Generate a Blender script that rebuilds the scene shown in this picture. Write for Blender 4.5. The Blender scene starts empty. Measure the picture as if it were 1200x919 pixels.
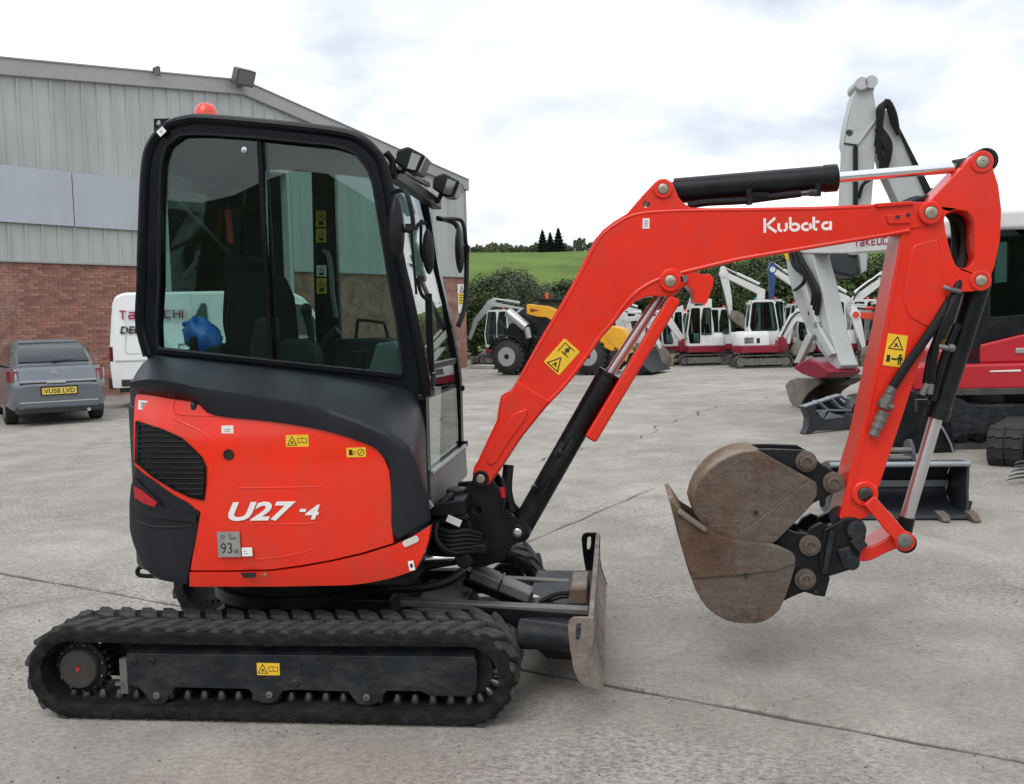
import bpy, bmesh, math, random
from mathutils import Vector, Matrix, geometry
random.seed(7)
SC = bpy.context.scene
COL = SC.collection
rad = math.radians

# ------------------------------------------------------------------ camera
FPX, PCX, PCY, IMW = 1115.0, 600.0, 459.5, 1200.0
TH, PH, RO = rad(6.3), math.atan(79.5 / 1115.0), rad(1.45)
CF = Vector((-math.sin(TH) * math.cos(PH), math.cos(TH) * math.cos(PH), -math.sin(PH)))
R0 = Vector((math.cos(TH), math.sin(TH), 0)); U0 = R0.cross(CF)
CR = R0 * math.cos(RO) - U0 * math.sin(RO); CU = U0 * math.cos(RO) + R0 * math.sin(RO)
CP = Vector((0, -3.55, 1.527))
cam = bpy.data.cameras.new('camera'); camo = bpy.data.objects.new('camera', cam); COL.objects.link(camo)
cam.sensor_width = 36; cam.lens = 36 * FPX / IMW; cam.clip_start = 0.05; cam.clip_end = 6000
camo.matrix_world = Matrix(((CR.x, CU.x, -CF.x, CP.x), (CR.y, CU.y, -CF.y, CP.y), (CR.z, CU.z, -CF.z, CP.z), (0, 0, 0, 1)))
SC.camera = camo

# ------------------------------------------------------------------ light, sky, exposure
SUN_EL, SUN_AZ = rad(52), rad(200)          # azimuth clockwise from +Y, where the sun stands
SC.view_settings.view_transform = 'Standard'
SC.view_settings.look = 'None'
SC.view_settings.exposure = 0.22
SC.view_settings.gamma = 1.0
W = bpy.data.worlds.new('World'); SC.world = W; W.use_nodes = True
nt = W.node_tree; nt.nodes.clear()
def N(t, typ, **kw):
    n = t.nodes.new(typ)
    for k, v in kw.items():
        if hasattr(n, k): setattr(n, k, v)
    return n
wo = N(nt, 'ShaderNodeOutputWorld'); bg = N(nt, 'ShaderNodeBackground'); bg.inputs['Strength'].default_value = 0.1
sky = N(nt, 'ShaderNodeTexSky'); sky.sky_type = 'NISHITA'; sky.sun_disc = False
sky.sun_elevation = SUN_EL; sky.sun_rotation = SUN_AZ; sky.air_density = 1.0; sky.dust_density = 2.0
tc = N(nt, 'ShaderNodeTexCoord')
mp = N(nt, 'ShaderNodeMapping'); mp.inputs['Scale'].default_value = (1, 1, 2.2); mp.inputs['Location'].default_value = (0.35, 0.2, 0.1)
n1 = N(nt, 'ShaderNodeTexNoise'); n1.inputs['Scale'].default_value = 3.2; n1.inputs['Detail'].default_value = 8; n1.inputs['Roughness'].default_value = 0.48; n1.inputs['Distortion'].default_value = 0.3
r1 = N(nt, 'ShaderNodeValToRGB')
r1.color_ramp.elements[0].position = 0.38; r1.color_ramp.elements[0].color = (5.9, 6.5, 7.5, 1)
r1.color_ramp.elements[1].position = 0.62; r1.color_ramp.elements[1].color = (12.6, 12.8, 13.0, 1)
n2 = N(nt, 'ShaderNodeTexNoise'); n2.inputs['Scale'].default_value = 5.5; n2.inputs['Detail'].default_value = 6
r2 = N(nt, 'ShaderNodeValToRGB')
r2.color_ramp.elements[0].position = 0.30; r2.color_ramp.elements[0].color = (0.72, 0.72, 0.72, 1)
r2.color_ramp.elements[1].position = 0.42; r2.color_ramp.elements[1].color = (1, 1, 1, 1)
mx = N(nt, 'ShaderNodeMix'); mx.data_type = 'RGBA'
L = nt.links.new
L(tc.outputs['Generated'], mp.inputs['Vector']); L(mp.outputs[0], n1.inputs['Vector']); L(mp.outputs[0], n2.inputs['Vector'])
L(n1.outputs[0], r1.inputs[0]); L(n2.outputs[0], r2.inputs[0])
L(r2.outputs[0], mx.inputs['Factor']); L(sky.outputs[0], mx.inputs['A']); L(r1.outputs[0], mx.inputs['B'])
L(mx.outputs['Result'], bg.inputs['Color']); L(bg.outputs[0], wo.inputs['Surface'])
sl = bpy.data.lights.new('sun', 'SUN'); so = bpy.data.objects.new('sun', sl); COL.objects.link(so)
sl.energy = 1.3; sl.angle = rad(40); sl.color = (1, 0.97, 0.92)
so.rotation_euler = (math.pi / 2 - SUN_EL, 0, math.pi - SUN_AZ + 0)
sd = Vector((math.sin(SUN_AZ) * math.cos(SUN_EL), math.cos(SUN_AZ) * math.cos(SUN_EL), math.sin(SUN_EL)))
so.rotation_euler = sd.to_track_quat('Z', 'Y').to_euler()
so.location = sd * 60

# ------------------------------------------------------------------ pixel rays -> real places
def ray(px, py): return CF + CR * ((px - PCX) / FPX) - CU * ((py - PCY) / FPX)
def on(px, py, Y):                       # point on the vertical plane y = Y
    d = ray(px, py); return CP + d * ((Y - CP.y) / d.y)
def P(px, py, Y): q = on(px, py, Y); return (q.x, q.z)
def PL(pts, Y): return [P(x, y, Y) for x, y in pts]
def gnd(px, py, z=0.0): d = ray(px, py); return CP + d * ((z - CP.z) / d.z)
def hit(px, py, P0, hd):                 # vertical plane through P0 with heading hd -> (s, z)
    n = Vector((-math.sin(hd), math.cos(hd), 0)); d = ray(px, py)
    q = CP + d * ((Vector((P0[0], P0[1], 0)) - CP).dot(n) / d.dot(n))
    return ((q.x - P0[0]) * math.cos(hd) + (q.y - P0[1]) * math.sin(hd), q.z)
def project(p):
    d = Vector(p) - CP; z = d.dot(CF); return (PCX + FPX * d.dot(CR) / z, PCY - FPX * d.dot(CU) / z, z)

# ------------------------------------------------------------------ materials
MATS = {}
def mat(name, base, rough=0.5, metal=0.0, var=0.12, scale=6.0, bump=0.0, bscale=60.0, dirt=None, dirt_amt=0.5, dscale=3.0, coat=0.0, spec=0.5, emit=None, rvar=0.12, random_var=0.0, dmap=None):
    if name in MATS: return MATS[name]
    m = bpy.data.materials.new(name); m.use_nodes = True; t = m.node_tree; b = t.nodes['Principled BSDF']
    l = t.links.new
    co = N(t, 'ShaderNodeTexCoord')
    nz = N(t, 'ShaderNodeTexNoise'); nz.inputs['Scale'].default_value = scale; nz.inputs['Detail'].default_value = 6; nz.inputs['Roughness'].default_value = 0.6
    l(co.outputs['Object'], nz.inputs['Vector'])
    rp = N(t, 'ShaderNodeValToRGB')
    rp.color_ramp.elements[0].position = 0.3; rp.color_ramp.elements[1].position = 0.7
    rp.color_ramp.elements[0].color = (*[c * (1 - var) for c in base], 1); rp.color_ramp.elements[1].color = (*[min(1, c * (1 + var)) for c in base], 1)
    l(nz.outputs[0], rp.inputs[0]); last = rp.outputs[0]
    if dirt:
        n3 = N(t, 'ShaderNodeTexNoise'); n3.inputs['Scale'].default_value = dscale; n3.inputs['Detail'].default_value = 9; n3.inputs['Roughness'].default_value = 0.68
        dm = N(t, 'ShaderNodeMapping'); dm.inputs['Scale'].default_value = dmap or (1, 1, 1); l(co.outputs['Object'], dm.inputs['Vector']); l(dm.outputs[0], n3.inputs['Vector'])
        r3 = N(t, 'ShaderNodeValToRGB'); r3.color_ramp.elements[0].position = 0.46; r3.color_ramp.elements[1].position = 0.72
        r3.color_ramp.elements[0].color = (0, 0, 0, 1); r3.color_ramp.elements[1].color = (dirt_amt,) * 3 + (1,)
        l(n3.outputs[0], r3.inputs[0])
        mm = N(t, 'ShaderNodeMix'); mm.data_type = 'RGBA'; mm.inputs['B'].default_value = (*dirt, 1)
        l(r3.outputs[0], mm.inputs['Factor']); l(last, mm.inputs['A']); last = mm.outputs['Result']
    if random_var:
        oi = N(t, 'ShaderNodeObjectInfo'); mr = N(t, 'ShaderNodeMapRange'); mr.inputs['To Min'].default_value = 1 - random_var; mr.inputs['To Max'].default_value = 1 + random_var
        l(oi.outputs['Random'], mr.inputs['Value'])
        hs = N(t, 'ShaderNodeHueSaturation'); l(last, hs.inputs['Color']); l(mr.outputs[0], hs.inputs['Value']); last = hs.outputs[0]
    l(last, b.inputs['Base Color'])
    b.inputs['Metallic'].default_value = metal; b.inputs['Specular IOR Level'].default_value = spec
    mr2 = N(t, 'ShaderNodeMapRange'); mr2.inputs['To Min'].default_value = max(0.03, rough - rvar); mr2.inputs['To Max'].default_value = min(1, rough + rvar)
    l(nz.outputs[0], mr2.inputs['Value']); l(mr2.outputs[0], b.inputs['Roughness'])
    if coat: b.inputs['Coat Weight'].default_value = coat; b.inputs['Coat Roughness'].default_value = 0.08
    if bump:
        n4 = N(t, 'ShaderNodeTexNoise'); n4.inputs['Scale'].default_value = bscale; n4.inputs['Detail'].default_value = 4
        l(co.outputs['Object'], n4.inputs['Vector'])
        bp = N(t, 'ShaderNodeBump'); bp.inputs['Strength'].default_value = bump; bp.inputs['Distance'].default_value = 0.01
        l(n4.outputs[0], bp.inputs['Height']); l(bp.outputs[0], b.inputs['Normal'])
    if emit: b.inputs['Emission Color'].default_value = (*emit, 1); b.inputs['Emission Strength'].default_value = 1
    MATS[name] = m; return m
def glass(name, tint, rough=0.0):
    if name in MATS: return MATS[name]
    m = bpy.data.materials.new(name); m.use_nodes = True; t = m.node_tree; t.nodes.clear()
    o = N(t, 'ShaderNodeOutputMaterial'); tr = N(t, 'ShaderNodeBsdfTransparent'); g = N(t, 'ShaderNodeBsdfGlossy'); fr = N(t, 'ShaderNodeMath'); lw = N(t, 'ShaderNodeLayerWeight'); pw = N(t, 'ShaderNodeMath'); mxs = N(t, 'ShaderNodeMixShader')
    nz = N(t, 'ShaderNodeTexNoise'); nz.inputs['Scale'].default_value = 2.5; nz.inputs['Detail'].default_value = 5
    rp = N(t, 'ShaderNodeValToRGB'); rp.color_ramp.elements[0].color = (*[c * 0.94 for c in tint], 1); rp.color_ramp.elements[1].color = (*tint, 1)
    co = N(t, 'ShaderNodeTexCoord'); t.links.new(co.outputs['Object'], nz.inputs['Vector'])
    t.links.new(nz.outputs[0], rp.inputs[0]); t.links.new(rp.outputs[0], tr.inputs['Color'])
    g.inputs['Roughness'].default_value = rough; pw.operation = 'POWER'; pw.inputs[1].default_value = 5.0; t.links.new(lw.outputs['Facing'], pw.inputs[0]); fr.operation = 'MULTIPLY_ADD'; fr.inputs[1].default_value = 0.92; fr.inputs[2].default_value = 0.045; t.links.new(pw.outputs[0], fr.inputs[0]); lw.inputs['Blend'].default_value = 0.5
    t.links.new(fr.outputs[0], mxs.inputs[0]); t.links.new(tr.outputs[0], mxs.inputs[1]); t.links.new(g.outputs[0], mxs.inputs[2]); t.links.new(mxs.outputs[0], o.inputs['Surface'])
    MATS[name] = m; return m

RED = mat('red paint', (0.80, 0.026, 0.006), 0.24, spec=.4, var=0.05, scale=2.5, coat=0.35, bump=0.015, bscale=90, dirt=(0.40, 0.075, 0.045), dirt_amt=0.35, dscale=6, dmap=(1, 1, .5))
REDB = mat('boom red paint', (0.74, 0.022, 0.006), 0.30, spec=.4, var=0.06, scale=2.5, coat=0.2, bump=0.03, bscale=120, dirt=(0.38, 0.07, 0.045), dirt_amt=0.35, dscale=9)
CHAR = mat('charcoal plastic', (0.0135, 0.016, 0.021), 0.40, spec=.24, var=0.15, scale=5, bump=0.10, bscale=420, dirt=(0.04, 0.04, 0.04), dirt_amt=0.25, dscale=4)
BLK = mat('black paint', (0.008, 0.0095, 0.012), 0.36, spec=.22, var=0.25, scale=7, bump=0.04, bscale=160, dirt=(0.035, 0.033, 0.03), dirt_amt=0.35, dscale=7)
CABB = mat('cab black paint', (0.004, 0.0055, 0.008), 0.26, spec=.17, var=0.2, scale=5, bump=0.03, bscale=200, dirt=(0.018, 0.018, 0.018), dirt_amt=0.2)
INT = mat('dark interior plastic', (0.016, 0.019, 0.021), 0.65, spec=.15, var=0.2, scale=8, bump=0.1, bscale=200)
SEATM = mat('seat fabric', (0.010, 0.011, 0.012), 0.85, spec=.08, var=0.2, scale=20, bump=0.25, bscale=300)
RUB = mat('track rubber', (0.010, 0.010, 0.0105), 0.75, spec=.15, var=0.3, scale=9, bump=0.25, bscale=90, dirt=(0.065, 0.061, 0.055), dirt_amt=0.45, dscale=14, rvar=0.08, dmap=(1, 1, 2))
LUGM = mat('scuffed tread rubber', (0.052, 0.051, 0.050), 0.85, spec=.15, var=0.35, scale=30, bump=0.3, bscale=120, dirt=(0.12, 0.115, 0.108), dirt_amt=0.6, dscale=25)
FRAMEM = mat('dusty dark steel', (0.014, 0.017, 0.021), 0.5, spec=.25, var=0.3, scale=7, bump=0.12, bscale=120, dirt=(0.085, 0.08, 0.072), dirt_amt=0.45, dscale=10, dmap=(1, 1, 2.2))
GREYST = mat('grey scuffed steel', (0.17, 0.165, 0.155), 0.5, metal=0.4, var=0.25, scale=9, bump=0.12, bscale=120, dirt=(0.07, 0.06, 0.05), dirt_amt=0.5, dscale=6)
def rust_material(name, steel, rust, dark, rc):
    m = bpy.data.materials.new(name); m.use_nodes = True; t = m.node_tree; b = t.nodes['Principled BSDF']; l = t.links.new; co = N(t, 'ShaderNodeTexCoord')
    def nz(sc, de, ro, st=(1, 1, 1), rot=0.0, di=0.0):
        mp_ = N(t, 'ShaderNodeMapping'); mp_.inputs['Scale'].default_value = st; mp_.inputs['Rotation'].default_value = (0, rot, 0); l(co.outputs['Object'], mp_.inputs['Vector'])
        n = N(t, 'ShaderNodeTexNoise'); n.inputs['Scale'].default_value = sc; n.inputs['Detail'].default_value = de; n.inputs['Roughness'].default_value = ro; n.inputs['Distortion'].default_value = di; l(mp_.outputs[0], n.inputs['Vector']); return n.outputs[0]
    def rp(src, p0, p1, a, c):
        r = N(t, 'ShaderNodeValToRGB'); r.color_ramp.elements[0].position = p0; r.color_ramp.elements[1].position = p1; r.color_ramp.elements[0].color = (*a, 1); r.color_ramp.elements[1].color = (*c, 1); l(src, r.inputs[0]); return r.outputs[0]
    def mx_(f, a, c, mode='MIX'):
        x = N(t, 'ShaderNodeMix'); x.data_type = 'RGBA'; x.blend_type = mode
        if isinstance(f, float): x.inputs['Factor'].default_value = f
        else: l(f, x.inputs['Factor'])
        for k, v in (('A', a), ('B', c)):
            if isinstance(v, tuple): x.inputs[k].default_value = (*v, 1)
            else: l(v, x.inputs[k])
        return x.outputs['Result']
    big = nz(3.0, 8, .62, di=.6); c = mx_(rp(big, rc - .10, rc + .10, (0, 0, 0), (1, 1, 1)), steel, rust)
    c = mx_(rp(nz(7, 9, .75), .52, .66, (0, 0, 0), (.8, .8, .8)), c, dark)
    c = mx_(1.0, c, rp(nz(9, 6, .7, (1, 1, 3.5), rad(35), .8), .34, .68, (.80, .80, .80), (1.14, 1.14, 1.14)), 'MULTIPLY')
    c = mx_(rp(nz(10, 3, .5, (1, 1, 22), rad(-62), .3), .69, .72, (0, 0, 0), (.4, .4, .4)), c, (.34, .31, .28))
    c = mx_(1.0, c, rp(nz(80, 4, .7), .3, .7, (.72, .72, .72), (1.2, 1.2, 1.2)), 'MULTIPLY')
    l(c, b.inputs['Base Color']); b.inputs['Metallic'].default_value = .35
    l(rp(big, .35, .6, (.38,) * 3, (.68,) * 3), b.inputs['Roughness'])
    bp = N(t, 'ShaderNodeBump'); bp.inputs['Strength'].default_value = .35; bp.inputs['Distance'].default_value = .006; l(nz(60, 6, .7), bp.inputs['Height']); l(bp.outputs[0], b.inputs['Normal']); MATS[name] = m; return m
RUST = rust_material('rusty steel', (.148, .124, .102), (.128, .070, .043), (.052, .034, .025), .48)
WORN = rust_material('worn blade steel', (.25, .215, .185), (.17, .115, .08), (.10, .07, .05), .56)
RUST2 = rust_material('ochre rusty steel', (.26, .19, .115), (.20, .115, .055), (.10, .055, .03), .52)
CHROME = mat('chrome rod', (0.78, 0.79, 0.80), 0.14, metal=1.0, var=0.04, scale=4, rvar=0.05)
RODG = mat('dull chrome rod', (0.62, 0.63, 0.64), 0.30, metal=0.9, var=0.06, scale=5, rvar=0.08)
PINM = mat('pin steel', (0.38, 0.34, 0.27), 0.42, metal=0.7, var=0.2, scale=40, bump=0.1, bscale=200)
WHITEP = mat('white print', (0.80, 0.80, 0.78), 0.5, var=0.03)
YEL = mat('yellow sticker', (0.80, 0.50, 0.02), 0.45, var=0.06, scale=15)
INK = mat('black ink', (0.012, 0.012, 0.012), 0.5, var=0.1)
SILV = mat('silver label', (0.33, 0.33, 0.32), 0.4, metal=0.4, var=0.1, scale=20)
HOSE = mat('hose rubber', (0.007, 0.007, 0.008), 0.5, spec=.25, var=0.2, scale=20, bump=0.1, bscale=300)
GLASS = glass('green tinted glass', (0.77, 0.875, 0.85))
CLEARG = glass('clear window glass', (0.80, 0.88, 0.86))
DARKG = glass('dark window glass', (0.5, 0.62, 0.6))
GREYP = mat('grey cab paint', (0.20, 0.20, 0.19), 0.5, var=0.12, scale=6, bump=0.05, bscale=150)
ORANGEP = mat('orange red lens', (0.85, 0.06, 0.03), 0.25, var=0.06, scale=9, coat=0.3)
REFL = mat('red reflector', (0.42, 0.012, 0.02), 0.3, var=0.15, scale=30)
LENS = mat('lamp lens', (0.20, 0.21, 0.21), 0.12, metal=0.6, var=0.15, scale=30, coat=0.6)
BLUEBAG = mat('blue plastic bag', (0.02, 0.14, 0.50), 0.32, var=0.2, scale=18, bump=0.4, bscale=40)

# ------------------------------------------------------------------ mesh builder
class Frame:
    def __init__(s, o, u, v, n=None):
        s.o = Vector(o); s.u = Vector(u).normalized(); s.v = Vector(v); s.v = (s.v - s.u * s.v.dot(s.u)).normalized()
        s.n = s.u.cross(s.v) if n is None else Vector(n).normalized()
    def __call__(s, a, b, h=0.0): return s.o + s.u * a + s.v * b + s.n * h
class YFrame:                            # (x, z) profile, h = depth along +Y
    def __init__(s, y=0): s.y = y
    def __call__(s, a, b, h=0.0): return Vector((a, s.y + h, b))
XZ = YFrame()
class MB:
    def __init__(s): s.v = []; s.f = []; s.m = []
    def add(s, vs, fs, m=0):
        o = len(s.v); s.v += [tuple(p) for p in vs]
        for f in fs: s.f.append(tuple(i + o for i in f)); s.m.append(m)
        return s
    def prism(s, fr, pts, h0, h1, m=0, holes=None):
        if holes:
            loops = [list(pts)] + [list(h) for h in holes]
            flat = [p for l in loops for p in l]
            tri = geometry.tessellate_polygon([[Vector((p[0], p[1], 0)) for p in l] for l in loops])
            n = len(flat); vs = [fr(p[0], p[1], h0) for p in flat] + [fr(p[0], p[1], h1) for p in flat]
            fs = [tuple(t) for t in tri] + [tuple(i + n for i in reversed(t)) for t in tri]
            k = 0
            for l in loops:
                c = len(l)
                for i in range(c): j = (i + 1) % c; fs.append((k + i, k + j, k + j + n, k + i + n))
                k += c
            return s.add(vs, fs, m)
        n = len(pts); vs = [fr(p[0], p[1], h0) for p in pts] + [fr(p[0], p[1], h1) for p in pts]
        fs = [tuple(range(n)), tuple(range(2 * n - 1, n - 1, -1))] + [(i, (i + 1) % n, (i + 1) % n + n, i + n) for i in range(n)]
        return s.add(vs, fs, m)
    def box(s, c, d, R=None, m=0):
        c = Vector(c); vs = []
        for i in (-1, 1):
            for j in (-1, 1):
                for k in (-1, 1):
                    q = Vector((i * d[0] / 2, j * d[1] / 2, k * d[2] / 2)); vs.append(c + (R @ q if R else q))
        return s.add(vs, [(0, 1, 3, 2), (4, 6, 7, 5), (0, 4, 5, 1), (2, 3, 7, 6), (0, 2, 6, 4), (1, 5, 7, 3)], m)
    def bar(s, p0, p1, w, h, side=(0, 1, 0), m=0):
        p0 = Vector(p0); p1 = Vector(p1); d = (p1 - p0).normalized(); a = Vector(side); a = (a - d * a.dot(d)).normalized(); b = d.cross(a)
        vs = [p + a * (i * w / 2) + b * (j * h / 2) for p in (p0, p1) for i, j in ((-1, -1), (1, -1), (1, 1), (-1, 1))]
        return s.add(vs, [(0, 1, 2, 3), (7, 6, 5, 4)] + [(i, (i + 1) % 4, (i + 1) % 4 + 4, i + 4) for i in range(4)], m)
    def cyl(s, p0, p1, r0, r1=None, n=20, m=0, caps=True):
        r1 = r0 if r1 is None else r1
        p0 = Vector(p0); p1 = Vector(p1); d = (p1 - p0).normalized()
        a = d.orthogonal().normalized(); b = d.cross(a)
        vs = [p + (a * math.cos(2 * math.pi * i / n) + b * math.sin(2 * math.pi * i / n)) * r for p, r in ((p0, r0), (p1, r1)) for i in range(n)]
        fs = [(i, (i + 1) % n, (i + 1) % n + n, i + n) for i in range(n)]
        if caps: fs += [tuple(range(n - 1, -1, -1)), tuple(range(n, 2 * n))]
        return s.add(vs, fs, m)
    def lathe(s, o, ax, prof, n=24, m=0, caps=True):          # prof: (distance along axis, radius)
        o = Vector(o); d = Vector(ax).normalized(); a = d.orthogonal().normalized(); b = d.cross(a); vs = []; fs = []
        for t, r in prof:
            r = max(r, 1e-4)
            for i in range(n): vs.append(o + d * t + (a * math.cos(2 * math.pi * i / n) + b * math.sin(2 * math.pi * i / n)) * r)
        for k in range(len(prof) - 1):
            for i in range(n): j = (i + 1) % n; fs.append((k * n + i, k * n + j, (k + 1) * n + j, (k + 1) * n + i))
        if caps: fs += [tuple(range(n - 1, -1, -1)), tuple(range((len(prof) - 1) * n, len(prof) * n))]
        return s.add(vs, fs, m)
    def tube(s, pts, r, n=8, m=0, smooth=4):
        pts = [Vector(p) for p in pts]
        if smooth and len(pts) > 2: pts = catmull(pts, smooth)
        rr = r if isinstance(r, (list, tuple)) else None
        vs = []; fs = []; ref = None
        for i, p in enumerate(pts):
            d = (pts[min(i + 1, len(pts) - 1)] - pts[max(i - 1, 0)]).normalized()
            a = d.orthogonal().normalized() if ref is None else (ref - d * ref.dot(d)).normalized()
            ref = a; b = d.cross(a)
            q = r if rr is None else rr[0] + (rr[1] - rr[0]) * i / (len(pts) - 1)
            for k in range(n): vs.append(p + (a * math.cos(2 * math.pi * k / n) + b * math.sin(2 * math.pi * k / n)) * q)
        for i in range(len(pts) - 1):
            for k in range(n): j = (k + 1) % n; fs.append((i * n + k, i * n + j, (i + 1) * n + j, (i + 1) * n + k))
        fs += [tuple(range(n - 1, -1, -1)), tuple(range((len(pts) - 1) * n, len(pts) * n))]
        return s.add(vs, fs, m)
    def loft(s, rings, closed=True, caps=True, m=0):
        n = len(rings[0]); vs = [p for r in rings for p in r]; fs = []
        for k in range(len(rings) - 1):
            for i in range(n if closed else n - 1): j = (i + 1) % n; fs.append((k * n + i, k * n + j, (k + 1) * n + j, (k + 1) * n + i))
        if caps and closed: fs += [tuple(range(n - 1, -1, -1)), tuple(range((len(rings) - 1) * n, len(rings) * n))]
        return s.add(vs, fs, m)
    def ball(s, c, r, n=14, k=8, m=0):
        c = Vector(c); r = r if isinstance(r, (list, tuple)) else (r, r, r); vs = []; fs = []
        for j in range(k + 1):
            t = math.pi * j / k
            for i in range(n):
                p = 2 * math.pi * i / n; vs.append(c + Vector((r[0] * math.sin(t) * math.cos(p), r[1] * math.sin(t) * math.sin(p), r[2] * math.cos(t))))
        for j in range(k):
            for i in range(n): q = (i + 1) % n; fs.append((j * n + i, (j + 1) * n + i, (j + 1) * n + q, j * n + q))
        return s.add(vs, fs, m)
    def stroke(s, fr, pts, w, h0, h1, m=0, closed=False):
        pts = [Vector((p[0], p[1])) for p in pts]; n = len(pts)
        for i in range(n if closed else n - 1):
            a = pts[i]; b = pts[(i + 1) % n]; d = (b - a)
            if d.length < 1e-7: continue
            d.normalize(); q = Vector((-d.y, d.x)) * w / 2; e = d * (w * 0.30) if (closed or 0 < i) else d * 0
            e2 = d * (w * 0.30) if (closed or i < n - 2) else d * 0
            c = [a - e + q, a - e - q, b + e2 - q, b + e2 + q]
            hh = h1 + 0.00006 * (i % 3)
            s.prism(fr, [(p.x, p.y) for p in c], h0, hh, m)
        return s
def catmull(pts, k, closed=False):
    out = []; n = len(pts); rng = n if closed else n - 1
    for i in range(rng):
        if closed: p0, p1, p2, p3 = pts[i - 1], pts[i], pts[(i + 1) % n], pts[(i + 2) % n]
        else: p0, p1, p2, p3 = pts[max(i - 1, 0)], pts[i], pts[i + 1], pts[min(i + 2, n - 1)]
        for j in range(k):
            t = j / k; out.append(0.5 * (2 * p1 + (p2 - p0) * t + (2 * p0 - 5 * p1 + 4 * p2 - p3) * t * t + (3 * p1 - p0 - 3 * p2 + p3) * t ** 3))
    if not closed: out.append(pts[-1])
    return out
def cat2(pts, k=4, closed=False): return [(p.x, p.y) for p in catmull([Vector((a, b)) for a, b in pts], k, closed)]
def roundpoly(pts, r, k=4):
    out = []; n = len(pts); pts = [Vector(p) for p in pts]
    rs = r if isinstance(r, (list, tuple)) else [r] * n
    for i in range(n):
        p = pts[i]; a = pts[i - 1] - p; b = pts[(i + 1) % n] - p; q = min(rs[i], a.length * 0.48, b.length * 0.48)
        if q <= 1e-6: out.append((p.x, p.y)); continue
        s_ = p + a.normalized() * q; e = p + b.normalized() * q
        for j in range(k + 1): t = j / k; w = (1 - t) ** 2 * s_ + 2 * t * (1 - t) * p + t * t * e; out.append((w.x, w.y))
    return out
def circle(c, r, n=20): return [(c[0] + r * math.cos(2 * math.pi * i / n), c[1] + r * math.sin(2 * math.pi * i / n)) for i in range(n)]

def obj(name, mb, ms, parent=None, bevel=0.0, seg=2, smooth=True, angle=35, label=None):
    me = bpy.data.meshes.new(name); me.from_pydata(mb.v, [], mb.f)
    ms = ms if isinstance(ms, (list, tuple)) else [ms]
    for m in ms: me.materials.append(m)
    if len(ms) > 1: me.polygons.foreach_set('material_index', mb.m)
    b = bmesh.new(); b.from_mesh(me); bmesh.ops.recalc_face_normals(b, faces=b.faces); b.to_mesh(me); b.free()
    if smooth:
        me.polygons.foreach_set('use_smooth', [True] * len(me.polygons)); me.set_sharp_from_angle(angle=rad(angle))
    o = bpy.data.objects.new(name, me); COL.objects.link(o)
    if bevel:
        md = o.modifiers.new('bevel', 'BEVEL'); md.width = bevel; md.segments = seg; md.limit_method = 'ANGLE'; md.angle_limit = rad(40)
        md.harden_normals = smooth
    if parent:
        o.parent = parent
        if 'world_at' in parent: o.matrix_parent_inverse = Matrix.Translation(-Vector(parent['world_at']))
    if label: o['label'] = label
    return o
def tag(o, label=None, cat=None, group=None, kind=None):
    if label: o['label'] = label
    if cat: o['category'] = cat
    if group: o['group'] = group
    if kind: o['kind'] = kind
    return o
def thing(name, label, cat, loc=(0, 0, 0), rz=0.0, group=None, worldspace=False):
    o = bpy.data.objects.new(name, None); COL.objects.link(o); o.location = loc; o.rotation_euler = (0, 0, rz); o.empty_display_size = 0.2
    if worldspace: o['world_at'] = tuple(loc)
    return tag(o, label, cat, group)
def dup(o, parent, mw=None):
    c = o.copy(); COL.objects.link(c); c.parent = parent
    if mw is not None: c.matrix_local = mw
    return c

# text: built-in font turned into flat raised letters on a frame
def text_into(mb, fr, s, h, a=0, b=0, width=None, bold=0.0, shear=0.0, t=0.0015, h0=0.0, m=0):
    cu = bpy.data.curves.new('t', 'FONT'); cu.body = s; cu.size = 1; cu.offset = bold; cu.shear = shear; cu.extrude = 0; cu.resolution_u = 3
    o = bpy.data.objects.new('t', cu); COL.objects.link(o)
    me = bpy.data.meshes.new_from_object(o.evaluated_get(bpy.context.evaluated_depsgraph_get()))
    bpy.data.objects.remove(o); bpy.data.curves.remove(cu)
    if not me.vertices: return mb
    xs = [v.co.x for v in me.vertices]; ys = [v.co.y for v in me.vertices]
    x0, x1, y0, y1 = min(xs), max(xs), min(ys), max(ys); sy = h / (y1 - y0); sx = sy if width is None else width / (x1 - x0)
    b_ = bmesh.new(); b_.from_mesh(me)
    r = bmesh.ops.extrude_face_region(b_, geom=b_.faces[:])
    for v in r['geom']:
        if isinstance(v, bmesh.types.BMVert): v.co.z = 1
    b_.verts.index_update()
    mb.add([fr(a + (v.co.x - x0) * sx, b + (v.co.y - y0) * sy, h0 + v.co.z * t) for v in b_.verts], [tuple(v.index for v in f.verts) for f in b_.faces], m)
    b_.free(); bpy.data.meshes.remove(me); return mb
def arc(cx, cy, rx, ry, a0, a1, n=8): return [(cx + rx * math.cos(rad(a0 + (a1 - a0) * i / n)), cy + ry * math.sin(rad(a0 + (a1 - a0) * i / n))) for i in range(n + 1)]
def glyph_word(mb, fr, glyphs, x, y, h, wgt, t=0.0015, h0=0.0, m=0, gap=0.22, xs=1.0):
    for adv, strokes in glyphs:
        for st in strokes: mb.stroke(fr, [(x + p[0] * h * xs, y + p[1] * h) for p in st], wgt * h, h0, h0 + t, m)
        x += (adv + gap) * h * xs
    return x
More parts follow.
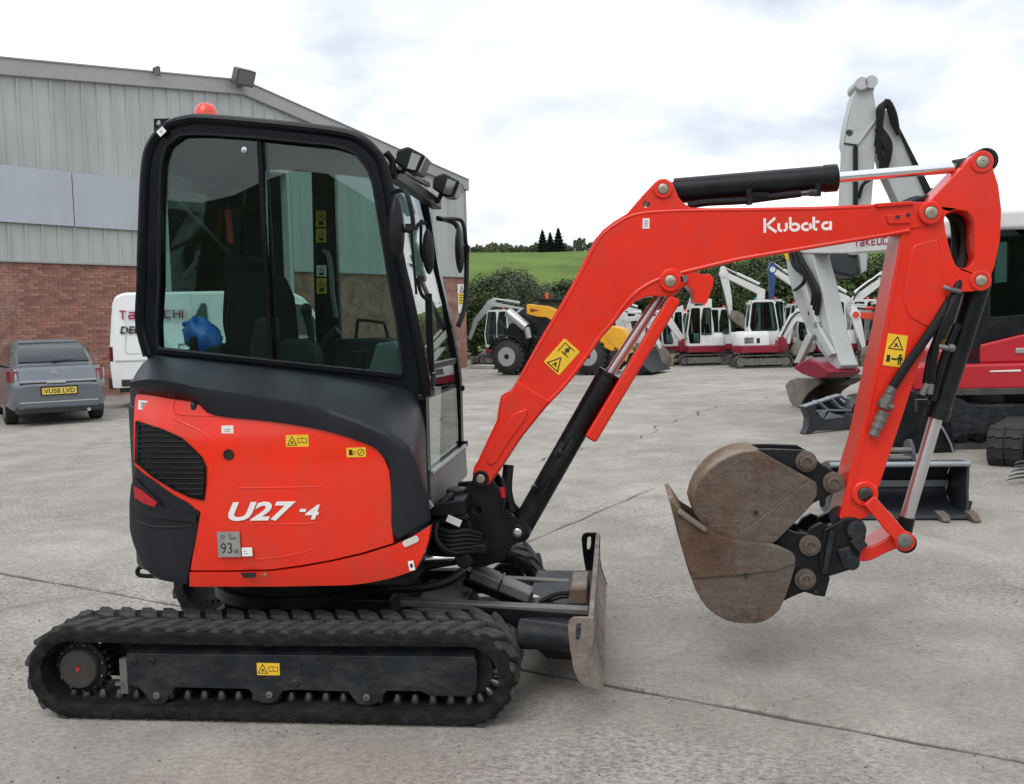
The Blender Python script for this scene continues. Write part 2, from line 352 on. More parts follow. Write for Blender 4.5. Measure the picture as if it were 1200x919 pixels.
G_KUBOTA = [(0.72, [[(0.09, 0), (0.09, 1)], [(0.22, 0.5), (0.70, 1.0)], [(0.25, 0.47), (0.76, 0.0)]]),
            (0.56, [[(0.08, 0.62), (0.08, 0.30)] + arc(0.30, 0.27, 0.22, 0.19, 180, 262, 5), arc(0.30, 0.27, 0.22, 0.19, 285, 360, 5) + [(0.52, 0.62)]]),
            (0.60, [[(0.09, 1.0), (0.09, 0.2)], arc(0.34, 0.30, 0.24, 0.22, 140, -160, 16)]),
            (0.58, [arc(0.32, 0.30, 0.24, 0.22, 70, 300, 12), arc(0.32, 0.30, 0.24, 0.22, -42, 52, 6)]),
            (0.38, [[(0.06, 0.95), (0.06, 0.24)] + arc(0.26, 0.24, 0.20, 0.16, 185, 270, 5), [(0.16, 0.60), (0.38, 0.60)]]),
            (0.62, [arc(0.30, 0.30, 0.22, 0.22, 60, 330, 14), [(0.54, 0.0), (0.54, 0.60)]])]
def tk(w=0.9):
    return [(w, [[(0, 0.9), (w * .9, 0.9)], [(w * .42, 0.9), (w * .42, 0)]]),
            (w, [[(0.02, .72), (w * .85, .72), (w * .85, .08), (0.05, .08), (0.05, .4), (w * .8, .4)]]),
            (w, [[(.05, 0), (.05, .95)], [(w * .9, .92), (.12, .45)], [(.12, .45), (w * .9, .05)]]),
            (w, [[(w * .9, .9), (.06, .9), (.06, .08), (w * .9, .08)], [(.1, .48), (w * .8, .48)]]),
            (w, [[(.05, .95), (.05, .08), (w * .9, .08), (w * .9, .95)]]),
            (w, [[(w * .9, .88), (.05, .88), (.05, .08), (w * .9, .08)]]),
            (w, [[(.05, 0), (.05, .95)], [(w * .9, 0), (w * .9, .95)], [(.05, .48), (w * .9, .48)]]),
            (.1, [[(.05, 0), (.05, .95)]])]
def sticker(name, parent, pxs, Y, ms, syms=(), t=0.001, n=(0, -1, 0), label=None):
    """flat label; pxs = top-left, top-right, bottom-left in the photograph on plane Y; syms(frame, w, h, mb) draws print in material 1"""
    tl, tr, bl = [on(x, y, Y) for x, y in pxs]
    u = tr - tl; v = tl - bl; fr = Frame(bl, u, v, n); w = u.length; h = v.length
    mb = MB(); mb.prism(fr, [(0, 0), (w, 0), (w, h), (0, h)], -0.002, t, 0)
    for fn in syms: fn(mb, fr, w, h, t)
    return obj(name, mb, ms, parent, smooth=False, label=label)
def sym_tri(x, y, s):
    def f(mb, fr, w, h, t):
        k = s * h; c = (x * w, y * h)
        mb.stroke(fr, [(c[0] - k * .5, c[1] - k * .42), (c[0] + k * .5, c[1] - k * .42), (c[0], c[1] + k * .5)], k * .085, t, t + .0004, 1, True)
        mb.prism(fr, circle((c[0] - k * .02, c[1] - k * .06), k * .10, 8), t, t + .0005, 1)
        mb.stroke(fr, [(c[0] - k * .15, c[1] - k * .27), (c[0] + k * .02, c[1] - k * .14), (c[0] + k * .2, c[1] - k * .24)], k * .09, t, t + .0006, 1)
    return f
def sym_book(x, y, s):
    def f(mb, fr, w, h, t):
        k = s * h; c = (x * w, y * h)
        mb.stroke(fr, [(c[0] - k * .55, c[1] + k * .25), (c[0] - k * .5, c[1] - k * .3), (c[0], c[1] - k * .2), (c[0] + k * .5, c[1] - k * .3), (c[0] + k * .55, c[1] + k * .25), (c[0], c[1] + k * .3)], k * .07, t, t + .0004, 1, True)
        mb.stroke(fr, [(c[0], c[1] - k * .2), (c[0], c[1] + k * .3)], k * .05, t, t + .0005, 1)
    return f
def sym_man(x, y, s):
    def f(mb, fr, w, h, t):
        k = s * h; c = (x * w, y * h)
        mb.prism(fr, circle((c[0], c[1] + k * .38), k * .13, 8), t, t + .0005, 1)
        mb.stroke(fr, [(c[0], c[1] + k * .25), (c[0], c[1] - k * .1)], k * .3, t, t + .0004, 1)
        for d in (-1, 1): mb.stroke(fr, [(c[0] + d * k * .08, c[1] - k * .1), (c[0] + d * k * .1, c[1] - k * .5)], k * .12, t, t + .0005, 1); mb.stroke(fr, [(c[0] + d * k * .18, c[1] + k * .2), (c[0] + d * k * .24, c[1] - k * .08)], k * .09, t, t + .0006, 1)
    return f
def sym_ring(x, y, s):
    def f(mb, fr, w, h, t):
        mb.stroke(fr, circle((x * w, y * h), s * h * .5, 12), s * h * .1, t, t + .0004, 1, True)
        mb.stroke(fr, [(x * w - s * h * .3, y * h - s * h * .3), (x * w + s * h * .3, y * h + s * h * .3)], s * h * .1, t, t + .0005, 1)
    return f
def sym_lines(x0, y0, x1, y1, n, wd=.06):
    def f(mb, fr, w, h, t):
        for i in range(n):
            y = y0 + (y1 - y0) * i / max(1, n - 1); mb.stroke(fr, [(x0 * w, y * h), ((x1 - .12 * (i % 2)) * w, y * h)], wd * h, t, t + .0004, 1)
    return f
def sym_box(x0, y0, x1, y1):
    def f(mb, fr, w, h, t): mb.prism(fr, [(x0 * w, y0 * h), (x1 * w, y0 * h), (x1 * w, y1 * h), (x0 * w, y1 * h)], t, t + .0004, 1)
    return f
def sym_text(s, x, y, hh, ww=None, bold=0.0, mi=1):
    def f(mb, fr, w, h, t): text_into(mb, fr, s, hh * h, x * w, y * h, None if ww is None else ww * w, bold, 0, .0005, t, mi)
    return f

# ------------------------------------------------------------------ grounds
def conc_material():
    m = bpy.data.materials.new('weathered concrete'); m.use_nodes = True; t = m.node_tree; b = t.nodes['Principled BSDF']; l = t.links.new
    co = N(t, 'ShaderNodeTexCoord')
    def noise(sc, de=8, ro=.6, di=0.0, st=None):
        n = N(t, 'ShaderNodeTexNoise'); n.inputs['Scale'].default_value = sc; n.inputs['Detail'].default_value = de; n.inputs['Roughness'].default_value = ro; n.inputs['Distortion'].default_value = di
        if st:
            mpp = N(t, 'ShaderNodeMapping'); mpp.inputs['Scale'].default_value = st; mpp.inputs['Rotation'].default_value = (0, 0, rad(12)); l(co.outputs['Object'], mpp.inputs['Vector']); l(mpp.outputs[0], n.inputs['Vector'])
        else: l(co.outputs['Object'], n.inputs['Vector'])
        return n
    def ramp(src, p0, p1, c0, c1):
        r = N(t, 'ShaderNodeValToRGB'); r.color_ramp.elements[0].position = p0; r.color_ramp.elements[1].position = p1
        r.color_ramp.elements[0].color = (*c0, 1); r.color_ramp.elements[1].color = (*c1, 1); l(src.outputs[0], r.inputs[0]); return r
    def mixn(f, a, bb, mode='MIX'):
        x = N(t, 'ShaderNodeMix'); x.data_type = 'RGBA'; x.blend_type = mode
        if isinstance(f, float): x.inputs['Factor'].default_value = f
        else: l(f, x.inputs['Factor'])
        for k, s in (('A', a), ('B', bb)):
            if isinstance(s, tuple): x.inputs[k].default_value = (*s, 1)
            else: l(s, x.inputs[k])
        return x.outputs['Result']
    big = noise(0.30, 9, .62, .4); base = ramp(big, .32, .68, (0.335, 0.310, 0.276), (0.465, 0.438, 0.396))
    mid = noise(1.6, 10, .7, .6); mids = ramp(mid, .42, .66, (0.80, 0.79, 0.78), (1.08, 1.08, 1.08)); c = mixn(1.0, base.outputs[0], mids.outputs[0], 'MULTIPLY')
    # exposed aggregate areas: dark speckle where a broad mask is high
    mk = ramp(noise(0.42, 6, .55), .46, .58, (0, 0, 0), (1, 1, 1))
    sp = ramp(noise(34, 9, .82, .5, (1, 1.5, 1)), .42, .56, (0.48, 0.48, 0.475), (1.12, 1.12, 1.12))
    c2 = mixn(1.0, c, sp.outputs[0], 'MULTIPLY'); c = mixn(mk.outputs[0], mixn(.45, c, c2), c2)
    fine = ramp(noise(110, 6, .8), .38, .62, (.84, .84, .84), (1.10, 1.10, 1.10)); c = mixn(1.0, c, fine.outputs[0], 'MULTIPLY')
    st = ramp(noise(.9, 7, .7, 1.2), .58, .74, (1, 1, 1), (.58, .56, .53)); c = mixn(1.0, c, st.outputs[0], 'MULTIPLY')
    spots = ramp(noise(24, 2, .4), .745, .765, (1, 1, 1), (.35, .34, .33)); c = mixn(1.0, c, spots.outputs[0], 'MULTIPLY')
    wsc = ramp(noise(3.2, 9, .8, 1.0), .62, .75, (0, 0, 0), (.5, .5, .5)); c = mixn(wsc.outputs[0], c, (.42, .41, .39))
    oi = N(t, 'ShaderNodeObjectInfo'); mr = N(t, 'ShaderNodeMapRange'); mr.inputs['To Min'].default_value = .93; mr.inputs['To Max'].default_value = 1.06; l(oi.outputs['Random'], mr.inputs['Value'])
    hs = N(t, 'ShaderNodeHueSaturation'); l(c, hs.inputs['Color']); l(mr.outputs[0], hs.inputs['Value']); l(hs.outputs[0], b.inputs['Base Color'])
    b.inputs['Roughness'].default_value = .82; b.inputs['Specular IOR Level'].default_value = .35
    bn = noise(45, 8, .75); bp = N(t, 'ShaderNodeBump'); bp.inputs['Strength'].default_value = .55; bp.inputs['Distance'].default_value = .012; l(bn.outputs[0], bp.inputs['Height']); l(bp.outputs[0], b.inputs['Normal'])
    return m
CONC = conc_material()
JOINT = mat('joint dirt', (0.085, 0.078, 0.068), 0.95, var=0.35, scale=5, bump=.4, bscale=60)
GRASS = mat('field grass', (0.105, 0.165, 0.036), 0.9, var=0.30, scale=0.12, dirt=(0.14, 0.18, 0.055), dirt_amt=.5, dscale=0.3, spec=.1)
VERGE = mat('rough grass', (0.06, 0.085, 0.025), 0.95, var=0.35, scale=0.8, bump=.5, bscale=8, spec=.1)

mb = MB(); mb.prism(Frame((0, 0, 0), (1, 0, 0), (0, 1, 0)), circle((0, 0), 3000, 64), -0.40, -0.10)
tag(obj('ground', mb, VERGE, smooth=False), 'rough green ground beyond the yard', kind='structure')
AX = rad(-24.0); DA = Vector((math.cos(AX), math.sin(AX), 0)); DB = Vector((-math.sin(AX), math.cos(AX), 0))
yard = thing('yard', 'wide weathered concrete yard of large slabs', None); yard['kind'] = 'structure'
FG = Frame((0, 0, 0), DA, DB)
mb = MB(); mb.prism(FG, [(-40, -28), (48, -28), (48, 40), (-40, 40)], -0.09, -0.012)
obj('joint_bed', mb, JOINT, yard, smooth=False)
def crackoff(u, v):
    if abs(u + 3.62) > .01: return 0
    return .16 * math.sin(v * .9 + .4) + .09 * math.sin(v * 2.3 + 1) + .05 * math.sin(v * 5.7) + .03 * math.sin(v * 13)
def slab(poly, z):
    c = sum((Vector(p) for p in poly), Vector((0, 0))) / len(poly); mb = MB(); me_pts = []
    n = len(poly)
    for i in range(n):                                  # slightly ragged edges
        a = Vector(poly[i]); b = Vector(poly[(i + 1) % n]); k = max(1, int((b - a).length / .22)); side_ = abs(a.x - b.x) < 1e-6
        for j in range(k):
            p = a + (b - a) * j / k; q = Vector((c.x - p.x, 0)).normalized() if side_ else Vector((0, c.y - p.y)).normalized()
            if side_ and j > 0: p = p + Vector((crackoff(a.x, p.y), 0))
            p = p + q * (0.008 + random.random() ** 3 * 0.022); me_pts.append((p.x, p.y))
    mb.prism(FG, me_pts, -0.05, z); return obj('concrete_slab', mb, CONC, yard, bevel=.008, seg=1, smooth=False)
row0 = 0.33; RH = 4.55
for k in range(-6, 9):
    v0, v1 = row0 + RH * k, row0 + RH * (k + 1)
    if v1 > 40: continue
    first = -3.62 if k >= 1 else (7.3 if k == 0 else 9.0)
    st_w = 6.6 if k >= 1 else (9.1 if k == 0 else 20.0)
    xs = [-40] + [x for x in (first + st_w * i for i in range(-7, 8)) if -40 < x < 48] + [48]
    for a, b in zip(xs, xs[1:]): slab([(a, v0), (b, v0), (b, v1), (a, v1)], random.uniform(-.003, .003))
mb = MB(); mb.prism(FG, [(-34, 41.0), (48, 41.0), (48, 41.8), (-34, 41.8)], -0.1, .1)
obj('kerb', mb, mat('pale kerb', (.33, .32, .30), .85, var=.15, bump=.2), yard, bevel=.02)
# painted parking lines near the car
PAINT = mat('worn white line paint', (.46, .46, .44), .8, var=.2, scale=3, dirt=(.28, .27, .25), dirt_amt=.9, dscale=6)
mb = MB()
for (a, b) in (((107, 490.5), (160, 493)), ((38, 487.5), (70, 488)), ((118, 472), (165, 473.5))):
    p, q = gnd(*a), gnd(*b); mb.bar((p.x, p.y, .004), (q.x, q.y, .004), .10, .004, (0, 0, 1))
mb2 = MB()
for (a, b) in (((100, 490.3), (165, 493.3)), ((-30, 486), (72, 488)), ((110, 472), (165, 473.5))):
    p, q = gnd(*a), gnd(*b); d = (q - p).normalized(); mb2.prism(Frame((p.x, p.y, 0), d, (-d.y, d.x, 0)), [(0, -.05), ((q - p).length, -.05), ((q - p).length, .05), (0, .05)], .001, .0055)
obj('parking_line', mb2, PAINT, yard, smooth=False)

# hill and fields behind, wooded rise behind the viewer
def hill(name, label, m, r0, r1, hfun, a0, a1, na=60, nr=26):
    vs = []; fs = []
    for j in range(nr + 1):
        r = r0 + (r1 - r0) * (j / nr) ** 1.5
        for i in range(na + 1):
            a = a0 + (a1 - a0) * i / na; x = r * math.sin(a); y = r * math.cos(a); vs.append((x, y, hfun(r, a)))
    for j in range(nr):
        for i in range(na): q = j * (na + 1) + i; fs.append((q, q + 1, q + na + 2, q + na + 1))
    mb = MB(); mb.add(vs, fs); return tag(obj(name, mb, m, angle=180), label, kind='structure')
def sst(a, b, x): t = max(0, min(1, (x - a) / (b - a))); return t * t * (3 - 2 * t)
def hz(r, a): return -0.3 + 15.2 * sst(48, 178, r) * (1.0 - .16 * sst(.05, .6, a)) + .5 * math.sin(a * 9 + r * .03) * sst(80, 150, r) - 6 * sst(190, 600, r)
hill('field_hill', 'green grass field rising to the skyline', GRASS, 46, 900, hz, rad(-62), rad(75))
WOODF = mat('woodland cover', (0.028, 0.042, 0.018), 0.95, var=.5, scale=.25, bump=1.0, bscale=.6, spec=.1)
hill('wooded_hill', 'dark wooded hillside facing the yard', WOODF, 30, 500, lambda r, a: -0.3 + 14 * sst(30, 95, r) + 2.2 * math.sin(a * 13) * sst(50, 90, r) + 1.3 * math.sin(a * 31 + 1) * sst(50, 90, r), rad(75), rad(298), 120, 20)

# ------------------------------------------------------------------ warehouse
C0 = gnd(548, 431); C1 = gnd(120, 464.5); WU = (C1 - C0).normalized(); WH = math.atan2(WU.y, WU.x)
WN = Vector((-WU.y, WU.x, 0));  WN = WN if WN.dot(CP - C0) > 0 else -WN
FW = Frame(C0, WU, (0, 0, 1), WN)
def wl(px, py): return hit(px, py, C0, WH)
ware = thing('warehouse', 'grey clad warehouse with red brick base and open dark doorway', 'warehouse', C0, 0, worldspace=True)
SL = wl(-40, 300)[0] + 7.0
ZB = 0.5 * (wl(100, 304.5)[1] + wl(545, 329)[1])
EAVE = wl(548, 212)[1]; SAP, ZAP = wl(281, 97); SLOPE = (ZAP - EAVE) / SAP
def zroof(s): return EAVE + SLOPE * s if s <= SAP else ZAP - SLOPE * 0.55 * (s - SAP)
SD0, SD1 = wl(345, 400)[0], wl(197, 400)[0]; ZD = wl(260, 188)[1]
BRK = mat('red brick', (0.34, 0.155, 0.118), .85, var=.3, scale=1.3, bump=.3, bscale=60, dirt=(.42, .30, .25), dirt_amt=.6, dscale=2.0, random_var=.30)
BRK2 = mat('red brick far', (0.32, 0.15, 0.115), .85, var=.45, scale=3.5, bump=.3, bscale=60, dirt=(.42, .31, .26), dirt_amt=.8, dscale=3.0)
MORT = mat('mortar', (0.30, 0.265, 0.23), .95, var=.2, bump=.3)
CLAD = mat('grey cladding', (0.44, 0.46, 0.455), .45, var=.06, scale=.8, dirt=(.27, .27, .25), dirt_amt=.55, dscale=1.6, bump=.02, bscale=40, random_var=.02, dmap=(1, 1, .12))
TRIM = mat('verge trim', (0.36, 0.365, 0.355), .45, var=.05, dirt=(.27, .27, .26), dirt_amt=.4, dscale=.8)
SIGNP = mat('pale blue grey panel', (0.44, 0.47, 0.52), .4, var=.05, scale=1.2, dirt=(.36, .38, .41), dirt_amt=.5, dscale=1.2, dmap=(1, 1, .2))
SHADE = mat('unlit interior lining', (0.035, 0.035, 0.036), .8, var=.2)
for a, b, z0, z1 in ((0, SD0, 0, ZB), (SD1, SL, 0, ZB)):
    mb = MB(); mb.prism(FW, [(a, z0 - .1), (b, z0 - .1), (b, z1), (a, z1)], -.25, 0); obj('brick_backing', mb, MORT, ware, smooth=False)
brick_me = None; far = MB(); cand = []
nrow = int(ZB / .075)
for r in range(nrow):
    z = .075 * r
    s = -.1125 * (r % 2) + .0
    while s < SL - .01:
        a, b = max(s, .0), min(s + .215, SL)
        s += .225
        if b - a < .04 or (a < SD1 and b > SD0): continue
        px, py, dz = project(FW((a + b) / 2, z + .03, 0)); cand.append((dz if 26 < px < 166 and py < 470 and (b - a) > .2 and not (px < 118 and py > 402) and not (px > 134 and py > 343) else 1e9, a, b, z))
cand.sort()
for i, (dz, a, b, z) in enumerate(cand):
    pr = .006 + random.random() * .009
    if i < 300 and dz < 1e8:
        if brick_me is None:
            m0 = MB(); m0.box((0, 0, 0), (.215, .065, .065)); o = obj('brick', m0, BRK, ware, smooth=False); brick_me = o.data
        else:
            o = bpy.data.objects.new('brick', brick_me); COL.objects.link(o); o.parent = ware; o.matrix_parent_inverse = Matrix.Translation(-C0)
        p = FW((a + b) / 2, z + .0325, pr - .032)
        o.matrix_basis = Matrix.Translation(p) @ Matrix.Rotation(WH, 4, 'Z')
    else: far.prism(FW, [(a, z), (b, z), (b, z + .065), (a, z + .065)], -.02, pr)
o = obj('brickwork', far, BRK2, ware, smooth=False); o['kind'] = 'stuff'
# cladding sheets with a rib along one edge
PW = .385; s = 0.0; SPZ0, SPZ1 = wl(100, 267)[1], wl(100, 205)[1]
while s < SL:
    a, b = s, min(s + PW, SL); s += PW
    zb0 = ZB + .04
    if b > SD0 and a < SD1: zb0 = ZD
    spans = [(zb0, None)]
    mb = MB()
    for z0, _ in spans:
        ts = [(a + .001, a + .001), ]
        za, zb_ = zroof(a + .002) - .05, zroof(b - .002) - .05
        mb.prism(FW, [(a + .002, z0), (b - .002, z0), (b - .002, zb_), (a + .002, za)], -.06, .03)
        mb.loft([[FW(a + .002, z, .03), FW(a + .014, z, .068), FW(a + .052, z, .068), FW(a + .066, z, .03)] for z in (z0 + .003, za - .003)], closed=True)
    obj('cladding_panel', mb, CLAD, ware, smooth=False)
mb = MB(); mb.prism(FW, [(0, ZB - .01), (SD0, ZB - .01), (SD0, ZB + .045), (0, ZB + .045)], -.1, .085); mb.prism(FW, [(SD1, ZB - .01), (SL, ZB - .01), (SL, ZB + .045), (SD1, ZB + .045)], -.1, .085)
obj('drip_flashing', mb, TRIM, ware, bevel=.01)
mb = MB(); mb.prism(FW, [(0.0, ZB - .05), (-.09, ZB - .05), (-.09, EAVE - .1), (0.0, EAVE - .1)], -.2, .09); obj('corner_flashing', mb, TRIM, ware, bevel=.01)
sA, sB = wl(82.5, 230)[0], wl(184, 240)[0]
for a, b in ((sA + .012, SL), (sB, sA - .012)):
    mb = MB(); mb.prism(FW, [(a, SPZ0), (b, SPZ0), (b, SPZ1), (a, SPZ1)], .07, .13); obj('fascia_sign_panel', mb, SIGNP, ware, bevel=.006)
def verge(s0, s1, h0, h1, za, zb_):
    return [(s0, zroof(s0) + za), (s1, zroof(s1) + za), (s1, zroof(s1) + zb_), (s0, zroof(s0) + zb_)]
for a, b in ((-.18, SAP), (SAP, SL)):
    mb = MB(); mb.prism(FW, [(a, zroof(a) - .34), (b, zroof(b) - .34), (b, zroof(b) + .02), (a, zroof(a) + .02)], -.1, .16)
    mb.prism(FW, [(a, zroof(a) + .02), (b, zroof(b) + .02), (b, zroof(b) + .06), (a, zroof(a) + .06)], -.1, .19)
    obj('verge_trim', mb, TRIM, ware, bevel=.008)
    mb = MB(); mb.prism(FW, [(a, zroof(a) - .08), (b, zroof(b) - .08), (b, zroof(b) - .0), (a, zroof(a) - .0)], -26, -.1); obj('roof_sheet', mb, CLAD, ware, smooth=False)
mb = MB(); mb.prism(FW, [(-.03, ZB), (.0, ZB), (.0, EAVE - .1), (-.03, EAVE - .1)], -26, -.2); mb.prism(FW, [(-.02, 0), (.2, 0), (.2, ZB), (-.02, ZB)], -26, -.25); obj('side_wall', mb, CLAD, ware, smooth=False)
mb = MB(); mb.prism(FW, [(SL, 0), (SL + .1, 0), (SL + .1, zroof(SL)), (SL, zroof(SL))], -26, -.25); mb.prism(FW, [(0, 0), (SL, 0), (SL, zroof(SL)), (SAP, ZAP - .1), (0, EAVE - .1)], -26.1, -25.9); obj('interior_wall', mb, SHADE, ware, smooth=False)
mb = MB(); mb.prism(FW, [(SL + .1, 0), (SL + .16, 0), (SL + .16, zroof(SL)), (SL + .1, zroof(SL))], -26, -.0); obj('side_wall', mb, CLAD, ware, smooth=False)
mb = MB()
for a in (SD0 - .0, SD1 - .12): mb.prism(FW, [(a, 0), (a + .12, 0), (a + .12, ZD), (a, ZD)], -.2, .10)
mb.prism(FW, [(SD0 + .12, ZD - .14), (SD1 - .12, ZD - .14), (SD1 - .12, ZD), (SD0 + .12, ZD)], -.2, .10); obj('door_frame', mb, mat('pale door flashing', (.45, .47, .46), .5, var=.05), ware, bevel=.01)
# inner partition so the doorway opens on a dark store
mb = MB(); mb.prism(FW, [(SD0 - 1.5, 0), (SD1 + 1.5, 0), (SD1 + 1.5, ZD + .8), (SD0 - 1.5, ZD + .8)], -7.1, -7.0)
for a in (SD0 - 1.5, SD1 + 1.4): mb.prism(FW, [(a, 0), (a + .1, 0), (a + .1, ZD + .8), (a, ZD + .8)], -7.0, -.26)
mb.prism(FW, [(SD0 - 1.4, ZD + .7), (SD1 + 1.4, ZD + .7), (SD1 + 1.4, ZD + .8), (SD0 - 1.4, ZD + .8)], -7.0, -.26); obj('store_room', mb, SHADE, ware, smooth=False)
# floodlight and small bracket on the verge
LAMPG = mat('lamp housing grey', (.10, .105, .11), .5, var=.15)
q = wl(275, 95); mb = MB()
fl = Frame(FW(q[0], q[1], .16), WU, Vector((0, 0, 1)) + WN * .35)
mb.box(FW(q[0], q[1] - .16, .3), (.12, .34, .08), Matrix.Rotation(WH, 3, 'Z'))
mb.prism(Frame(FW(q[0] + .32, q[1] - .14, .26), -WU, WN * .45 + Vector((0, 0, 1))), roundpoly([(0, 0), (.6, 0), (.6, .44), (0, .44)], .05), -.02, .20)
f_ = obj('floodlight', mb, LAMPG, ware, bevel=.015)
mb = MB(); fr_ = Frame(FW(q[0] + .32, q[1] - .14, .26), -WU, WN * .45 + Vector((0, 0, 1))); sg = -1 if fr_.n.dot(WN) > 0 else 1
mb.prism(fr_, [(.05, .05), (.55, .05), (.55, .39), (.05, .39)], -.035 if sg > 0 else .2, -.02 if sg > 0 else .215); obj('floodlight_lens', mb, LENS, f_)
q = wl(177, 83); mb = MB(); mb.cyl(FW(q[0], q[1], .16), FW(q[0], q[1], .34), .06); mb.box(FW(q[0], q[1] - .09, .3), (.1, .1, .16)); obj('wall_bracket', mb, LAMPG, ware)
# wall signs (things of their own)
SW = mat('sign white', (.78, .78, .76), .45, var=.03); SY = mat('sign yellow', (.80, .55, .02), .45, var=.04); MARO = mat('maroon print', (.18, .01, .03), .5, var=.05)
def wsign(label, p0, p1, bands, extra=None):
    (s0, z1), (s1, z0) = wl(*p0), wl(*p1); s0, s1 = max(s0, s1), min(s0, s1)
    mb = MB(); fr = Frame(FW(s0, z0, .03), -WU, (0, 0, 1), WN); w = s0 - s1; h = z1 - z0
    mb.prism(fr, [(0, 0), (w, 0), (w, h), (0, h)], 0, .015, 0)
    for (y0, y1, mi) in bands: mb.prism(fr, [(.04 * w, y0 * h), (.96 * w, y0 * h), (.96 * w, y1 * h), (.04 * w, y1 * h)], .015, .018, mi)
    if extra: extra(mb, fr, w, h)
    return tag(obj('wall_sign', mb, [SW, SY, INK, MARO], smooth=False), label, 'sign')
def ex1(mb, fr, w, h):
    mb.stroke(fr, [(w * .3, h * .72), (w * .7, h * .72), (w * .5, h * .92)], .03, .018, .021, 2, True)
    for k in range(4): mb.stroke(fr, [(w * .15, h * (.62 - .09 * k)), (w * (.85 - .1 * (k % 2)), h * (.62 - .09 * k))], .025, .019, .022, 2)
    mb.stroke(fr, [(w * .6, h * .08), (w * .85, h * .08)], .06, .016, .019, 3)
wsign('yellow and white warning sign on the brick end corner of the warehouse', (535.2, 333), (545.3, 367), [(.30, .68, 1)], ex1)
def ex2(mb, fr, w, h):
    mb.stroke(fr, [(w * .1, h * .84), (w * .9, h * .84)], .035, .019, .022, 0); mb.stroke(fr, [(w * .3, h * .70), (w * .8, h * .70)], .035, .019, .022, 0)
    text_into(mb, fr, 'MOTOR', h * .12, w * .12, h * .36, w * .76, .01, 0, .003, .016, 2); text_into(mb, fr, 'WORKS', h * .10, w * .12, h * .16, w * .6, .01, 0, .003, .016, 2)
def ex2(mb, fr, w, h):
    mb.stroke(fr, [(w * .1, h * .84), (w * .9, h * .84)], .035, .019, .022, 0); mb.stroke(fr, [(w * .3, h * .70), (w * .8, h * .70)], .035, .019, .022, 0)
    for k, y in enumerate((.42, .36, .20, .14)): mb.stroke(fr, [(w * .12, h * y), (w * (.88 - .2 * (k % 2)), h * y)], .03, .016, .019, 2)
wsign('white notice with dark red heading on the wall beside the doorway', (184, 309), (197.5, 341), [(.6, .96, 3)], ex2)

# ------------------------------------------------------------------ wheels, car, van
TYRE = mat('tyre rubber', (.018, .018, .018), .8, var=.2, scale=10, bump=.2, dirt=(.08, .075, .07), dirt_amt=.4)
ALLOY = mat('alloy wheel', (.42, .43, .44), .35, metal=.6, var=.08)
def wheel(parent, c, r, w, rimr, rim=ALLOY, side=-1, spokes=5):
    c = Vector(c); mb = MB()
    mb.lathe(c - Vector((0, w / 2, 0)), (0, 1, 0), [(0, rimr), (0, r * .93), (w * .12, r), (w * .88, r), (w, r * .93), (w, rimr), (w * .6, rimr * .98), (w * .4, rimr * .98), (0, rimr)], 32, caps=False)
    t = obj('wheel', mb, TYRE, parent); mb = MB(); y0 = c.y + side * w * .42
    mb.lathe((c.x, c.y + side * w * .30, c.z), (0, side, 0), [(0, rimr), (w * .05, rimr * .98), (w * .02, rimr * .35), (w * .14, rimr * .2), (w * .15, .01)], 24)
    for k in range(spokes):
        a = 2 * math.pi * k / spokes; mb.bar((c.x, y0, c.z), (c.x + rimr * .97 * math.cos(a), y0, c.z + rimr * .97 * math.sin(a)), rimr * .2, .03, (0, 0, 1) if abs(math.cos(a)) > .7 else (1, 0, 0))
    mb.lathe((c.x, c.y + side * w * .36, c.z), (0, side, 0), [(0, rimr), (w * .12, rimr), (w * .12, rimr * .9), (0, rimr * .9)], 24)
    obj('rim', mb, rim, t); return t

CARP = mat('silver blue car paint', (.165, .185, .21), .3, metal=.45, var=.04, scale=3, coat=.6)
BUMPD = mat('dark bumper plastic', (.03, .03, .032), .6, var=.15)
TAIL = mat('tail lamp red', (.14, .004, .008), .2, var=.1, coat=.5)
PLATE = mat('number plate yellow', (.72, .52, .10), .4, var=.05)
rr = gnd(90, 497.5); car_rear = gnd(72, 498)
hd = math.atan2(car_rear.y - CP.y, car_rear.x - CP.x) + rad(7)
car = thing('parked_car', 'silver blue hatchback parked facing the brick wall, seen from behind', 'car', (car_rear.x, car_rear.y, 0), hd)
# local: X forward, Y left, rear bumper at x = 0
CW = .80
def carsec(x, zb, hw0, zmid, hw1, zt, hwt):
    return [Vector((x, y, z)) for y, z in ((-hw0 * .9, zb), (-hw0, zb + .10), (-hw1, zmid - .1), (-hw1 * .985, zmid), (-hwt, zt - .02), (-hwt * .8, zt), (hwt * .8, zt), (hwt, zt - .02), (hw1 * .985, zmid), (hw1, zmid - .1), (hw0, zb + .10), (hw0 * .9, zb))]
mb = MB()
mb.loft([carsec(.0, .32, .60, .64, .62, .70, .60), carsec(.04, .29, .66, .66, .68, .74, .655), carsec(.09, .27, .70, .72, .715, .93, .65), carsec(.14, .26, .73, .74, .74, 1.00, .66), carsec(.36, .26, .78, .78, .785, 1.025, .70),
         carsec(.95, .2, CW, .80, CW, 1.00, CW * .9), carsec(2.6, .2, CW, .80, CW, .98, CW * .9), carsec(3.4, .2, CW, .78, CW * .99, .93, CW * .88), carsec(4.2, .24, CW * .97, .66, CW * .95, .78, CW * .82), carsec(4.45, .34, CW * .8, .55, CW * .8, .62, CW * .7)])
cb = obj('body', mb, CARP, car, bevel=.02)
mb = MB()
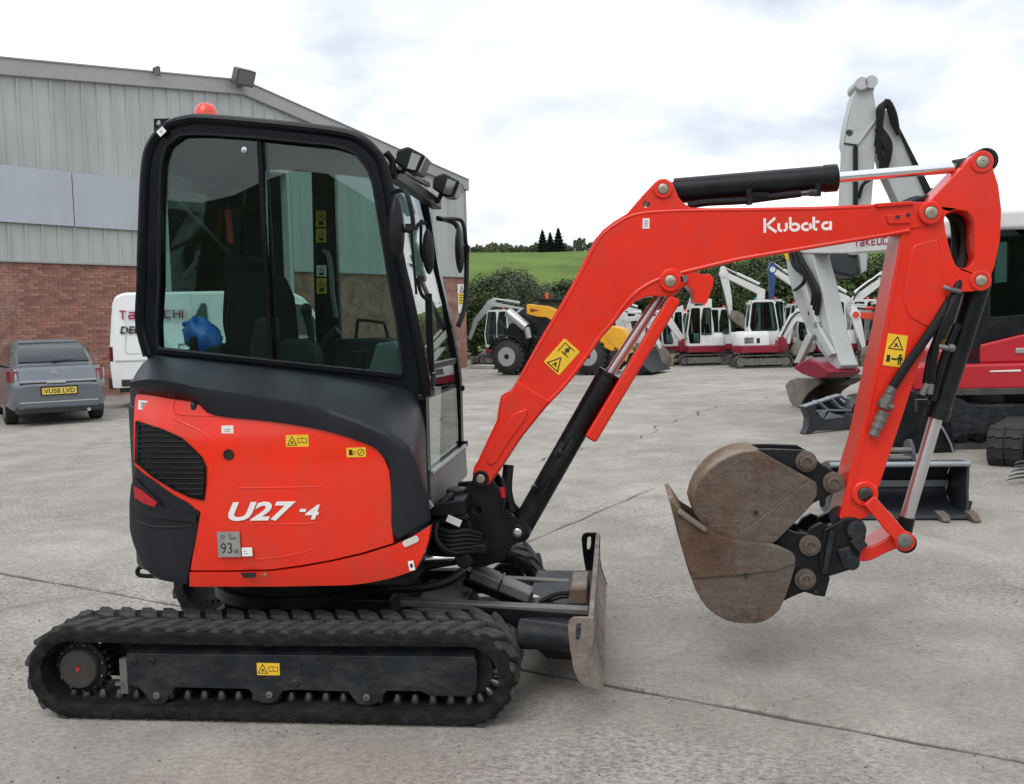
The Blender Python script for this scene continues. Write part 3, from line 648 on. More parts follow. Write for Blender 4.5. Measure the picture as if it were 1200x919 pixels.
mb.loft([[Vector((x, y, z)) for y, z in ((-a, 1.0), (-b, zt - .07), (-b * .86, zt), (b * .86, zt), (b, zt - .07), (a, 1.0))] for x, a, b, zt in ((.42, CW * .82, CW * .80, 1.04), (.78, CW * .86, CW * .74, 1.28), (1.15, CW * .87, CW * .70, 1.43), (1.6, CW * .87, CW * .71, 1.475), (2.2, CW * .87, CW * .71, 1.46), (2.9, CW * .86, CW * .74, 1.22), (3.3, CW * .84, CW * .8, 1.0))])
obj('cabin', mb, CARP, car, bevel=.015)
mb = MB(); q = [(.46, CW * .70, 1.075), (.76, CW * .665, 1.275), (1.08, CW * .60, 1.405)]
mb.add([(x - .012, s_ * y, z + .012) for x, y, z in q for s_ in (-1, 1)] + [(x + .01, s_ * y, z - .02) for x, y, z in q for s_ in (-1, 1)], [(0, 1, 3, 2), (2, 3, 5, 4), (6, 8, 9, 7), (8, 10, 11, 9), (0, 2, 8, 6), (2, 4, 10, 8), (1, 7, 9, 3), (3, 9, 11, 5), (0, 6, 7, 1), (4, 5, 11, 10)])
CARGL = mat('dark car window', (.028, .035, .036), .06, var=.1, coat=.3, rvar=.02)
rw = obj('rear_window', mb, CARGL, car)
mb = MB(); mb.bar((.43, .0, 1.085), (.50, -.40, 1.10), .03, .02, (0, 0, 1)); mb.cyl((.42, 0, 1.07), (.46, 0, 1.10), .03); obj('wiper', mb, BUMPD, rw)
for s_ in (-1, 1):
    mb = MB(); mb.add([(x, s_ * (y + .006), z) for x, y, z in ((.75, CW * .845, 1.06), (3.0, CW * .85, 1.03), (2.75, CW * .775, 1.22), (2.1, CW * .735, 1.39), (1.3, CW * .735, 1.39), (.95, CW * .77, 1.25))] + [(x, s_ * (y - .03), z) for x, y, z in ((.75, CW * .845, 1.06), (3.0, CW * .85, 1.03), (2.75, CW * .775, 1.22), (2.1, CW * .735, 1.39), (1.3, CW * .735, 1.39), (.95, CW * .77, 1.25))], [tuple(range(6)), tuple(range(11, 5, -1))] + [(i, (i + 1) % 6, (i + 1) % 6 + 6, i + 6) for i in range(6)]); obj('side_window', mb, CARGL, car)
    mb = MB(); mb.loft([[Vector((x, s_ * y, z)) for y, z in ((CW * .90, .73), (CW * 1.004, .73), (CW * 1.0, .985), (CW * .885, .995))] for x in (.075, .30)] if False else [[Vector((xa, s_ * ya, z)) for xa, ya in ((.085 - .04 * (1 - k), .60), (.125 - .04 * (1 - k), .728), (.27, .772), (.27, .70))] for k, z in ((0, .76), (.6, .86), (1, .95))]); obj('tail_lamp', mb, TAIL, car, bevel=.008)
    wheel(car, (.88, s_ * (CW - .11), .315), .315, .20, .205, side=s_); wheel(car, (3.5, s_ * (CW - .11), .315), .315, .20, .205, side=s_)
mb = MB(); mb.box((.13, 0, .27), (.16, 1.36, .12)); obj('lower_valance', mb, BUMPD, car, bevel=.03); mb = MB(); mb.cyl((.15, -.45, .25), (-.02, -.45, .24), .03, n=14); obj('exhaust_tip', mb, RODG, car)
mb = MB(); mb.box((.01, 0, .405), (.04, 1.22, .022)); mb.box((.04, .0, .755), (.05, 1.20, .03)); obj('bright_trim', mb, mat('bright trim', (.55, .57, .58), .25, metal=.7, var=.05), car, bevel=.006)
mb = MB(); mb.box((.045, 0, .715), (.06, 1.20, .04)); obj('boot_gap', mb, BUMPD, car)
mb = MB(); mb.box((.03, .04, .735), (.08, .30, .03)); obj('boot_handle', mb, mat('bright trim', (1, 1, 1)), car, bevel=.008)
mb = MB(); mb.lathe((.085, .05, .90), (-1, 0, -.1), [(0, .055), (.02, .055), (.02, .042), (.012, .04), (.012, .02), (.02, .01)], 20); mb.bar((.068, .03, .90), (.068, .07, .91), .012, .05, (0, 0, 1)); obj('badge', mb, mat('bright trim', (1, 1, 1)), car)
pf = Frame((-.022, .27, .535), (0, -1, 0), (0, 0, 1), (-1, 0, 0)); mb = MB(); mb.prism(pf, [(-.02, -.02), (.56, -.02), (.56, .135), (-.02, .135)], -.03, .0, 1); mb.prism(pf, [(0, 0), (.54, 0), (.54, .112), (0, .112)], 0, .004, 0)
text_into(mb, pf, 'VU58 LVD', .078, .03, .017, .48, .012, 0, .002, .004, 1); obj('number_plate', mb, [PLATE, INK], car, smooth=False)

VANW = mat('white van paint', (.80, .81, .81), .32, var=.03, scale=2, coat=.4, dirt=(.62, .61, .58), dirt_amt=.3, dscale=1.5)
vl = gnd(132, 479); van = thing('delivery_van', 'white delivery van with red and black lettering parked along the warehouse wall', 'van', (vl.x, vl.y, 0), rad(19))
VH, VLN, VW = 2.38, 5.0, 1.95
def vanprof(zs=1.0): return roundpoly([(.03, .42), (.0, .9), (.03, 1.55), (.10, VH - .10), (.28, VH), (3.55, VH), (3.95, VH - .16), (4.45, 1.42), (4.95, 1.12), (5.02, .75), (4.98, .40)], [.03, .1, .2, .15, .2, .4, .3, .2, .25, .1, .05], 5)
mb = MB()
pr = vanprof()
def vsec(y, ins): 
    cx_, cz_ = 2.5, 1.3; return [Vector((cx_ + (x - cx_) * (1 - ins * .4), y, z if z < 1.4 else z - ins * .6 * (z - 1.4))) for x, z in pr]
mb.loft([vsec(.0 + .10, .10), vsec(.03, .045), vsec(0, .0)] if False else [[Vector((x, 0.14 * max(0, (z - 1.3) / 1.0) ** 1.6 + d * .0 + o_, z - (.05 if z > 2.2 and o_ < .01 else 0))) for x, z in pr] for d, o_ in ((0, 0.0), (0, .05))] + [[Vector((x, VW - .14 * max(0, (z - 1.3) / 1.0) ** 1.6 - o_, z - (.05 if z > 2.2 and o_ < .01 else 0))) for x, z in pr] for o_ in (.05, 0.0)])
vb = obj('body', mb, VANW, van, bevel=.02)
mb = MB(); mb.box((2.5, VW / 2, .43), (4.7, VW - .1, .22)); mb.box((.02, VW / 2, .52), (.14, VW - .04, .24)); mb.box((4.96, VW / 2, .50), (.16, VW - .06, .28)); mb.box((1.7, .0, .52), (3.0, .05, .14)); obj('lower_cladding', mb, BUMPD, van, bevel=.02)
for x in (.95, 4.15):
    for y, s_ in ((.10, -1), (VW - .10, 1)):
        wheel(van, (x, y, .345), .345, .23, .21, mat('steel wheel', (.25, .25, .26), .45, metal=.5, var=.1), s_)
    mb = MB(); mb.stroke(YFrame(-.02), arc(x, .345, .40, .40, 0, 180, 14), .07, 0, .05); obj('wheel_arch', mb, BUMPD, van)
fv = YFrame(0)
def vy(z): return .14 * max(0, (z - 1.3)) ** 1.6
mb = MB(); mb.add([(x, vy(z) - .008, z) for x, z in ((3.45, 1.42), (4.32, 1.42), (3.98, 2.05), (3.45, 2.10))] + [(x, vy(z) + .03, z) for x, z in ((3.45, 1.42), (4.32, 1.42), (3.98, 2.05), (3.45, 2.10))], [(0, 1, 2, 3), (7, 6, 5, 4), (0, 4, 5, 1), (1, 5, 6, 2), (2, 6, 7, 3), (3, 7, 4, 0)]); obj('side_window', mb, CARGL, van)
mb = MB(); mb.add([(4.46, .2, 1.47), (4.46, VW - .2, 1.47), (3.99, VW - .28, 2.17), (3.99, .28, 2.17), (4.40, .2, 1.45), (4.40, VW - .2, 1.45), (3.93, VW - .28, 2.15), (3.93, .28, 2.15)], [(0, 1, 2, 3), (7, 6, 5, 4), (0, 4, 5, 1), (1, 5, 6, 2), (2, 6, 7, 3), (3, 7, 4, 0)]); obj('windscreen', mb, CARGL, van)
for y in (.02, VW - .02): mb = MB(); mb.box((.03, y, 1.12), (.07, .06, .30)); obj('tail_lamp', mb, TAIL, van, bevel=.01)
mb = MB(); mb.box((1.75, -.004, .98), (3.3, .02, .03)); mb.box((1.65, -.002, 1.62), (.012, .012, 1.3)); mb.box((3.35, -.002, 1.45), (.012, .012, 1.7)); mb.stroke(YFrame(-.006), roundpoly([(.30, 1.12), (1.55, 1.12), (1.55, 2.0), (.36, 2.0)], .08), .014, 0, .012, 0, True); obj('pressed_line', mb, mat('van groove', (.55, .56, .56), .5, var=.05), van)
mb = MB(); mb.box((4.05, -.14, 1.42), (.10, .22, .26)); obj('door_mirror', mb, BUMPD, van, bevel=.02)
class VFr:
    def __call__(s, a, b, h=0.0): return Vector((a, vy(b) - h - .001, b))
RLET = mat('crimson lettering', (.30, .012, .07), .45, var=.05)
mb = MB(); x_ = glyph_word(mb, VFr(), tk(), .22, 1.83, .185, .17, .003, .001, 0, .24, .83); lt = obj('side_lettering', mb, RLET, van, smooth=False)
mb = MB(); text_into(mb, VFr(), 'DEMOS', .155, .22, 1.53, .72, .03, .18, .003, .001); obj('side_lettering', mb, INK, van, smooth=False)
mb = MB(); F_ = VFr(); mb.stroke(F_, [(1.52, 1.42), (1.88, 2.12)], .09, .001, .004); mb.stroke(F_, [(1.88, 2.12), (1.90, 1.8), (1.82, 1.52)], .10, .001, .004); mb.stroke(F_, [(1.36, 1.06), (1.62, 1.06), (1.62, 1.28), (1.36, 1.28)], .035, .001, .004, 0, True); mb.stroke(F_, [(1.58, 1.42), (1.84, 1.95)], .04, .004, .006)
obj('side_picture', mb, mat('dark green print', (.03, .06, .06), .5), van, smooth=False)

# ------------------------------------------------------------------ the red mini excavator (machine frame: X forward, Y to its left, Z up)
EX = thing('mini_excavator', 'large red and black mini excavator with enclosed cab in the foreground', 'excavator', (-1.45, .7, 0), 0, worldspace=True)
YT = -0.08
c_r = P(81, 790, YT); c_f = P(545, 799, YT); TRR = .186
XR, XF = c_r[0], c_f[0]; Lst = XF - XR
def tpath(r, d):                                         # point, tangent, normal at distance d measured on radius RB
    per = 2 * Lst + 2 * math.pi * RB; d %= per
    if d < Lst: return (XF - d, TRR - r), (-1, 0), (0, -1)                        # bottom, rearwards
    d -= Lst
    if d < math.pi * RB:
        a = -math.pi / 2 - d / RB; n = (math.cos(a), math.sin(a)); return (XR + r * n[0], TRR + r * n[1]), (n[1], -n[0]), n
    d -= math.pi * RB
    if d < Lst: sag = .006 * math.sin(math.pi * d / Lst); return (XR + d, TRR + r - sag), (1, 0), (0, 1)
    d -= Lst; a = math.pi / 2 - d / RB; n = (math.cos(a), math.sin(a)); return (XF + r * n[0], TRR + r * n[1]), (n[1], -n[0]), n
RB = .178; PER = 2 * Lst + 2 * math.pi * RB
lug_me = None
def rubber_track(y0, near=True):
    global lug_me
    wd = .30; mb = MB(); rings = []
    for i in range(160):
        d = PER * i / 160; ring = []
        for r, y in ((RB - .050, y0 + .012), (RB - .054, y0 + wd * .5 - .05), (RB - .054, y0 + wd * .5 + .05), (RB - .050, y0 + wd - .012), (RB - .02, y0 + wd), (RB - .004, y0 + wd - .006), (RB, y0 + wd - .03), (RB, y0 + .03), (RB - .002, y0 + .006), (RB - .012, y0)):
            (x, z), _, _ = tpath(r, d); ring.append(Vector((x, y, z)))
        rings.append(ring)
    rings.append(rings[0]); mb.loft(rings, caps=False); tr = obj('rubber_track', mb, RUB, EX, angle=50)
    n = 46
    for i in range(n):
        for row in (0, 1):
            d = PER * (i + .5 * row) / n; (x, z), t, nn = tpath(RB, d)
            if lug_me is None:
                m0 = MB(); sk = .040
                q = [(-.030 - sk, -.066), (.008 - sk, -.066), (.024 + .0, -.02), (.028 + sk, .066), (-.010 + sk, .066), (-.030, .02)]
                m0.loft([[Vector((a * g, b * (1 if b > 0 else g2), z)) for a, b in q] for g, g2, z in ((1, 1, -.01), (1, 1, .003), (.90, .98, .0105))])
                o = obj('track_lug', m0, LUGM, tr, smooth=False); lug_me = o.data
            else:
                o = bpy.data.objects.new('track_lug', lug_me); COL.objects.link(o); o.parent = tr
            yc = y0 + (.078 if row == 0 else wd - .078)
            X = Vector((t[0], 0, t[1])); Z = Vector((nn[0], 0, nn[1])); Y = Z.cross(X); s_ = 1 if row == 0 else -1
            o.matrix_basis = Matrix(((X.x, Y.x * s_ * 1.0, Z.x, x), (X.y, Y.y * s_, Z.y, yc), (X.z, Y.z * s_, Z.z, z), (0, 0, 0, 1)))
    return tr
tr1 = rubber_track(YT); tr2 = rubber_track(1.18)
stub_me = None
STUBM = mat('polished track link', (.085, .082, .08), .32, metal=.8, var=.3, scale=60)
for i in range(60):
    d = PER * i / 60
    if not (d < Lst + .12 or d > PER - .3): continue
    (x, z), t, nn = tpath(RB - .053, d)
    if stub_me is None:
        m0 = MB(); m0.lathe((0, 0, 0), (0, 0, 1), [(-.006, .021), (.010, .021), (.022, .017), (.034, .012)], 12); o = obj('track_guide_stud', m0, STUBM, tr1); stub_me = o.data
    else: o = bpy.data.objects.new('track_guide_stud', stub_me); COL.objects.link(o); o.parent = tr1
    Z = Vector((-nn[0], 0, -nn[1])); X = Vector((t[0], 0, t[1])); Y = Z.cross(X)
    o.matrix_basis = Matrix(((X.x, Y.x, Z.x, x), (X.y, Y.y, Z.y, YT + .095), (X.z, Y.z, Z.z, z), (0, 0, 0, 1)))
# sprocket and drive motor
def sprocket(yc, sgn):
    c = (XR + .005, TRR); mb = MB(); pts = []
    for i in range(22):
        a = 2 * math.pi * i / 22
        for da, r in ((-.09, .098), (-.04, .118), (.04, .118), (.09, .098)): pts.append((c[0] + r * math.cos(a + da), c[1] + r * math.sin(a + da)))
    mb.prism(YFrame(yc), pts, -.02, .02); sp = obj('drive_sprocket', mb, FRAMEM, EX, bevel=.002)
    mb = MB(); mb.lathe((c[0], yc, c[1]), (0, sgn, 0), [(0, .108), (.03, .106), (.032, .085), (.034, .078)], 32); obj('hub_flange', mb, BLK, sp)
    mb = MB(); mb.lathe((c[0], yc, c[1]), (0, sgn, 0), [(.03, .082), (.052, .080), (.058, .076), (.061, .05), (.062, .001)], 32); obj('motor_cover', mb, mat('dusty brown black', (.035, .031, .028), .7, var=.2, bump=.15, dirt=(.07, .06, .05), dirt_amt=.5), sp)
    if sgn < 0:
        mb = MB(); mb.lathe((c[0] + .004, yc - .062, c[1] + .004), (0, -1, 0), [(0, .010), (.003, .010), (.003, .006), (.001, .004)], 14); obj('drain_plug', mb, REFL, sp)
        for i in range(11): a = 2 * math.pi * i / 11 + .2; mb = MB(); mb.lathe((c[0] + .095 * math.cos(a), yc - .028, c[1] + .095 * math.sin(a)), (0, -1, 0), [(0, .0075), (.010, .0075), (.012, .005)], 6); obj('hub_bolt', mb, STUBM, sp)
    return sp
sprocket(YT + .11, -1); sprocket(1.28, 1)
def idler(y):
    mb = MB(); mb.lathe((XF - .0, y - .04, TRR), (0, 1, 0), [(0, .088), (.0, .096), (.03, .098), (.05, .098), (.08, .096), (.08, .03)], 32); mb.lathe((XF, y - .05, TRR), (0, 1, 0), [(0, .035), (.1, .035)], 16); return obj('track_idler', mb, FRAMEM, EX)
idler(YT + .14); idler(1.30)
# side frame of the near track
YFp = YT + .035
fp = PL([(148, 766), (556, 770), (559, 776), (559, 806), (553, 817), (504, 816), (493, 811), (453, 810), (446, 820), (441, 825), (430, 828), (419, 825), (413, 818), (408, 811), (340, 809), (331, 811), (325, 820), (316, 825), (306, 824), (299, 818), (291, 808), (205, 806), (199, 818), (190, 827), (178, 825), (172, 816), (162, 806), (148, 803)], YFp)
mb = MB(); mb.prism(YFrame(YFp), fp, 0, .016)
holes = PL([(506, 811), (522, 811), (539, 812), (546, 812)], YFp)
tf = obj('track_frame', mb, FRAMEM, EX, bevel=.004)
mb = MB(); a0, a1 = P(148, 767, YFp), P(556, 771, YFp)
mb.loft([[Vector((a0[0], YFp + .014, a0[1])), Vector((a0[0], YFp + .10, a0[1] + .055)), Vector((a0[0], YFp + .12, a0[1] + .052)), Vector((a0[0], YFp + .03, a0[1] - .015))], [Vector((a1[0], YFp + .014, a1[1])), Vector((a1[0], YFp + .10, a1[1] + .055)), Vector((a1[0], YFp + .12, a1[1] + .052)), Vector((a1[0], YFp + .03, a1[1] - .015))]])
obj('frame_top', mb, FRAMEM, tf, bevel=.003)
for k, (x, z) in enumerate(holes): mb = MB(); mb.cyl((x, YFp - .002, z), (x, YFp + .004, z), .005 if k < 3 else .009, n=12); obj('frame_hole', mb, INK, tf)
for px, py in ((157, 775), (178, 774), (346, 800)): x, z = P(px, py, YFp); mb = MB(); mb.lathe((x, YFp, z), (0, -1, 0), [(0, .014), (.008, .014), (.010, .008), (.006, .007)], 12); obj('frame_bolt', mb, FRAMEM, tf)
mb = MB(); q = PL([(341, 776), (352, 776), (355, 800), (337, 804)], YFp); mb.prism(YFrame(YFp), q, -.004, .001); obj('frame_pad', mb, FRAMEM, tf, bevel=.002)
sticker('warning_sticker', tf, ((301.5, 777), (328, 777.5), (301.5, 791)), YFp - .0015, [YEL, INK], [sym_tri(.26, .5, .8), sym_book(.72, .5, .7)])
for px, py in ((184, 815), (316, 814), (430, 817)):
    x, z = P(px, py, YFp + .03); mb = MB(); mb.lathe((x, YFp + .02, z), (0, 1, 0), [(0, .042), (.004, .046), (.05, .046), (.054, .03), (.11, .03)], 22); ro_ = obj('track_roller', mb, FRAMEM, EX)
    mb = MB(); x, z = P(px, py, YFp); mb.lathe((x, YFp, z), (0, -1, 0), [(0, .014), (.007, .014), (.009, .007), (.004, .006)], 12); obj('roller_bolt', mb, GREYST, ro_)
x, z = P(317, 748, YT + .08); mb = MB(); mb.lathe((x, YT + .06, z), (0, 1, 0), [(0, .02), (.003, .030), (.09, .030), (.09, .01)], 18); obj('carrier_roller', mb, FRAMEM, EX)
x, z = P(571, 763, YT + .05); mb = MB(); mb.lathe((x, YT + .06, z), (0, -1, 0), [(0, .016), (.012, .016), (.014, .01)], 6); obj('idler_bolt', mb, GREYST, EX)
x, z = P(139, 802, YT + .03); mb = MB(); mb.box((x, YT + .04, z), (.03, .02, .012)); mb.box((x + .02, YT + .05, z - .03 + .06), (.03, .03, .14)); obj('track_scraper', mb, GREYST, EX)
mb = MB(); mb.box(((XR + XF) / 2, YT + .22, TRR + .012), (Lst - .10, .10, .16)); obj('frame_inner', mb, BLK, tf)
# centre of the undercarriage
mb = MB(); mb.box((-1.36, .72, .26), (.75, .66, .20)); mb.box((-1.40, .7, .24), (.7, 1.0, .14)); mb.box((XR + .45, .7, .17), (.3, 1.0, .14)); mb.box((XF - .25, .7, .17), (.25, .9, .14)); obj('undercarriage_frame', mb, BLK, EX, bevel=.012)
mb = MB(); mb.lathe((-1.45, .7, .34), (0, 0, 1), [(0, .42), (.05, .42), (.05, .38), (.10, .38), (.10, .44), (.13, .44)], 48); obj('slew_ring', mb, BLK, EX)
# inner side of the far track and its frame
mb = MB(); mb.box(((XR + XF) / 2, 1.32, TRR), (Lst - .15, .08, .12)); obj('track_frame', mb, FRAMEM, EX, bevel=.01)

# dozer blade
YB0, YB1 = 0.0, 1.48
prof = PL([(689, 725), (696, 725.5), (694.5, 742), (694, 760), (698, 784), (707, 808), (700, 807), (690, 786), (687, 760), (687.5, 742)], YB0)
mb = MB(); mb.prism(YFrame(YB0), prof, 0.012, YB1 - YB0 - .012); bl = obj('dozer_blade', mb, WORN, EX, bevel=.004)
ends = PL([(665, 731), (670, 724), (690, 724), (696.5, 728), (696, 742), (695, 760), (699, 784), (708, 809), (680, 803), (672, 784), (668, 760)], YB0); eh = PL([(675.5, 731), (681, 730), (681, 741), (679, 751), (674.5, 751), (674.5, 740)], YB0)
for y in (YB0, YB1 - .016):
    mb = MB(); mb.prism(YFrame(y), roundpoly(ends, [.02, .02, .02, .02, 0, 0, 0, 0, .03, 0, 0], 4), 0, .016, holes=[roundpoly(eh, .006, 3)]); obj('end_plate', mb, WORN if y == YB0 else BLK, bl, bevel=.003)
mb = MB(); e = P(694, 757, YB0); mb.box((e[0] + .006, .74, e[1] - .0), (.006, 1.44, .008)); obj('weld_seam', mb, GREYST, bl)
mb = MB(); e = P(700, 800, YB0); 
for (pa, pb, ya, yb) in (((470, 705), (690, 716), .42, .42), ((540, 676.5), (694, 685), .98, .98)):
    m1 = MB(); m1.bar(on(*pa, ya), on(*pb, yb), .055, .030); obj('push_arm', m1, GREYST, bl, bevel=.006)
    m1 = MB(); a, b = on(*pa, ya), on(*pb, yb); m1.prism(YFrame(ya - .03), [(a.x + .3, a.z - .005), (b.x - .0, b.z - .005), (b.x + .01, b.z - .21), (b.x - .18, b.z - .20), (a.x + .45, a.z - .06)], 0, .06); obj('arm_web', m1, BLK, bl, bevel=.006)
a, b = on(607, 738, .25), on(690, 748, .25); mb = MB(); mb.cyl((a.x, .22, a.z + .0), (b.x, .22, b.z - .0), .055, n=24); mb.box(((a.x + b.x) / 2, .72, b.z - .01), (b.x - a.x, .9, .10)); obj('blade_crossmember', mb, FRAMEM, bl, bevel=.01)
p0, p1 = on(545, 672, .70), on(634, 706, .70); d = (p1 - p0)
mb = MB(); mb.cyl(p0 - Vector((0, 0, .02)), p0 + d * .9 - Vector((0, 0, .03)), .036, n=20); cyl_ = obj('blade_cylinder', mb, BLK, bl)
pa, pb = on(552, 670, .66), on(624, 700, .66); mb = MB(); n_ = (pb - pa).normalized(); up = Vector((0, 0, 1)) - n_ * n_.z
mb.bar(pa + up * .006, pb + up * .006, .12, .05); mb.bar(pa + up * .034 + n_ * .02, pa + n_ * .13 + up * .034, .085, .018); g_ = obj('cylinder_guard', mb, GREYST, bl, bevel=.012)
for t in (.48, .98): mb = MB(); mb.bar(pa + (pb - pa) * t * .97 + up * .012 - Vector((0, .0, 0)), pa + (pb - pa) * (t * .97 + .03) + up * .012, .124, .054); obj('guard_slot', mb, INK, bl)
p1b = on(660, 714, .70); mb = MB(); mb.cyl(p1 - n_ * .12, p1b, .018, n=16); obj('cylinder_rod', mb, RODG, bl)
mb = MB()
for k in (0, 1): mb.tube([on(632, 706, .6 + .05 * k), on(645, 699 + 4 * k, .62), on(660, 695 + 4 * k, .62), on(674, 696 + 4 * k, .62)], .010)
obj('blade_hose', mb, HOSE, bl)
mb = MB(); mb.prism(YFrame(.60), PL([(668, 690), (688, 690), (689, 710), (664, 712)], .6), 0, .3); obj('blade_bracket', mb, WORN, bl, bevel=.008)

# ---- upper body: plan curve of the tail, panels traced on it
YB = 0.0
XS, XM = P(226, 600, YB)[0], P(151, 600, YB + .28)[0]
def Yp(x): t = max(0, min(.995, (XS - x) / (XS - XM))); return YB + .28 * (1 - math.sqrt(1 - t * t))
ZM = P(320, 585, YB)[1]
def Yf(x, z): return Yp(x) + .036 * min(1.4, abs((z - ZM) / .36)) ** 3
def PC(px, py, off=0.0):
    y = YB
    for _ in range(25): x, z = P(px, py, y); y = .5 * y + .5 * (Yf(x, z) + off)
    return (x, z)
def panel(name, pxs, m, parent, off=0.0, thick=.03, bevel=.004, holes=None, cuts=True, label=None):
    pts = [PC(x, y, off) for x, y in pxs]; b = bmesh.new()
    vs = [b.verts.new((p[0], 0, p[1])) for p in pts]; b.faces.new(vs)
    xs = [p[0] for p in pts]; zs = [p[1] for p in pts]
    if cuts:
        for k in range(1, 15): 
            xx = XM + (XS - XM) * k / 14 + .0007
            if min(xs) < xx < max(xs): bmesh.ops.bisect_plane(b, geom=b.verts[:] + b.edges[:] + b.faces[:], plane_co=(xx, 0, 0), plane_no=(1, 0, 0))
        for k in range(1, 4): bmesh.ops.bisect_plane(b, geom=b.verts[:] + b.edges[:] + b.faces[:], plane_co=(XS + (max(xs) - XS) * k / 4, 0, 0), plane_no=(1, 0, 0))
        z0, z1 = min(zs), max(zs)
        for k in range(1, 12): bmesh.ops.bisect_plane(b, geom=b.verts[:] + b.edges[:] + b.faces[:], plane_co=(0, 0, z0 + (z1 - z0) * k / 12 + .0003), plane_no=(0, 0, 1))
    r = bmesh.ops.extrude_face_region(b, geom=b.faces[:]); nv = {v for v in r['geom'] if isinstance(v, bmesh.types.BMVert)}
    for v in b.verts: v.co.y = Yf(v.co.x, v.co.z) + off + (thick if v in nv else 0)
    b.verts.index_update(); mb = MB(); mb.add([v.co.copy() for v in b.verts], [tuple(v.index for v in f.verts) for f in b.faces]); b.free()
    return obj(name, mb, m, parent, bevel=bevel, angle=40, label=label)
red_pts = [(158.5, 466), (161, 461.5), (180, 463), (200, 466), (216, 467), (230, 471), (241, 479), (251, 485.5), (317, 493), (381, 504), (410, 511), (431, 520), (442, 527), (450, 537), (456, 551), (458, 570), (459, 600), (459.5, 618), (461, 636.5), (424, 648), (387, 656.5), (350, 663), (317, 667.5), (270, 668.5), (223, 668.5), (229, 635), (235, 600), (196, 577), (157.5, 545)]
sc_ = panel('engine_cover', red_pts, RED, EX, 0, .03, .006)
sill_pts = [(222, 671), (270, 671), (317, 670), (352, 665.5), (388, 659), (425, 650.5), (462, 639), (480, 631), (504.5, 616), (503, 627), (501, 637), (494, 655), (487, 668), (470, 674), (457, 678), (433, 683), (409, 686), (330, 687.5), (222, 687.5)]
si_ = panel('lower_skirt', sill_pts, RED, EX, -.006, .04, .006)
gr = [(160, 494), (190, 503.5), (213, 514), (224, 524), (236, 536), (241, 548), (240.5, 568), (238.5, 586), (222, 582), (203, 573), (180, 559), (159, 542)]
g0 = panel('side_grille', gr, INK, EX, -.004, .01, .002)
GRM = mat('grille black', (.007, .0075, .008), .5, spec=.2, var=.2)
gcx, gcy = sum(p[0] for p in gr) / len(gr), sum(p[1] for p in gr) / len(gr)
mb = MB()
def fr3(px, py, off): x, z = PC(px, py, off); return Vector((x, Yf(x, z) + off, z))
ring = [fr3(*p, -.004) for p in gr]; inn = [fr3(p[0] + (gcx - p[0]) * .06, p[1] + (gcy - p[1]) * .06, -.012) for p in gr]; mb.loft([ring, inn], closed=True, caps=False); mb.tube(ring + [ring[0]], .004, 6, smooth=0); obj('grille_rim', mb, GRM, g0)
mb = MB()
def span(poly, v, ax):
    r = []
    for a, b in zip(poly, poly[1:] + poly[:1]):
        if (a[ax] - v) * (b[ax] - v) < 0: t = (v - a[ax]) / (b[ax] - a[ax]); r.append(a[1 - ax] + t * (b[1 - ax] - a[1 - ax]))
    return (min(r) + 1.5, max(r) - 1.5) if len(r) > 1 else None
for k in range(14):                                        # louvre slats
    y = 499 + 6.2 * k; q = span(gr, y, 1)
    if q and q[1] - q[0] > 5: mb.tube([fr3(q[0] + (q[1] - q[0]) * t, y, -.008) for t in (0, .25, .5, .75, 1)], .0034, 5, smooth=0)
for k in range(23):
    x = 162.5 + 3.4 * k; q = span(gr, x, 0)
    if q: mb.tube([fr3(x, q[0] + (q[1] - q[0]) * t, -.0085) for t in (0, .33, .66, 1)], .0016, 4, smooth=0)
obj('grille_mesh', mb, GRM, g0)
cw_pts = [(159.5, 549), (180, 563), (203, 580), (220, 589), (233.5, 601), (229, 632), (223.5, 656), (219, 684), (204, 683), (188, 678), (175, 671.5), (164, 655), (156, 637), (152, 621), (151.5, 590), (153, 572)]
cw = panel('counterweight_cover', cw_pts, CHAR, EX, -.004, .04, .008)
st_ = panel('cover_step', [(153, 574), (158, 566), (182, 592), (205, 600), (230, 604), (229, 612), (205, 610), (190, 608), (170, 606), (153, 598)], CHAR, EX, -.014, .014, .007)
panel('reflector', [(156.5, 570), (166, 575), (184, 589), (181, 594.5), (168, 590), (157.5, 583)], REFL, EX, -.020, .01, .003)
panel('reflector_backing', [(154, 567), (158, 561), (186, 587), (190, 596), (182, 599), (154, 590)], CHAR, EX, -.0155, .008, .003)
mb = MB(); mb.tube([fr3(160, 611, -.006), fr3(180, 617, -.006), fr3(205, 617.5, -.006), fr3(226, 616, -.006)], .004, 6); obj('cover_groove', mb, INK, cw)
mb = MB(); q = on(170, 670, .35); mb.tube([q + Vector((.04, .0, .02)), q + Vector((-.02, 0, .02)), q + Vector((-.035, 0, -.005)), q + Vector((-.015, 0, -.018)), q + Vector((.06, 0, -.02))], .010, 8); obj('tie_down_loop', mb, BLK, EX)
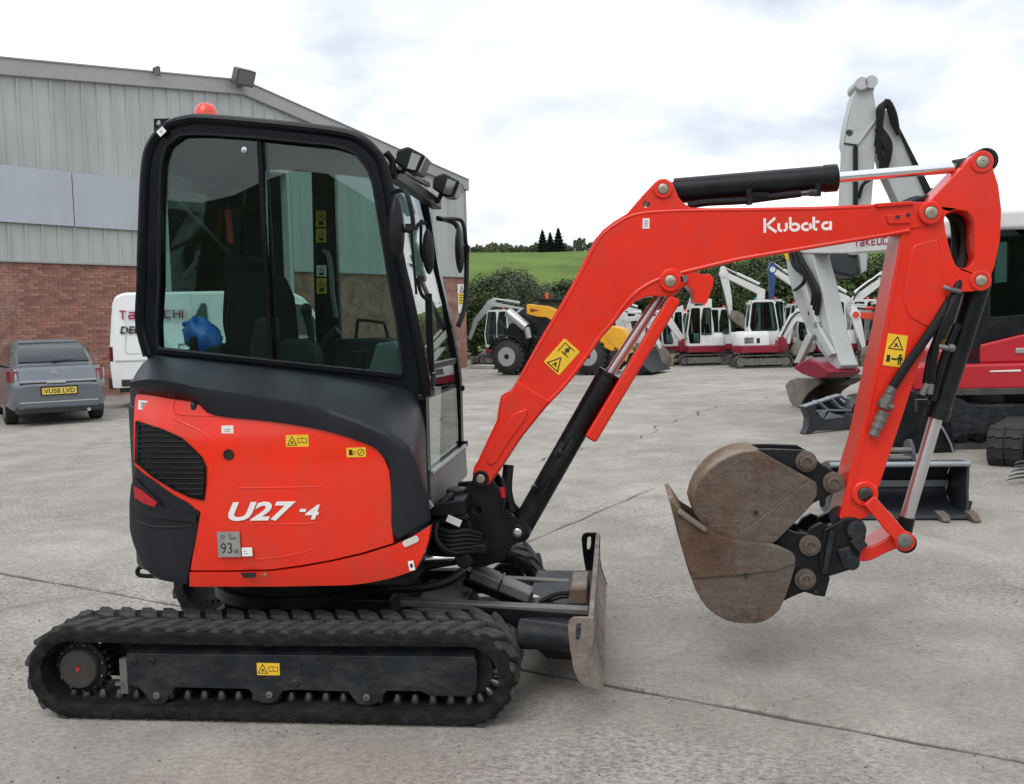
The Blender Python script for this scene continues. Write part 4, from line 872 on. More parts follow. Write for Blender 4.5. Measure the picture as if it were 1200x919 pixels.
# solid core behind the panels (plan outline extruded up)
zb0, zt0 = P(320, 686, YB)[1] + .012, P(320, 470, .3)[1]
xf_ = P(486, 640, .1)[0]
side = [(XM + (XS - XM) * k / 8 + .02, Yp(XM + (XS - XM) * k / 8 + .0) + .045) for k in range(9)]
plan = [(xf_, YB + .05)] + list(reversed(side)) + [(x, 1.42 - y) for x, y in side] + [(xf_, 1.36)]
def tail(z0, z1, pl, ins=0): 
    m = MB(); m.prism(Frame((0, 0, 0), (1, 0, 0), (0, 1, 0)), pl, z0, z1); return m
zfl = P(500, 592, .45)[1] - .05; xcr = XS + .03
mb = tail(zb0, zfl, plan); obj('counterweight', mb, CHAR, EX, bevel=.03, angle=50)
rearp = [(xcr, YB + .045)] + list(reversed(side)) + [(x, 1.42 - y) for x, y in side] + [(xcr, 1.36)]
obj('tail_casing', tail(zfl - .02, zt0, rearp), CHAR, EX, bevel=.03, angle=50)
mb = MB(); mb.prism(YFrame(YB + .05), [(xcr - .02, zfl - .03), (P(452, 600, .05)[0], zfl - .03), (P(450, 545, .05)[0], P(450, 545, .05)[1]), (P(380, 512, .05)[0], P(380, 512, .05)[1]), (xcr - .02, zt0 - .03)], 0, .36); obj('engine_bay', mb, BLK, EX)
obj('belly_plate', tail(zb0 - .06, zb0 - .004, [(x * .96 - .06, .12 + y * .82) for x, y in plan]), BLK, EX, bevel=.01)
# details on the red cover
x, z = PC(268, 533); mb = MB(); mb.lathe((x, Yf(x, z) - .001, z), (0, -1, 0), [(0, .0225), (.003, .0215), (.003, .0185), (-.001, .017), (-.001, .001)], 24); obj('fuel_plug', mb, INK, sc_)
mb = MB(); x, z = PC(227, 476); mb.ball((x, Yf(x, z) + .002, z), (.014, .012, .020), 12, 8); obj('latch_recess', mb, INK, sc_)
mb = MB()
for pts in ([(205, 468), (203, 480), (212, 486), (252, 487)], ):
    mb.tube([fr3(*p, .001) for p in pts], .005, 6); obj('recess_edge', mb, RED, sc_)
for pts in ([(280, 572), (330, 571.5), (377, 570.5)], [(292, 614.5), (330, 614.5), (374, 613.5)], [(300, 656), (340, 651), (366, 644)], [(165, 476), (205, 492), (236, 506), (252, 520)], [(228, 650), (234, 634)]):
    mb = MB(); mb.tube([fr3(*p, .0015) for p in pts], .0036, 6); obj('pressed_line', mb, RED, sc_)
def lettering(name, parent, s, p0, p1, hpx, Y, m, bold=.02, shear=.3, width=True):
    o_ = on(*p0, Y); u = on(*p1, Y) - o_; fr = Frame(o_, u, (0, 0, 1), (0, -1, 0)); hh = (on(p0[0], p0[1] - hpx, Y) - o_).length
    mb = MB(); text_into(mb, fr, s, hh, 0, 0, u.length if width else None, bold, shear, .0012); return obj(name, mb, m, parent, smooth=False)
lettering('model_lettering', sc_, 'U27', (268, 611), (348, 610), 22.5, YB - .003, WHITEP, .032, .32)
o_ = on(351, 600, YB - .003); u = on(358, 600, YB - .003) - o_; mb = MB(); fr = Frame(o_, u, (0, 0, 1), (0, -1, 0)); l_ = u.length
mb.prism(fr, [(0, 0), (l_, 0), (l_ * 1.15, l_ * .5), (l_ * .15, l_ * .5)], 0, .0012); obj('model_lettering', mb, WHITEP, sc_, smooth=False)
lettering('model_lettering', sc_, '4', (358, 609), (376, 608.5), 17, YB - .003, WHITEP, .03, .32)
sticker('noise_label', sc_, ((254.5, 623.5), (281, 623), (256, 653)), YB - .004, [SILV, INK], [sym_text('93', .14, .14, .42, .5), sym_text('dB', .70, .14, .16, .22), sym_text('L', .56, .70, .2, None), sym_text('WA', .66, .68, .1, .2), sym_ring(.25, .8, .15)])
sticker('warning_sticker', sc_, ((335.5, 510), (362, 509.5), (335.5, 524)), Yf(*PC(348, 512)) - .003, [YEL, INK], [sym_tri(.27, .48, .78), sym_book(.72, .52, .7)])
sticker('fuel_sticker', sc_, ((406.5, 525), (429, 524.5), (406.5, 536)), Yf(*PC(417, 526)) - .003, [YEL, INK], [sym_box(.12, .2, .3, .8), sym_ring(.36, .45, .4), sym_ring(.74, .5, .7)])
sticker('small_label', sc_, ((260, 499), (274, 498.6), (260, 510.5)), Yf(*PC(267, 500)) - .003, [WHITEP, INK], [sym_book(.5, .5, .5)])
sticker('small_label', sc_, ((284, 642), (296, 641.7), (284, 652)), YB - .004, [WHITEP, INK], [sym_lines(.15, .3, .6, .6, 2, .05)])
x, z = PC(165, 475); 
sticker('small_label', sc_, ((161, 469), (173, 470), (162, 480)), Yf(*PC(163, 475)) - .012, [WHITEP, INK], [sym_lines(.3, .3, .75, .7, 3, .1)], n=(-.55, -.83, 0))
sticker('small_label', si_, ((481.5, 658), (488, 657), (480, 669)), YB - .0075, [WHITEP, INK], [sym_box(.25, .3, .75, .7)])
mb = MB(); o_ = on(474, 642, YB - .007); u = on(492, 634, YB - .007) - o_; fr = Frame(o_, u, (0, 0, 1), (0, -1, 0)); l_ = u.length
mb.prism(fr, roundpoly([(0, 0), (l_, 0), (l_, .026), (0, .026)], .012), -.002, .0015); obj('skirt_label', mb, mat('cream print', (.62, .58, .50), .5, var=.05), si_)
mb = MB()
x, z = PC(293, 673); 
o_ = on(282, 672, YB - .006); mb.prism(YFrame(YB - .0075), PL([(281, 671.5), (300, 671.5), (299, 677), (286, 677.5)], YB - .0075), 0, .004); obj('skirt_recess', mb, INK, si_)
x, z = P(311, 674, YB - .006); mb = MB(); mb.lathe((x, YB - .006, z), (0, -1, 0), [(0, .009), (.006, .009), (.008, .005)], 6); obj('skirt_bolt', mb, mat('brass bolt', (.35, .22, .08), .4, metal=.8), si_)

# charcoal bonnet shroud between the red cover and the cab
YC = .45
Lp = [(159, 461), (180, 463.5), (200, 467), (229, 472), (251, 486.5), (317, 494), (381, 505), (431, 521), (447, 533), (456.5, 549), (458.5, 590), (459, 618), (466, 633)]
Cp = [(163, 447), (180, 443.5), (200, 444), (225, 449), (248, 454), (315, 464), (385, 478), (440, 499), (462, 510), (482, 529), (491, 553), (498, 585), (504, 611)]
Tp = [(180, 418), (186, 416), (205, 419), (228, 421), (250, 424), (315, 431), (385, 440), (445, 449), (472, 455), (488, 465), (498, 500), (500, 550), (503, 590)]
rings = []
for l_, c_, t_ in zip(Lp, Cp, Tp):
    x, z = PC(*l_, -.010); a = Vector((x, Yf(x, z) - .010, z))
    yy = YB
    x, z = PC(*c_, -.004); b_ = Vector((x, Yp(x) - .006, z))
    a2 = a * .25 + b_ * .75 + Vector((0, -.008, 0)); b2 = b_ + Vector((0, .022, .006))
    q = P(*t_, YC - .01); t3 = Vector((q[0], YC - .01, q[1]))
    k = 1.0 if l_[0] < 440 else .35
    mids = [b2 * (1 - s) + t3 * s + Vector((0, 0, .022 * k * math.sin(math.pi * s))) for s in (.25, .5, .75)]
    rings.append([a + Vector((0, .03, 0)), a, a2, b_, b2] + mids + [t3, t3 + Vector((0, .05, -.02))])
rr_ = []
for j in range(len(rings[0])): rr_.append(catmull([r[j] for r in rings], 4))
rings = [[rr_[j][i] for j in range(len(rr_))] for i in range(len(rr_[0]))]
mb = MB(); mb.loft(rings, closed=False, caps=False); o = obj('bonnet_shroud', mb, CHAR, EX, angle=60)
md = o.modifiers.new('solid', 'SOLIDIFY'); md.thickness = .006; md.offset = -1
# rear bonnet top under the cab
q0 = P(182, 425, YC)
zs_ = P(300, 432, YC)[1]
obj('rear_deck', tail(zt0 - .05, zs_ - .03, [(xcr, .44)] + [(a, b + .02) for a, b in reversed(side)] + [(a, 1.40 - b) for a, b in side] + [(xcr, 1.36)]), CHAR, EX, bevel=.05, seg=3, angle=60)

# ---- cab
YN0, YN1, YF0, YF1 = .45, .52, 1.36, 1.43
outer = [(182, 437), (171, 417), (162, 380), (163.5, 330), (165, 270), (168.5, 195), (176, 166), (194, 146), (216, 138.5), (245, 137.5), (340, 146), (402, 154), (424, 162.5), (439, 176), (449, 193), (458, 240), (467, 300), (478, 348), (494, 425), (499, 465), (501, 540), (503, 590), (470, 592), (472, 470)]
inner = [(184, 408), (183, 380), (185.5, 335), (186, 260), (188, 192), (194, 171), (211, 157.5), (240, 157), (300, 161), (390, 170), (415, 178), (431, 198), (437, 215), (447, 275), (456, 330), (465, 378), (472, 438), (440, 436), (315, 422)]
osm = cat2(outer[1:20], 4) + outer[20:] + outer[:1]; oN = PL(osm, YN0); iN = PL(inner, YN0)
cab = MB(); cab.prism(YFrame(YN0), oN, 0, YN1 - YN0, holes=[iN]); cab = obj('cab', cab, CABB, EX, bevel=.014, seg=3)
mb = MB(); mb.prism(YFrame(YF0), oN, 0, YF1 - YF0, holes=[iN]); obj('far_side_frame', mb, CABB, cab, bevel=.012)
# rounded tube along the outer edge
def P3(p, y): return Vector((p[0], y, p[1]))
mb = MB(); path = [P3(p, YN0 + .006) for p in PL(cat2([(x + (2 if x < 240 else 0), y + (2.5 if y < 200 else 0)) for x, y in outer[1:20]], 4), YN0)]; mb.tube(path, .024, 10, smooth=0); obj('frame_tube', mb, CABB, cab)
rim = roundpoly(iN, .02, 2); mb = MB(); mb.tube([P3(p, YN0 + .004) for p in rim + [rim[0]]], .007, 6, smooth=0); obj('window_seal', mb, HOSE, cab)
# panes (two sliding panes with a post)
top_in, bot_in = P(304, 160, YN0 + .03), P(318, 424, YN0 + .03)
iG = PL(inner, YN0 + .03)
iRear = [P(*p, YN0 + .03) for p in ((315, 424), (183, 410), (182, 380), (184.5, 335), (185, 260), (187, 192), (193, 170), (211, 156), (240, 155.5), (302, 160))]
iFront = [P(*p, YN0 + .045) for p in ((309, 160), (390, 168.5), (416, 176.5), (433, 197), (439, 215), (449, 275), (458, 330), (467, 378), (474, 440), (440, 438), (320, 424))]
mb = MB(); mb.prism(YFrame(YN0 + .030), iRear, 0, .005); obj('window_pane', mb, GLASS, cab, smooth=False)
mb = MB(); mb.prism(YFrame(YN0 + .042), iFront, 0, .005); obj('window_pane', mb, GLASS, cab, smooth=False)
mb = MB(); mb.bar(P3(top_in, YN0 + .028), P3(bot_in, YN0 + .028), .02, .022); a, b = P(312, 161, YN0 + .05), P(324, 425, YN0 + .05); mb.bar(P3(a, YN0 + .052), P3(b, YN0 + .052), .012, .012); obj('window_post', mb, CABB, cab, bevel=.004)
mb = MB(); a, b = P(184, 411, YN0), P(472, 441, YN0); mb.bar(P3(a, YN0 - .004), P3(b, YN0 - .004), .02, .028); obj('sill_rail', mb, CABB, cab, bevel=.006)
x, z = P(286.5, 176, YN0 + .03); mb = MB(); mb.lathe((x, YN0 + .03, z), (0, -1, 0), [(0, .013), (.006, .013), (.007, .006), (.012, .005), (.012, .001)], 16); obj('pane_fixing', mb, RODG, cab)
# lower side panel below the sill
mb = MB(); mb.prism(YFrame(YN0 + .012), PL([(176, 412), (480, 440), (498, 470), (500, 560), (440, 560), (300, 470), (182, 450)], YN0 + .012), 0, .03); obj('side_panel', mb, CABB, cab, bevel=.005)
# roof, rear sill, front rails
topo = [P(*p, YN0) for p in ((168, 202), (172.5, 181), (180.5, 163), (194.5, 150.5), (216, 143), (245, 142), (340, 150), (402, 158), (423, 166), (436, 178), (446, 192))]
mb = MB(); rings = []
for (x, z) in topo: rings.append([Vector((x, y, z - dz)) for y, dz in ((YN1 - .03, .004), (.7, -.012), (.94, -.016), (1.18, -.012), (YF0 + .03, .004), (YF0 + .03, .03), (YN1 - .03, .03))])
mb.loft(rings); obj('roof', mb, CABB, cab, angle=50)
mb = MB(); ri = [(x + (0.01 if i < 3 else 0), z - .045) for i, (x, z) in enumerate(topo)][3:8]; mb.loft([[Vector((x, y, z - dz)) for y, dz in ((YN1, 0), (YF0, 0), (YF0, .02), (YN1, .02))] for x, z in ri]); obj('headliner', mb, INT, cab)
r0, r1 = P(172, 418, YN0), P(164, 330, YN0)
mb = MB(); mb.prism(YFrame(YN1), [(r0[0], r0[1] - .08), (r0[0] + .05, r0[1] - .08), (r0[0] + .045, r0[1] + .02), (r0[0] - .01, r0[1] + .02)], 0, YF0 - YN1); obj('rear_panel', mb, CABB, cab)
rt = P(170, 188, YN0); mb = MB(); mb.prism(YFrame(YN1), [(rt[0], rt[1] - .03), (rt[0] + .04, rt[1] - .03), (rt[0] + .06, rt[1] + .05), (rt[0] + .03, rt[1] + .06)], 0, YF0 - YN1); obj('rear_rail', mb, CABB, cab)
rg = [P(*p, YN0) for p in ((171, 190), (165, 330), (163, 380), (172, 414))]; mb = MB(); mb.loft([[Vector((x + .02, YN1, z)), Vector((x + .02, YF0, z)), Vector((x + .025, YF0, z)), Vector((x + .025, YN1, z))] for x, z in rg]); obj('rear_window', mb, GLASS, cab, smooth=False)
ft = [P(*p, YN0) for p in ((446, 196), (457, 248), (466, 304), (477, 350), (489, 412), (493, 430))]
fl_ = [P(*p, YN0) for p in ((494, 434), (498, 470), (500, 520), (501, 556))]
for nm, pts in (('windscreen', ft), ('lower_windscreen', fl_)):
    mb = MB(); mb.loft([[Vector((x - .012, YN1 - .01, z)), Vector((x - .012, YF0 + .01, z)), Vector((x - .007, YF0 + .01, z)), Vector((x - .007, YN1 - .01, z))] for x, z in pts]); obj(nm, mb, CLEARG, cab, smooth=False)
for a, hh, dd in ((P(446, 192, YN0), .05, .05), (P(493, 433, YN0), .035, .03)):
    mb = MB(); mb.box((a[0] - .012, (YN1 + YF0) / 2, a[1]), (dd, YF0 - YN1, hh)); obj('front_rail', mb, CABB, cab, bevel=.008)
a = P(501, 556, YN0); b = P(503, 592, YN0); mb = MB(); mb.prism(YFrame(YN0 + .03), [(a[0] - .01, a[1]), (a[0] + .012, a[1]), (b[0] + .014, b[1] - .03), (b[0] - .02, b[1] - .03)], 0, YF1 - YN0 - .03); obj('front_panel', mb, GREYP, cab, bevel=.006)
mb = MB(); mb.box((a[0] + .014, (YN1 + YF0) / 2, a[1] + .004), (.014, YF0 - YN1 + .1, .012)); obj('panel_edge', mb, RODG, cab)
# pillar of the door on the far side
YP = 1.38; mb = MB(); mb.prism(YFrame(YP - .03), PL([(364, 190), (391, 190), (394, 300), (398, 400), (401, 460), (371, 460), (367, 320)], YP - .03), 0, .06); pil = obj('door_pillar', mb, CABB, cab, bevel=.01)
mb = MB(); mb.prism(YFrame(YP), PL([(290, 190), (310, 190), (316, 450), (270, 450)], YP), 0, .04); mb.prism(YFrame(YP + .005), PL([(250, 420), (420, 440), (420, 560), (240, 560)], YP), 0, .03); obj('door_panel', mb, CABB, cab, bevel=.008)
mb = MB(); mb.prism(YFrame(YP + .01), PL([(312, 192), (366, 195), (372, 455), (318, 445)], YP + .01), 0, .005); mb.prism(YFrame(YP + .01), PL([(392, 198), (476, 210), (520, 430), (400, 450)], YP + .01), 0, .005); obj('door_glass', mb, GLASS, cab, smooth=False)
for k, (y0, y1) in enumerate(((247, 266), (268, 284), (311, 324), (326, 344))):
    sticker('pillar_sticker', cab, ((370.5 + .01 * (y0 - 247), y0), (382 + .01 * (y0 - 247), y0), (370.5 + .01 * (y0 - 247), y1)), YP - .032, [YEL if k != 2 else WHITEP, INK], [sym_tri(.5, .68, .5), sym_box(.25, .1, .75, .35)])
mb = MB(); mb.tube([on(379, 294, YP - .05), on(385, 299, YP - .08), on(388, 318, YP - .09), on(390, 345, YP - .08), on(394, 372, YP - .05)], .012, 8); obj('grab_handle', mb, GREYP, cab)
# interior
YS = .92
def rbox(name, pxs, y0, y1, m, bev=.03):
    mb = MB(); mb.prism(YFrame(y0), PL(pxs, y0), 0, y1 - y0); return obj(name, mb, m, cab, bevel=bev, seg=3)
rbox('seat_back', [(268, 316), (300, 318), (312, 345), (318, 400), (316, 425), (262, 425), (262, 380)], .74, 1.16, SEATM)
rbox('headrest', [(262, 304), (270, 298), (290, 299), (298, 310), (296, 324), (266, 324)], .80, 1.08, SEATM)
rbox('seat_cushion', [(300, 412), (370, 420), (372, 448), (300, 448)], .74, 1.16, SEATM)
mb = MB(); mb.tube([on(200, 228, 1.2), on(235, 262, 1.1), on(272, 300, .98)], .009, 6); obj('seat_belt', mb, HOSE, cab)
mb = MB(); a, b = on(267, 246, 1.25), on(271, 285, 1.25); mb.bar(a, b, .01, .03, (0, 1, 0)); obj('belt_strap', mb, mat('red webbing', (.35, .02, .015), .7, var=.1), cab)
rbox('console', [(325, 400), (356, 396), (366, 408), (372, 440), (325, 440)], .56, .70, INT, .02)
rbox('console', [(300, 372), (316, 372), (318, 425), (290, 425), (292, 402)], .56, .70, INT, .02)
mb = MB(); mb.tube([on(366, 405, .64), on(364, 388, .64), on(360, 370, .64)], [.013, .020], 10); mb.ball(on(359, 364, .64), (.026, .026, .034)); obj('joystick', mb, HOSE, cab)
mb = MB(); mb.tube([on(330, 412, .60), on(334, 402, .6), on(346, 402, .6), on(354, 414, .6)], .016, 8); obj('armrest', mb, INT, cab)
mb = MB(); mb.tube([on(366, 420, .95), on(385, 398, .95), on(397, 388, .95)], [.018, .028], 10); obj('travel_lever', mb, HOSE, cab)
rbox('dash_console', [(385, 398), (440, 396), (470, 402), (474, 448), (380, 448)], 1.0, 1.3, INT, .02)
rbox('monitor', [(441, 402), (460, 400), (467, 408), (468, 440), (430, 438)], .60, .80, mat('grey plastic', (.075, .10, .105), .5, var=.1), .014)
mb = MB(); mb.tube([on(417, 398, 1.2), on(419, 378, 1.2), (on(422, 375, 1.2)), on(446, 378, 1.2), on(451, 381, 1.2), on(455, 398, 1.2)], .008, 8, smooth=2); obj('guard_rail', mb, HOSE, cab)
mb = MB(); p = on(421, 424, .62); mb.cyl(p - Vector((0, 0, .04)), p + Vector((0, 0, .045)), .028, .032); obj('cup', mb, HOSE, cab)
mb = MB(); mb.box((-1.5, .94, P(320, 470, .9)[1] - .0), (1.1, .84, .04)); obj('cab_floor', mb, INT, cab)
rbox('seat_base', [(262, 425), (372, 436), (372, 475), (262, 475)], .60, 1.28, INT, .02)
rbox('rear_trim', [(224, 404), (258, 404), (262, 430), (224, 430)], .60, 1.30, INT, .02)
# blue bag hung behind the seat
mb = MB(); c = on(238, 396, .64); random.seed(3)
n, k = 18, 12; vs = []
for j in range(k + 1):
    t = math.pi * j / k
    for i in range(n):
        a = 2 * math.pi * i / n; r = 1 + .16 * math.sin(a * 5 + j * 1.3) * math.sin(t) + random.uniform(-.06, .06)
        vs.append(c + Vector((.085 * r * math.sin(t) * math.cos(a) - .03 * math.cos(t), .06 * r * math.sin(t) * math.sin(a), .088 * math.cos(t) * (1 + .16 * math.cos(3 * a)))))
mb.add(vs, [(j * n + i, (j + 1) * n + i, (j + 1) * n + (i + 1) % n, j * n + (i + 1) % n) for j in range(k) for i in range(n)])
a = on(222, 380, .62); mb.tube([c + Vector((-.03, 0, .05)), a, a + Vector((-.03, 0, .0))], [.02, .012], 6)
tag(obj('plastic_bag', mb, BLUEBAG, angle=70), 'crumpled blue plastic bag behind the seat inside the cab window', 'bag')
mb = MB(); p = on(227, 404, .58); mb.box(p + Vector((0, 0, -.01)), (.033, .04, .095)); tag(obj('bottle_flask', mb, HOSE, bevel=.012), 'small black flask in front of the blue bag on the cab sill', 'flask')
# roof fittings
p = P(242, 146, .80); mb = MB(); mb.lathe((p[0], .8, p[1] - .02), (0, 0, 1), [(0, .06), (.03, .06), (.035, .054), (.075, .052), (.098, .044), (.112, .03), (.118, .008)], 28); obj('beacon', mb, ORANGEP, EX)
pl_ = PL([(180, 139), (200, 138.5), (203, 150), (192, 160), (180, 160)], YN0 + .05); mb = MB(); mb.prism(YFrame(YN0 + .05), pl_, 0, .012, holes=[circle(P(185, 143.5, YN0 + .05), .011, 12)]); obj('rear_lamp_bracket', mb, BLK, EX, bevel=.002)
sticker('small_label', cab, ((182, 156), (189, 149.5), (188, 160.5)), YN0 - .026, [WHITEP, INK], [sym_ring(.5, .5, .4)])
# work lamps and their bar
for (cx_, cy_, y0, k) in ((481.5, 187.5, .52, 1.0), (523.5, 217.5, 1.18, .92)):
    q = [(-17, -12), (-4, -16.5), (17, -5.5), (7.5, 15), (-4, 14), (-19, 3)]; hx = [(cx_ + a * k, cy_ + b * k) for a, b in q]
    mb = MB(); mb.prism(YFrame(y0), PL(hx, y0), 0, .13); wl_ = obj('work_lamp', mb, BLK, EX, bevel=.012)
    a, b = P(*hx[2], y0), P(*hx[3], y0); d = Vector((b[0] - a[0], b[1] - a[1])); n_ = Vector((-d.y, d.x)).normalized(); n_ = n_ if n_.x > 0 else -n_
    qq = [(a[0] + d.x * .08, a[1] + d.y * .08), (a[0] + d.x * .92, a[1] + d.y * .92)]
    mb = MB(); mb.prism(YFrame(y0 + .008), [qq[0], qq[1], (qq[1][0] + n_.x * .006, qq[1][1] + n_.y * .006), (qq[0][0] + n_.x * .006, qq[0][1] + n_.y * .006)], 0, .114); obj('lamp_glass', mb, LENS, wl_)
    a, b = P(*hx[1], y0), P(*hx[4], y0)
    # lens seen on the side that leans outwards
    sl_ = [(cx_ + x * k, cy_ + y * k) for x, y in ((1, -9), (12, -4.5), (5, 12.5), (-5, 10))]
    mb = MB(); mb.prism(YFrame(y0 - .004), PL(sl_, y0 - .004), 0, .006); obj('lamp_glass', mb, LENS, wl_, bevel=.002)
mb = MB(); a = P(456, 208, .5); b = P(452, 196, YN0)
mb.bar(on(458, 203, .52), on(512, 240, 1.32), .05, .05, (0, 0, 1)); mb.cyl(on(470, 203, .58), on(476, 196, .58), .012); mb.cyl(on(512, 238, 1.22), on(518, 226, 1.22), .012); mb.lathe(on(495, 203, .9) + Vector((0, 0, -.0)), (0, -1, 0), [(0, .022), (.03, .022), (.03, .012), (.02, .011)], 16); mb.tube([on(452, 178, .5), on(460, 190, .52), on(458, 205, .52)], .016, 8); obj('lamp_bar', mb, BLK, EX, bevel=.006)
mb = MB(); mb.bar(on(466, 197, .62), on(502, 217, 1.15), .02, .02, (0, 0, 1)); obj('washer_tube', mb, GREYST, EX)
# mirrors and hand rails
p = on(465, 268, .36); mb = MB(); mb.ball(p, (.032, .05, .135), 20, 12); mi = obj('door_mirror', mb, BLK, EX)
mb = MB(); mb.tube([on(455, 227, .46), on(470, 223, .40), on(477, 228, .38), on(482, 245, .37), on(484, 262, .37), on(482, 270, .37), on(474, 270, .37)], .010, 8); obj('mirror_arm', mb, BLK, mi)
mb = MB(); mb.box(on(480, 267, .37), (.03, .04, .03)); mb.tube([on(482, 270, .38), on(484, 300, .41), on(488, 345, .44)], .006, 6); obj('mirror_clamp', mb, BLK, mi)
p = on(538.5, 293, 1.52); mb = MB(); mb.ball(p, (.024, .07, .125), 20, 12); mi = obj('door_mirror', mb, BLK, EX)
mb = MB(); mb.tube([on(513, 256, 1.43), on(524, 258, 1.5), on(534, 263, 1.54), on(539, 275, 1.54)], .014, 8); mb.tube([on(517, 257, 1.43), on(536, 257, 1.56), on(543, 263, 1.58), on(546, 285, 1.58), on(548.5, 292, 1.58)], .011, 8); mb.box(on(547, 292, 1.58), (.035, .04, .035)); mb.tube([on(547, 293, 1.58), on(546.5, 330, 1.56), on(545, 358, 1.52), on(537, 382, 1.45)], .014, 8); obj('mirror_arm', mb, BLK, mi)
mb = MB(); p = on(502, 295, .80); mb.ball(p, (.026, .06, .105), 16, 10); mb.tube([p + Vector((-.03, 0, .12)), p + Vector((-.035, 0, .0)), p + Vector((-.02, 0, -.05))], .008, 6); mb.tube([on(487, 268, .75), on(492, 262, .78), on(500, 262, .8)], .008, 6); obj('inner_mirror', mb, INT, cab)
mb = MB(); mb.bar(on(502, 344, .62), on(505, 436, .66), .012, .030, (0, 1, 0)); mb.tube([on(489, 326, .55), on(494, 345, .58), on(503, 352, .62)], .009, 6); mb.tube([on(497, 438, .55), on(506, 452, .52), on(508, 440, .6)], .012, 8); obj('wiper', mb, INT, cab)
for px, py in ((498, 452), (494, 466), (541, 455), (545, 520)): q = on(px, py, .45 if px < 520 else 1.43); mb = MB(); mb.box(q, (.03, .03, .03)); obj('hinge_stop', mb, BLK, cab, bevel=.006)

# ---- swing bracket and front frame
YK0, YK1 = .575, .80
sw = [(528, 574), (545, 573), (555, 561), (562, 552), (572, 553), (576, 562), (584, 573), (589, 592), (605, 608), (614, 611.5), (620, 617), (621, 626), (616, 633), (601, 639), (590, 657), (570, 664), (552, 666), (541, 658), (541, 640), (556, 636), (557, 622), (548, 606), (545, 596), (528, 588)]
mb = MB()
for y in (YK0, YK1 - .026): mb.prism(YFrame(y), PL(sw, YK0), 0, .026, holes=[circle(P(559.5, 598, YK0), .017, 12)] if y == YK0 else None)
mb.prism(YFrame(YK0 + .03), PL([(545, 610), (590, 612), (596, 640), (580, 658), (548, 662)], YK0), 0, YK1 - YK0 - .06)
sb = obj('swing_bracket', mb, BLK, EX, bevel=.008)
mb = MB(); q = on(607, 623, YK0); mb.lathe((q.x, YK0 + .002, q.z), (0, -1, 0), [(0, .034), (.02, .034), (.024, .030), (.024, .018), (.020, .016)], 20); obj('pivot_boss', mb, BLK, sb)
mb = MB(); mb.lathe((q.x, YK0 - .018, q.z), (0, -1, 0), [(0, .020), (.006, .020), (.009, .014), (.009, .004)], 8); obj('pivot_pin', mb, RODG, sb)
mb = MB(); mb.prism(YFrame(.44), PL([(498, 600), (540, 592), (548, 606), (556, 624), (552, 660), (505, 668), (490, 680), (440, 684), (430, 640)], .44), 0, .62); obj('front_frame', mb, BLK, EX, bevel=.012)
mb = MB(); mb.prism(YFrame(.38), PL([(510, 590), (545, 585), (546, 602), (528, 605), (505, 604)], .4), 0, .3); mb.tube([on(499, 604, .42), on(520, 588, .42), on(530, 580, .46)], .018, 8); mb.tube([on(506, 612, .42), on(530, 607, .42), on(548, 606, .45)], .022, 8); mb.lathe(on(536, 578, .60) - Vector((0, 0, .03)), (0, 0, 1), [(0, .05), (.05, .05), (.055, .03)], 18); obj('front_mount', mb, BLK, EX, bevel=.008)
mb = MB(); mb.box(on(500, 594, .34), (.055, .02, .035), Matrix.Rotation(rad(-35), 3, 'Y')); obj('front_reflector', mb, mat('grey reflector', (.32, .32, .31), .35, var=.08), EX, bevel=.004)
mb = MB()
for k in range(6): mb.tube([on(508, 618 + 6 * k, .40), on(528, 624 + 5 * k, .38), on(545, 622 + 5 * k, .40), on(562, 626 + 4 * k, .46)], .014, 8)
mb.tube([on(512, 612, .40), on(510, 630, .36), on(522, 645, .36), on(540, 650, .40)], .015, 8); mb.tube([on(588, 560, .58), on(592, 580, .56), on(588, 600, .55)], .012, 8); mb.tube([on(596, 545, .62), on(594, 575, .6), on(600, 600, .6)], .024, 8); obj('hydraulic_hose', mb, HOSE, EX)
mb = MB(); mb.bar(on(524, 607, .37), on(540, 614, .37), .004, .03, (0, 1, 0)); obj('hose_tag', mb, WHITEP, EX)
mb = MB(); mb.cyl(on(588, 571, .55), on(590, 583, .55), .012); obj('hose_fitting', mb, REFL, EX)
mb = MB(); mb.cyl(on(470, 656, .36), on(533, 653.5, .40), .015, n=16); obj('swing_rod', mb, CHROME, EX)
mb = MB(); q = on(545, 656, .42); mb.lathe((q.x, q.y - .03, q.z), (0, 1, 0), [(0, .034), (.07, .034)], 18); mb.cyl(on(531, 653.5, .40), on(541, 655, .42), .022); mb.box(on(553, 640, .47), (.14, .12, .035)); mb.lathe(on(548, 638, .47), (0, 0, 1), [(0, .03), (.025, .03), (.028, .02)], 16); obj('swing_cylinder_eye', mb, BLK, EX, bevel=.004)
mb = MB(); q = on(546.5, 637, .44); mb.lathe(q, (0, 0, 1), [(0, .026), (.008, .026), (.011, .018)], 18); obj('swing_pin', mb, RODG, EX)
mb = MB(); mb.tube([on(455, 690, .3), on(500, 688, .32), on(528, 680, .34), on(545, 668, .36)], .02, 8); obj('lower_hose', mb, HOSE, EX)

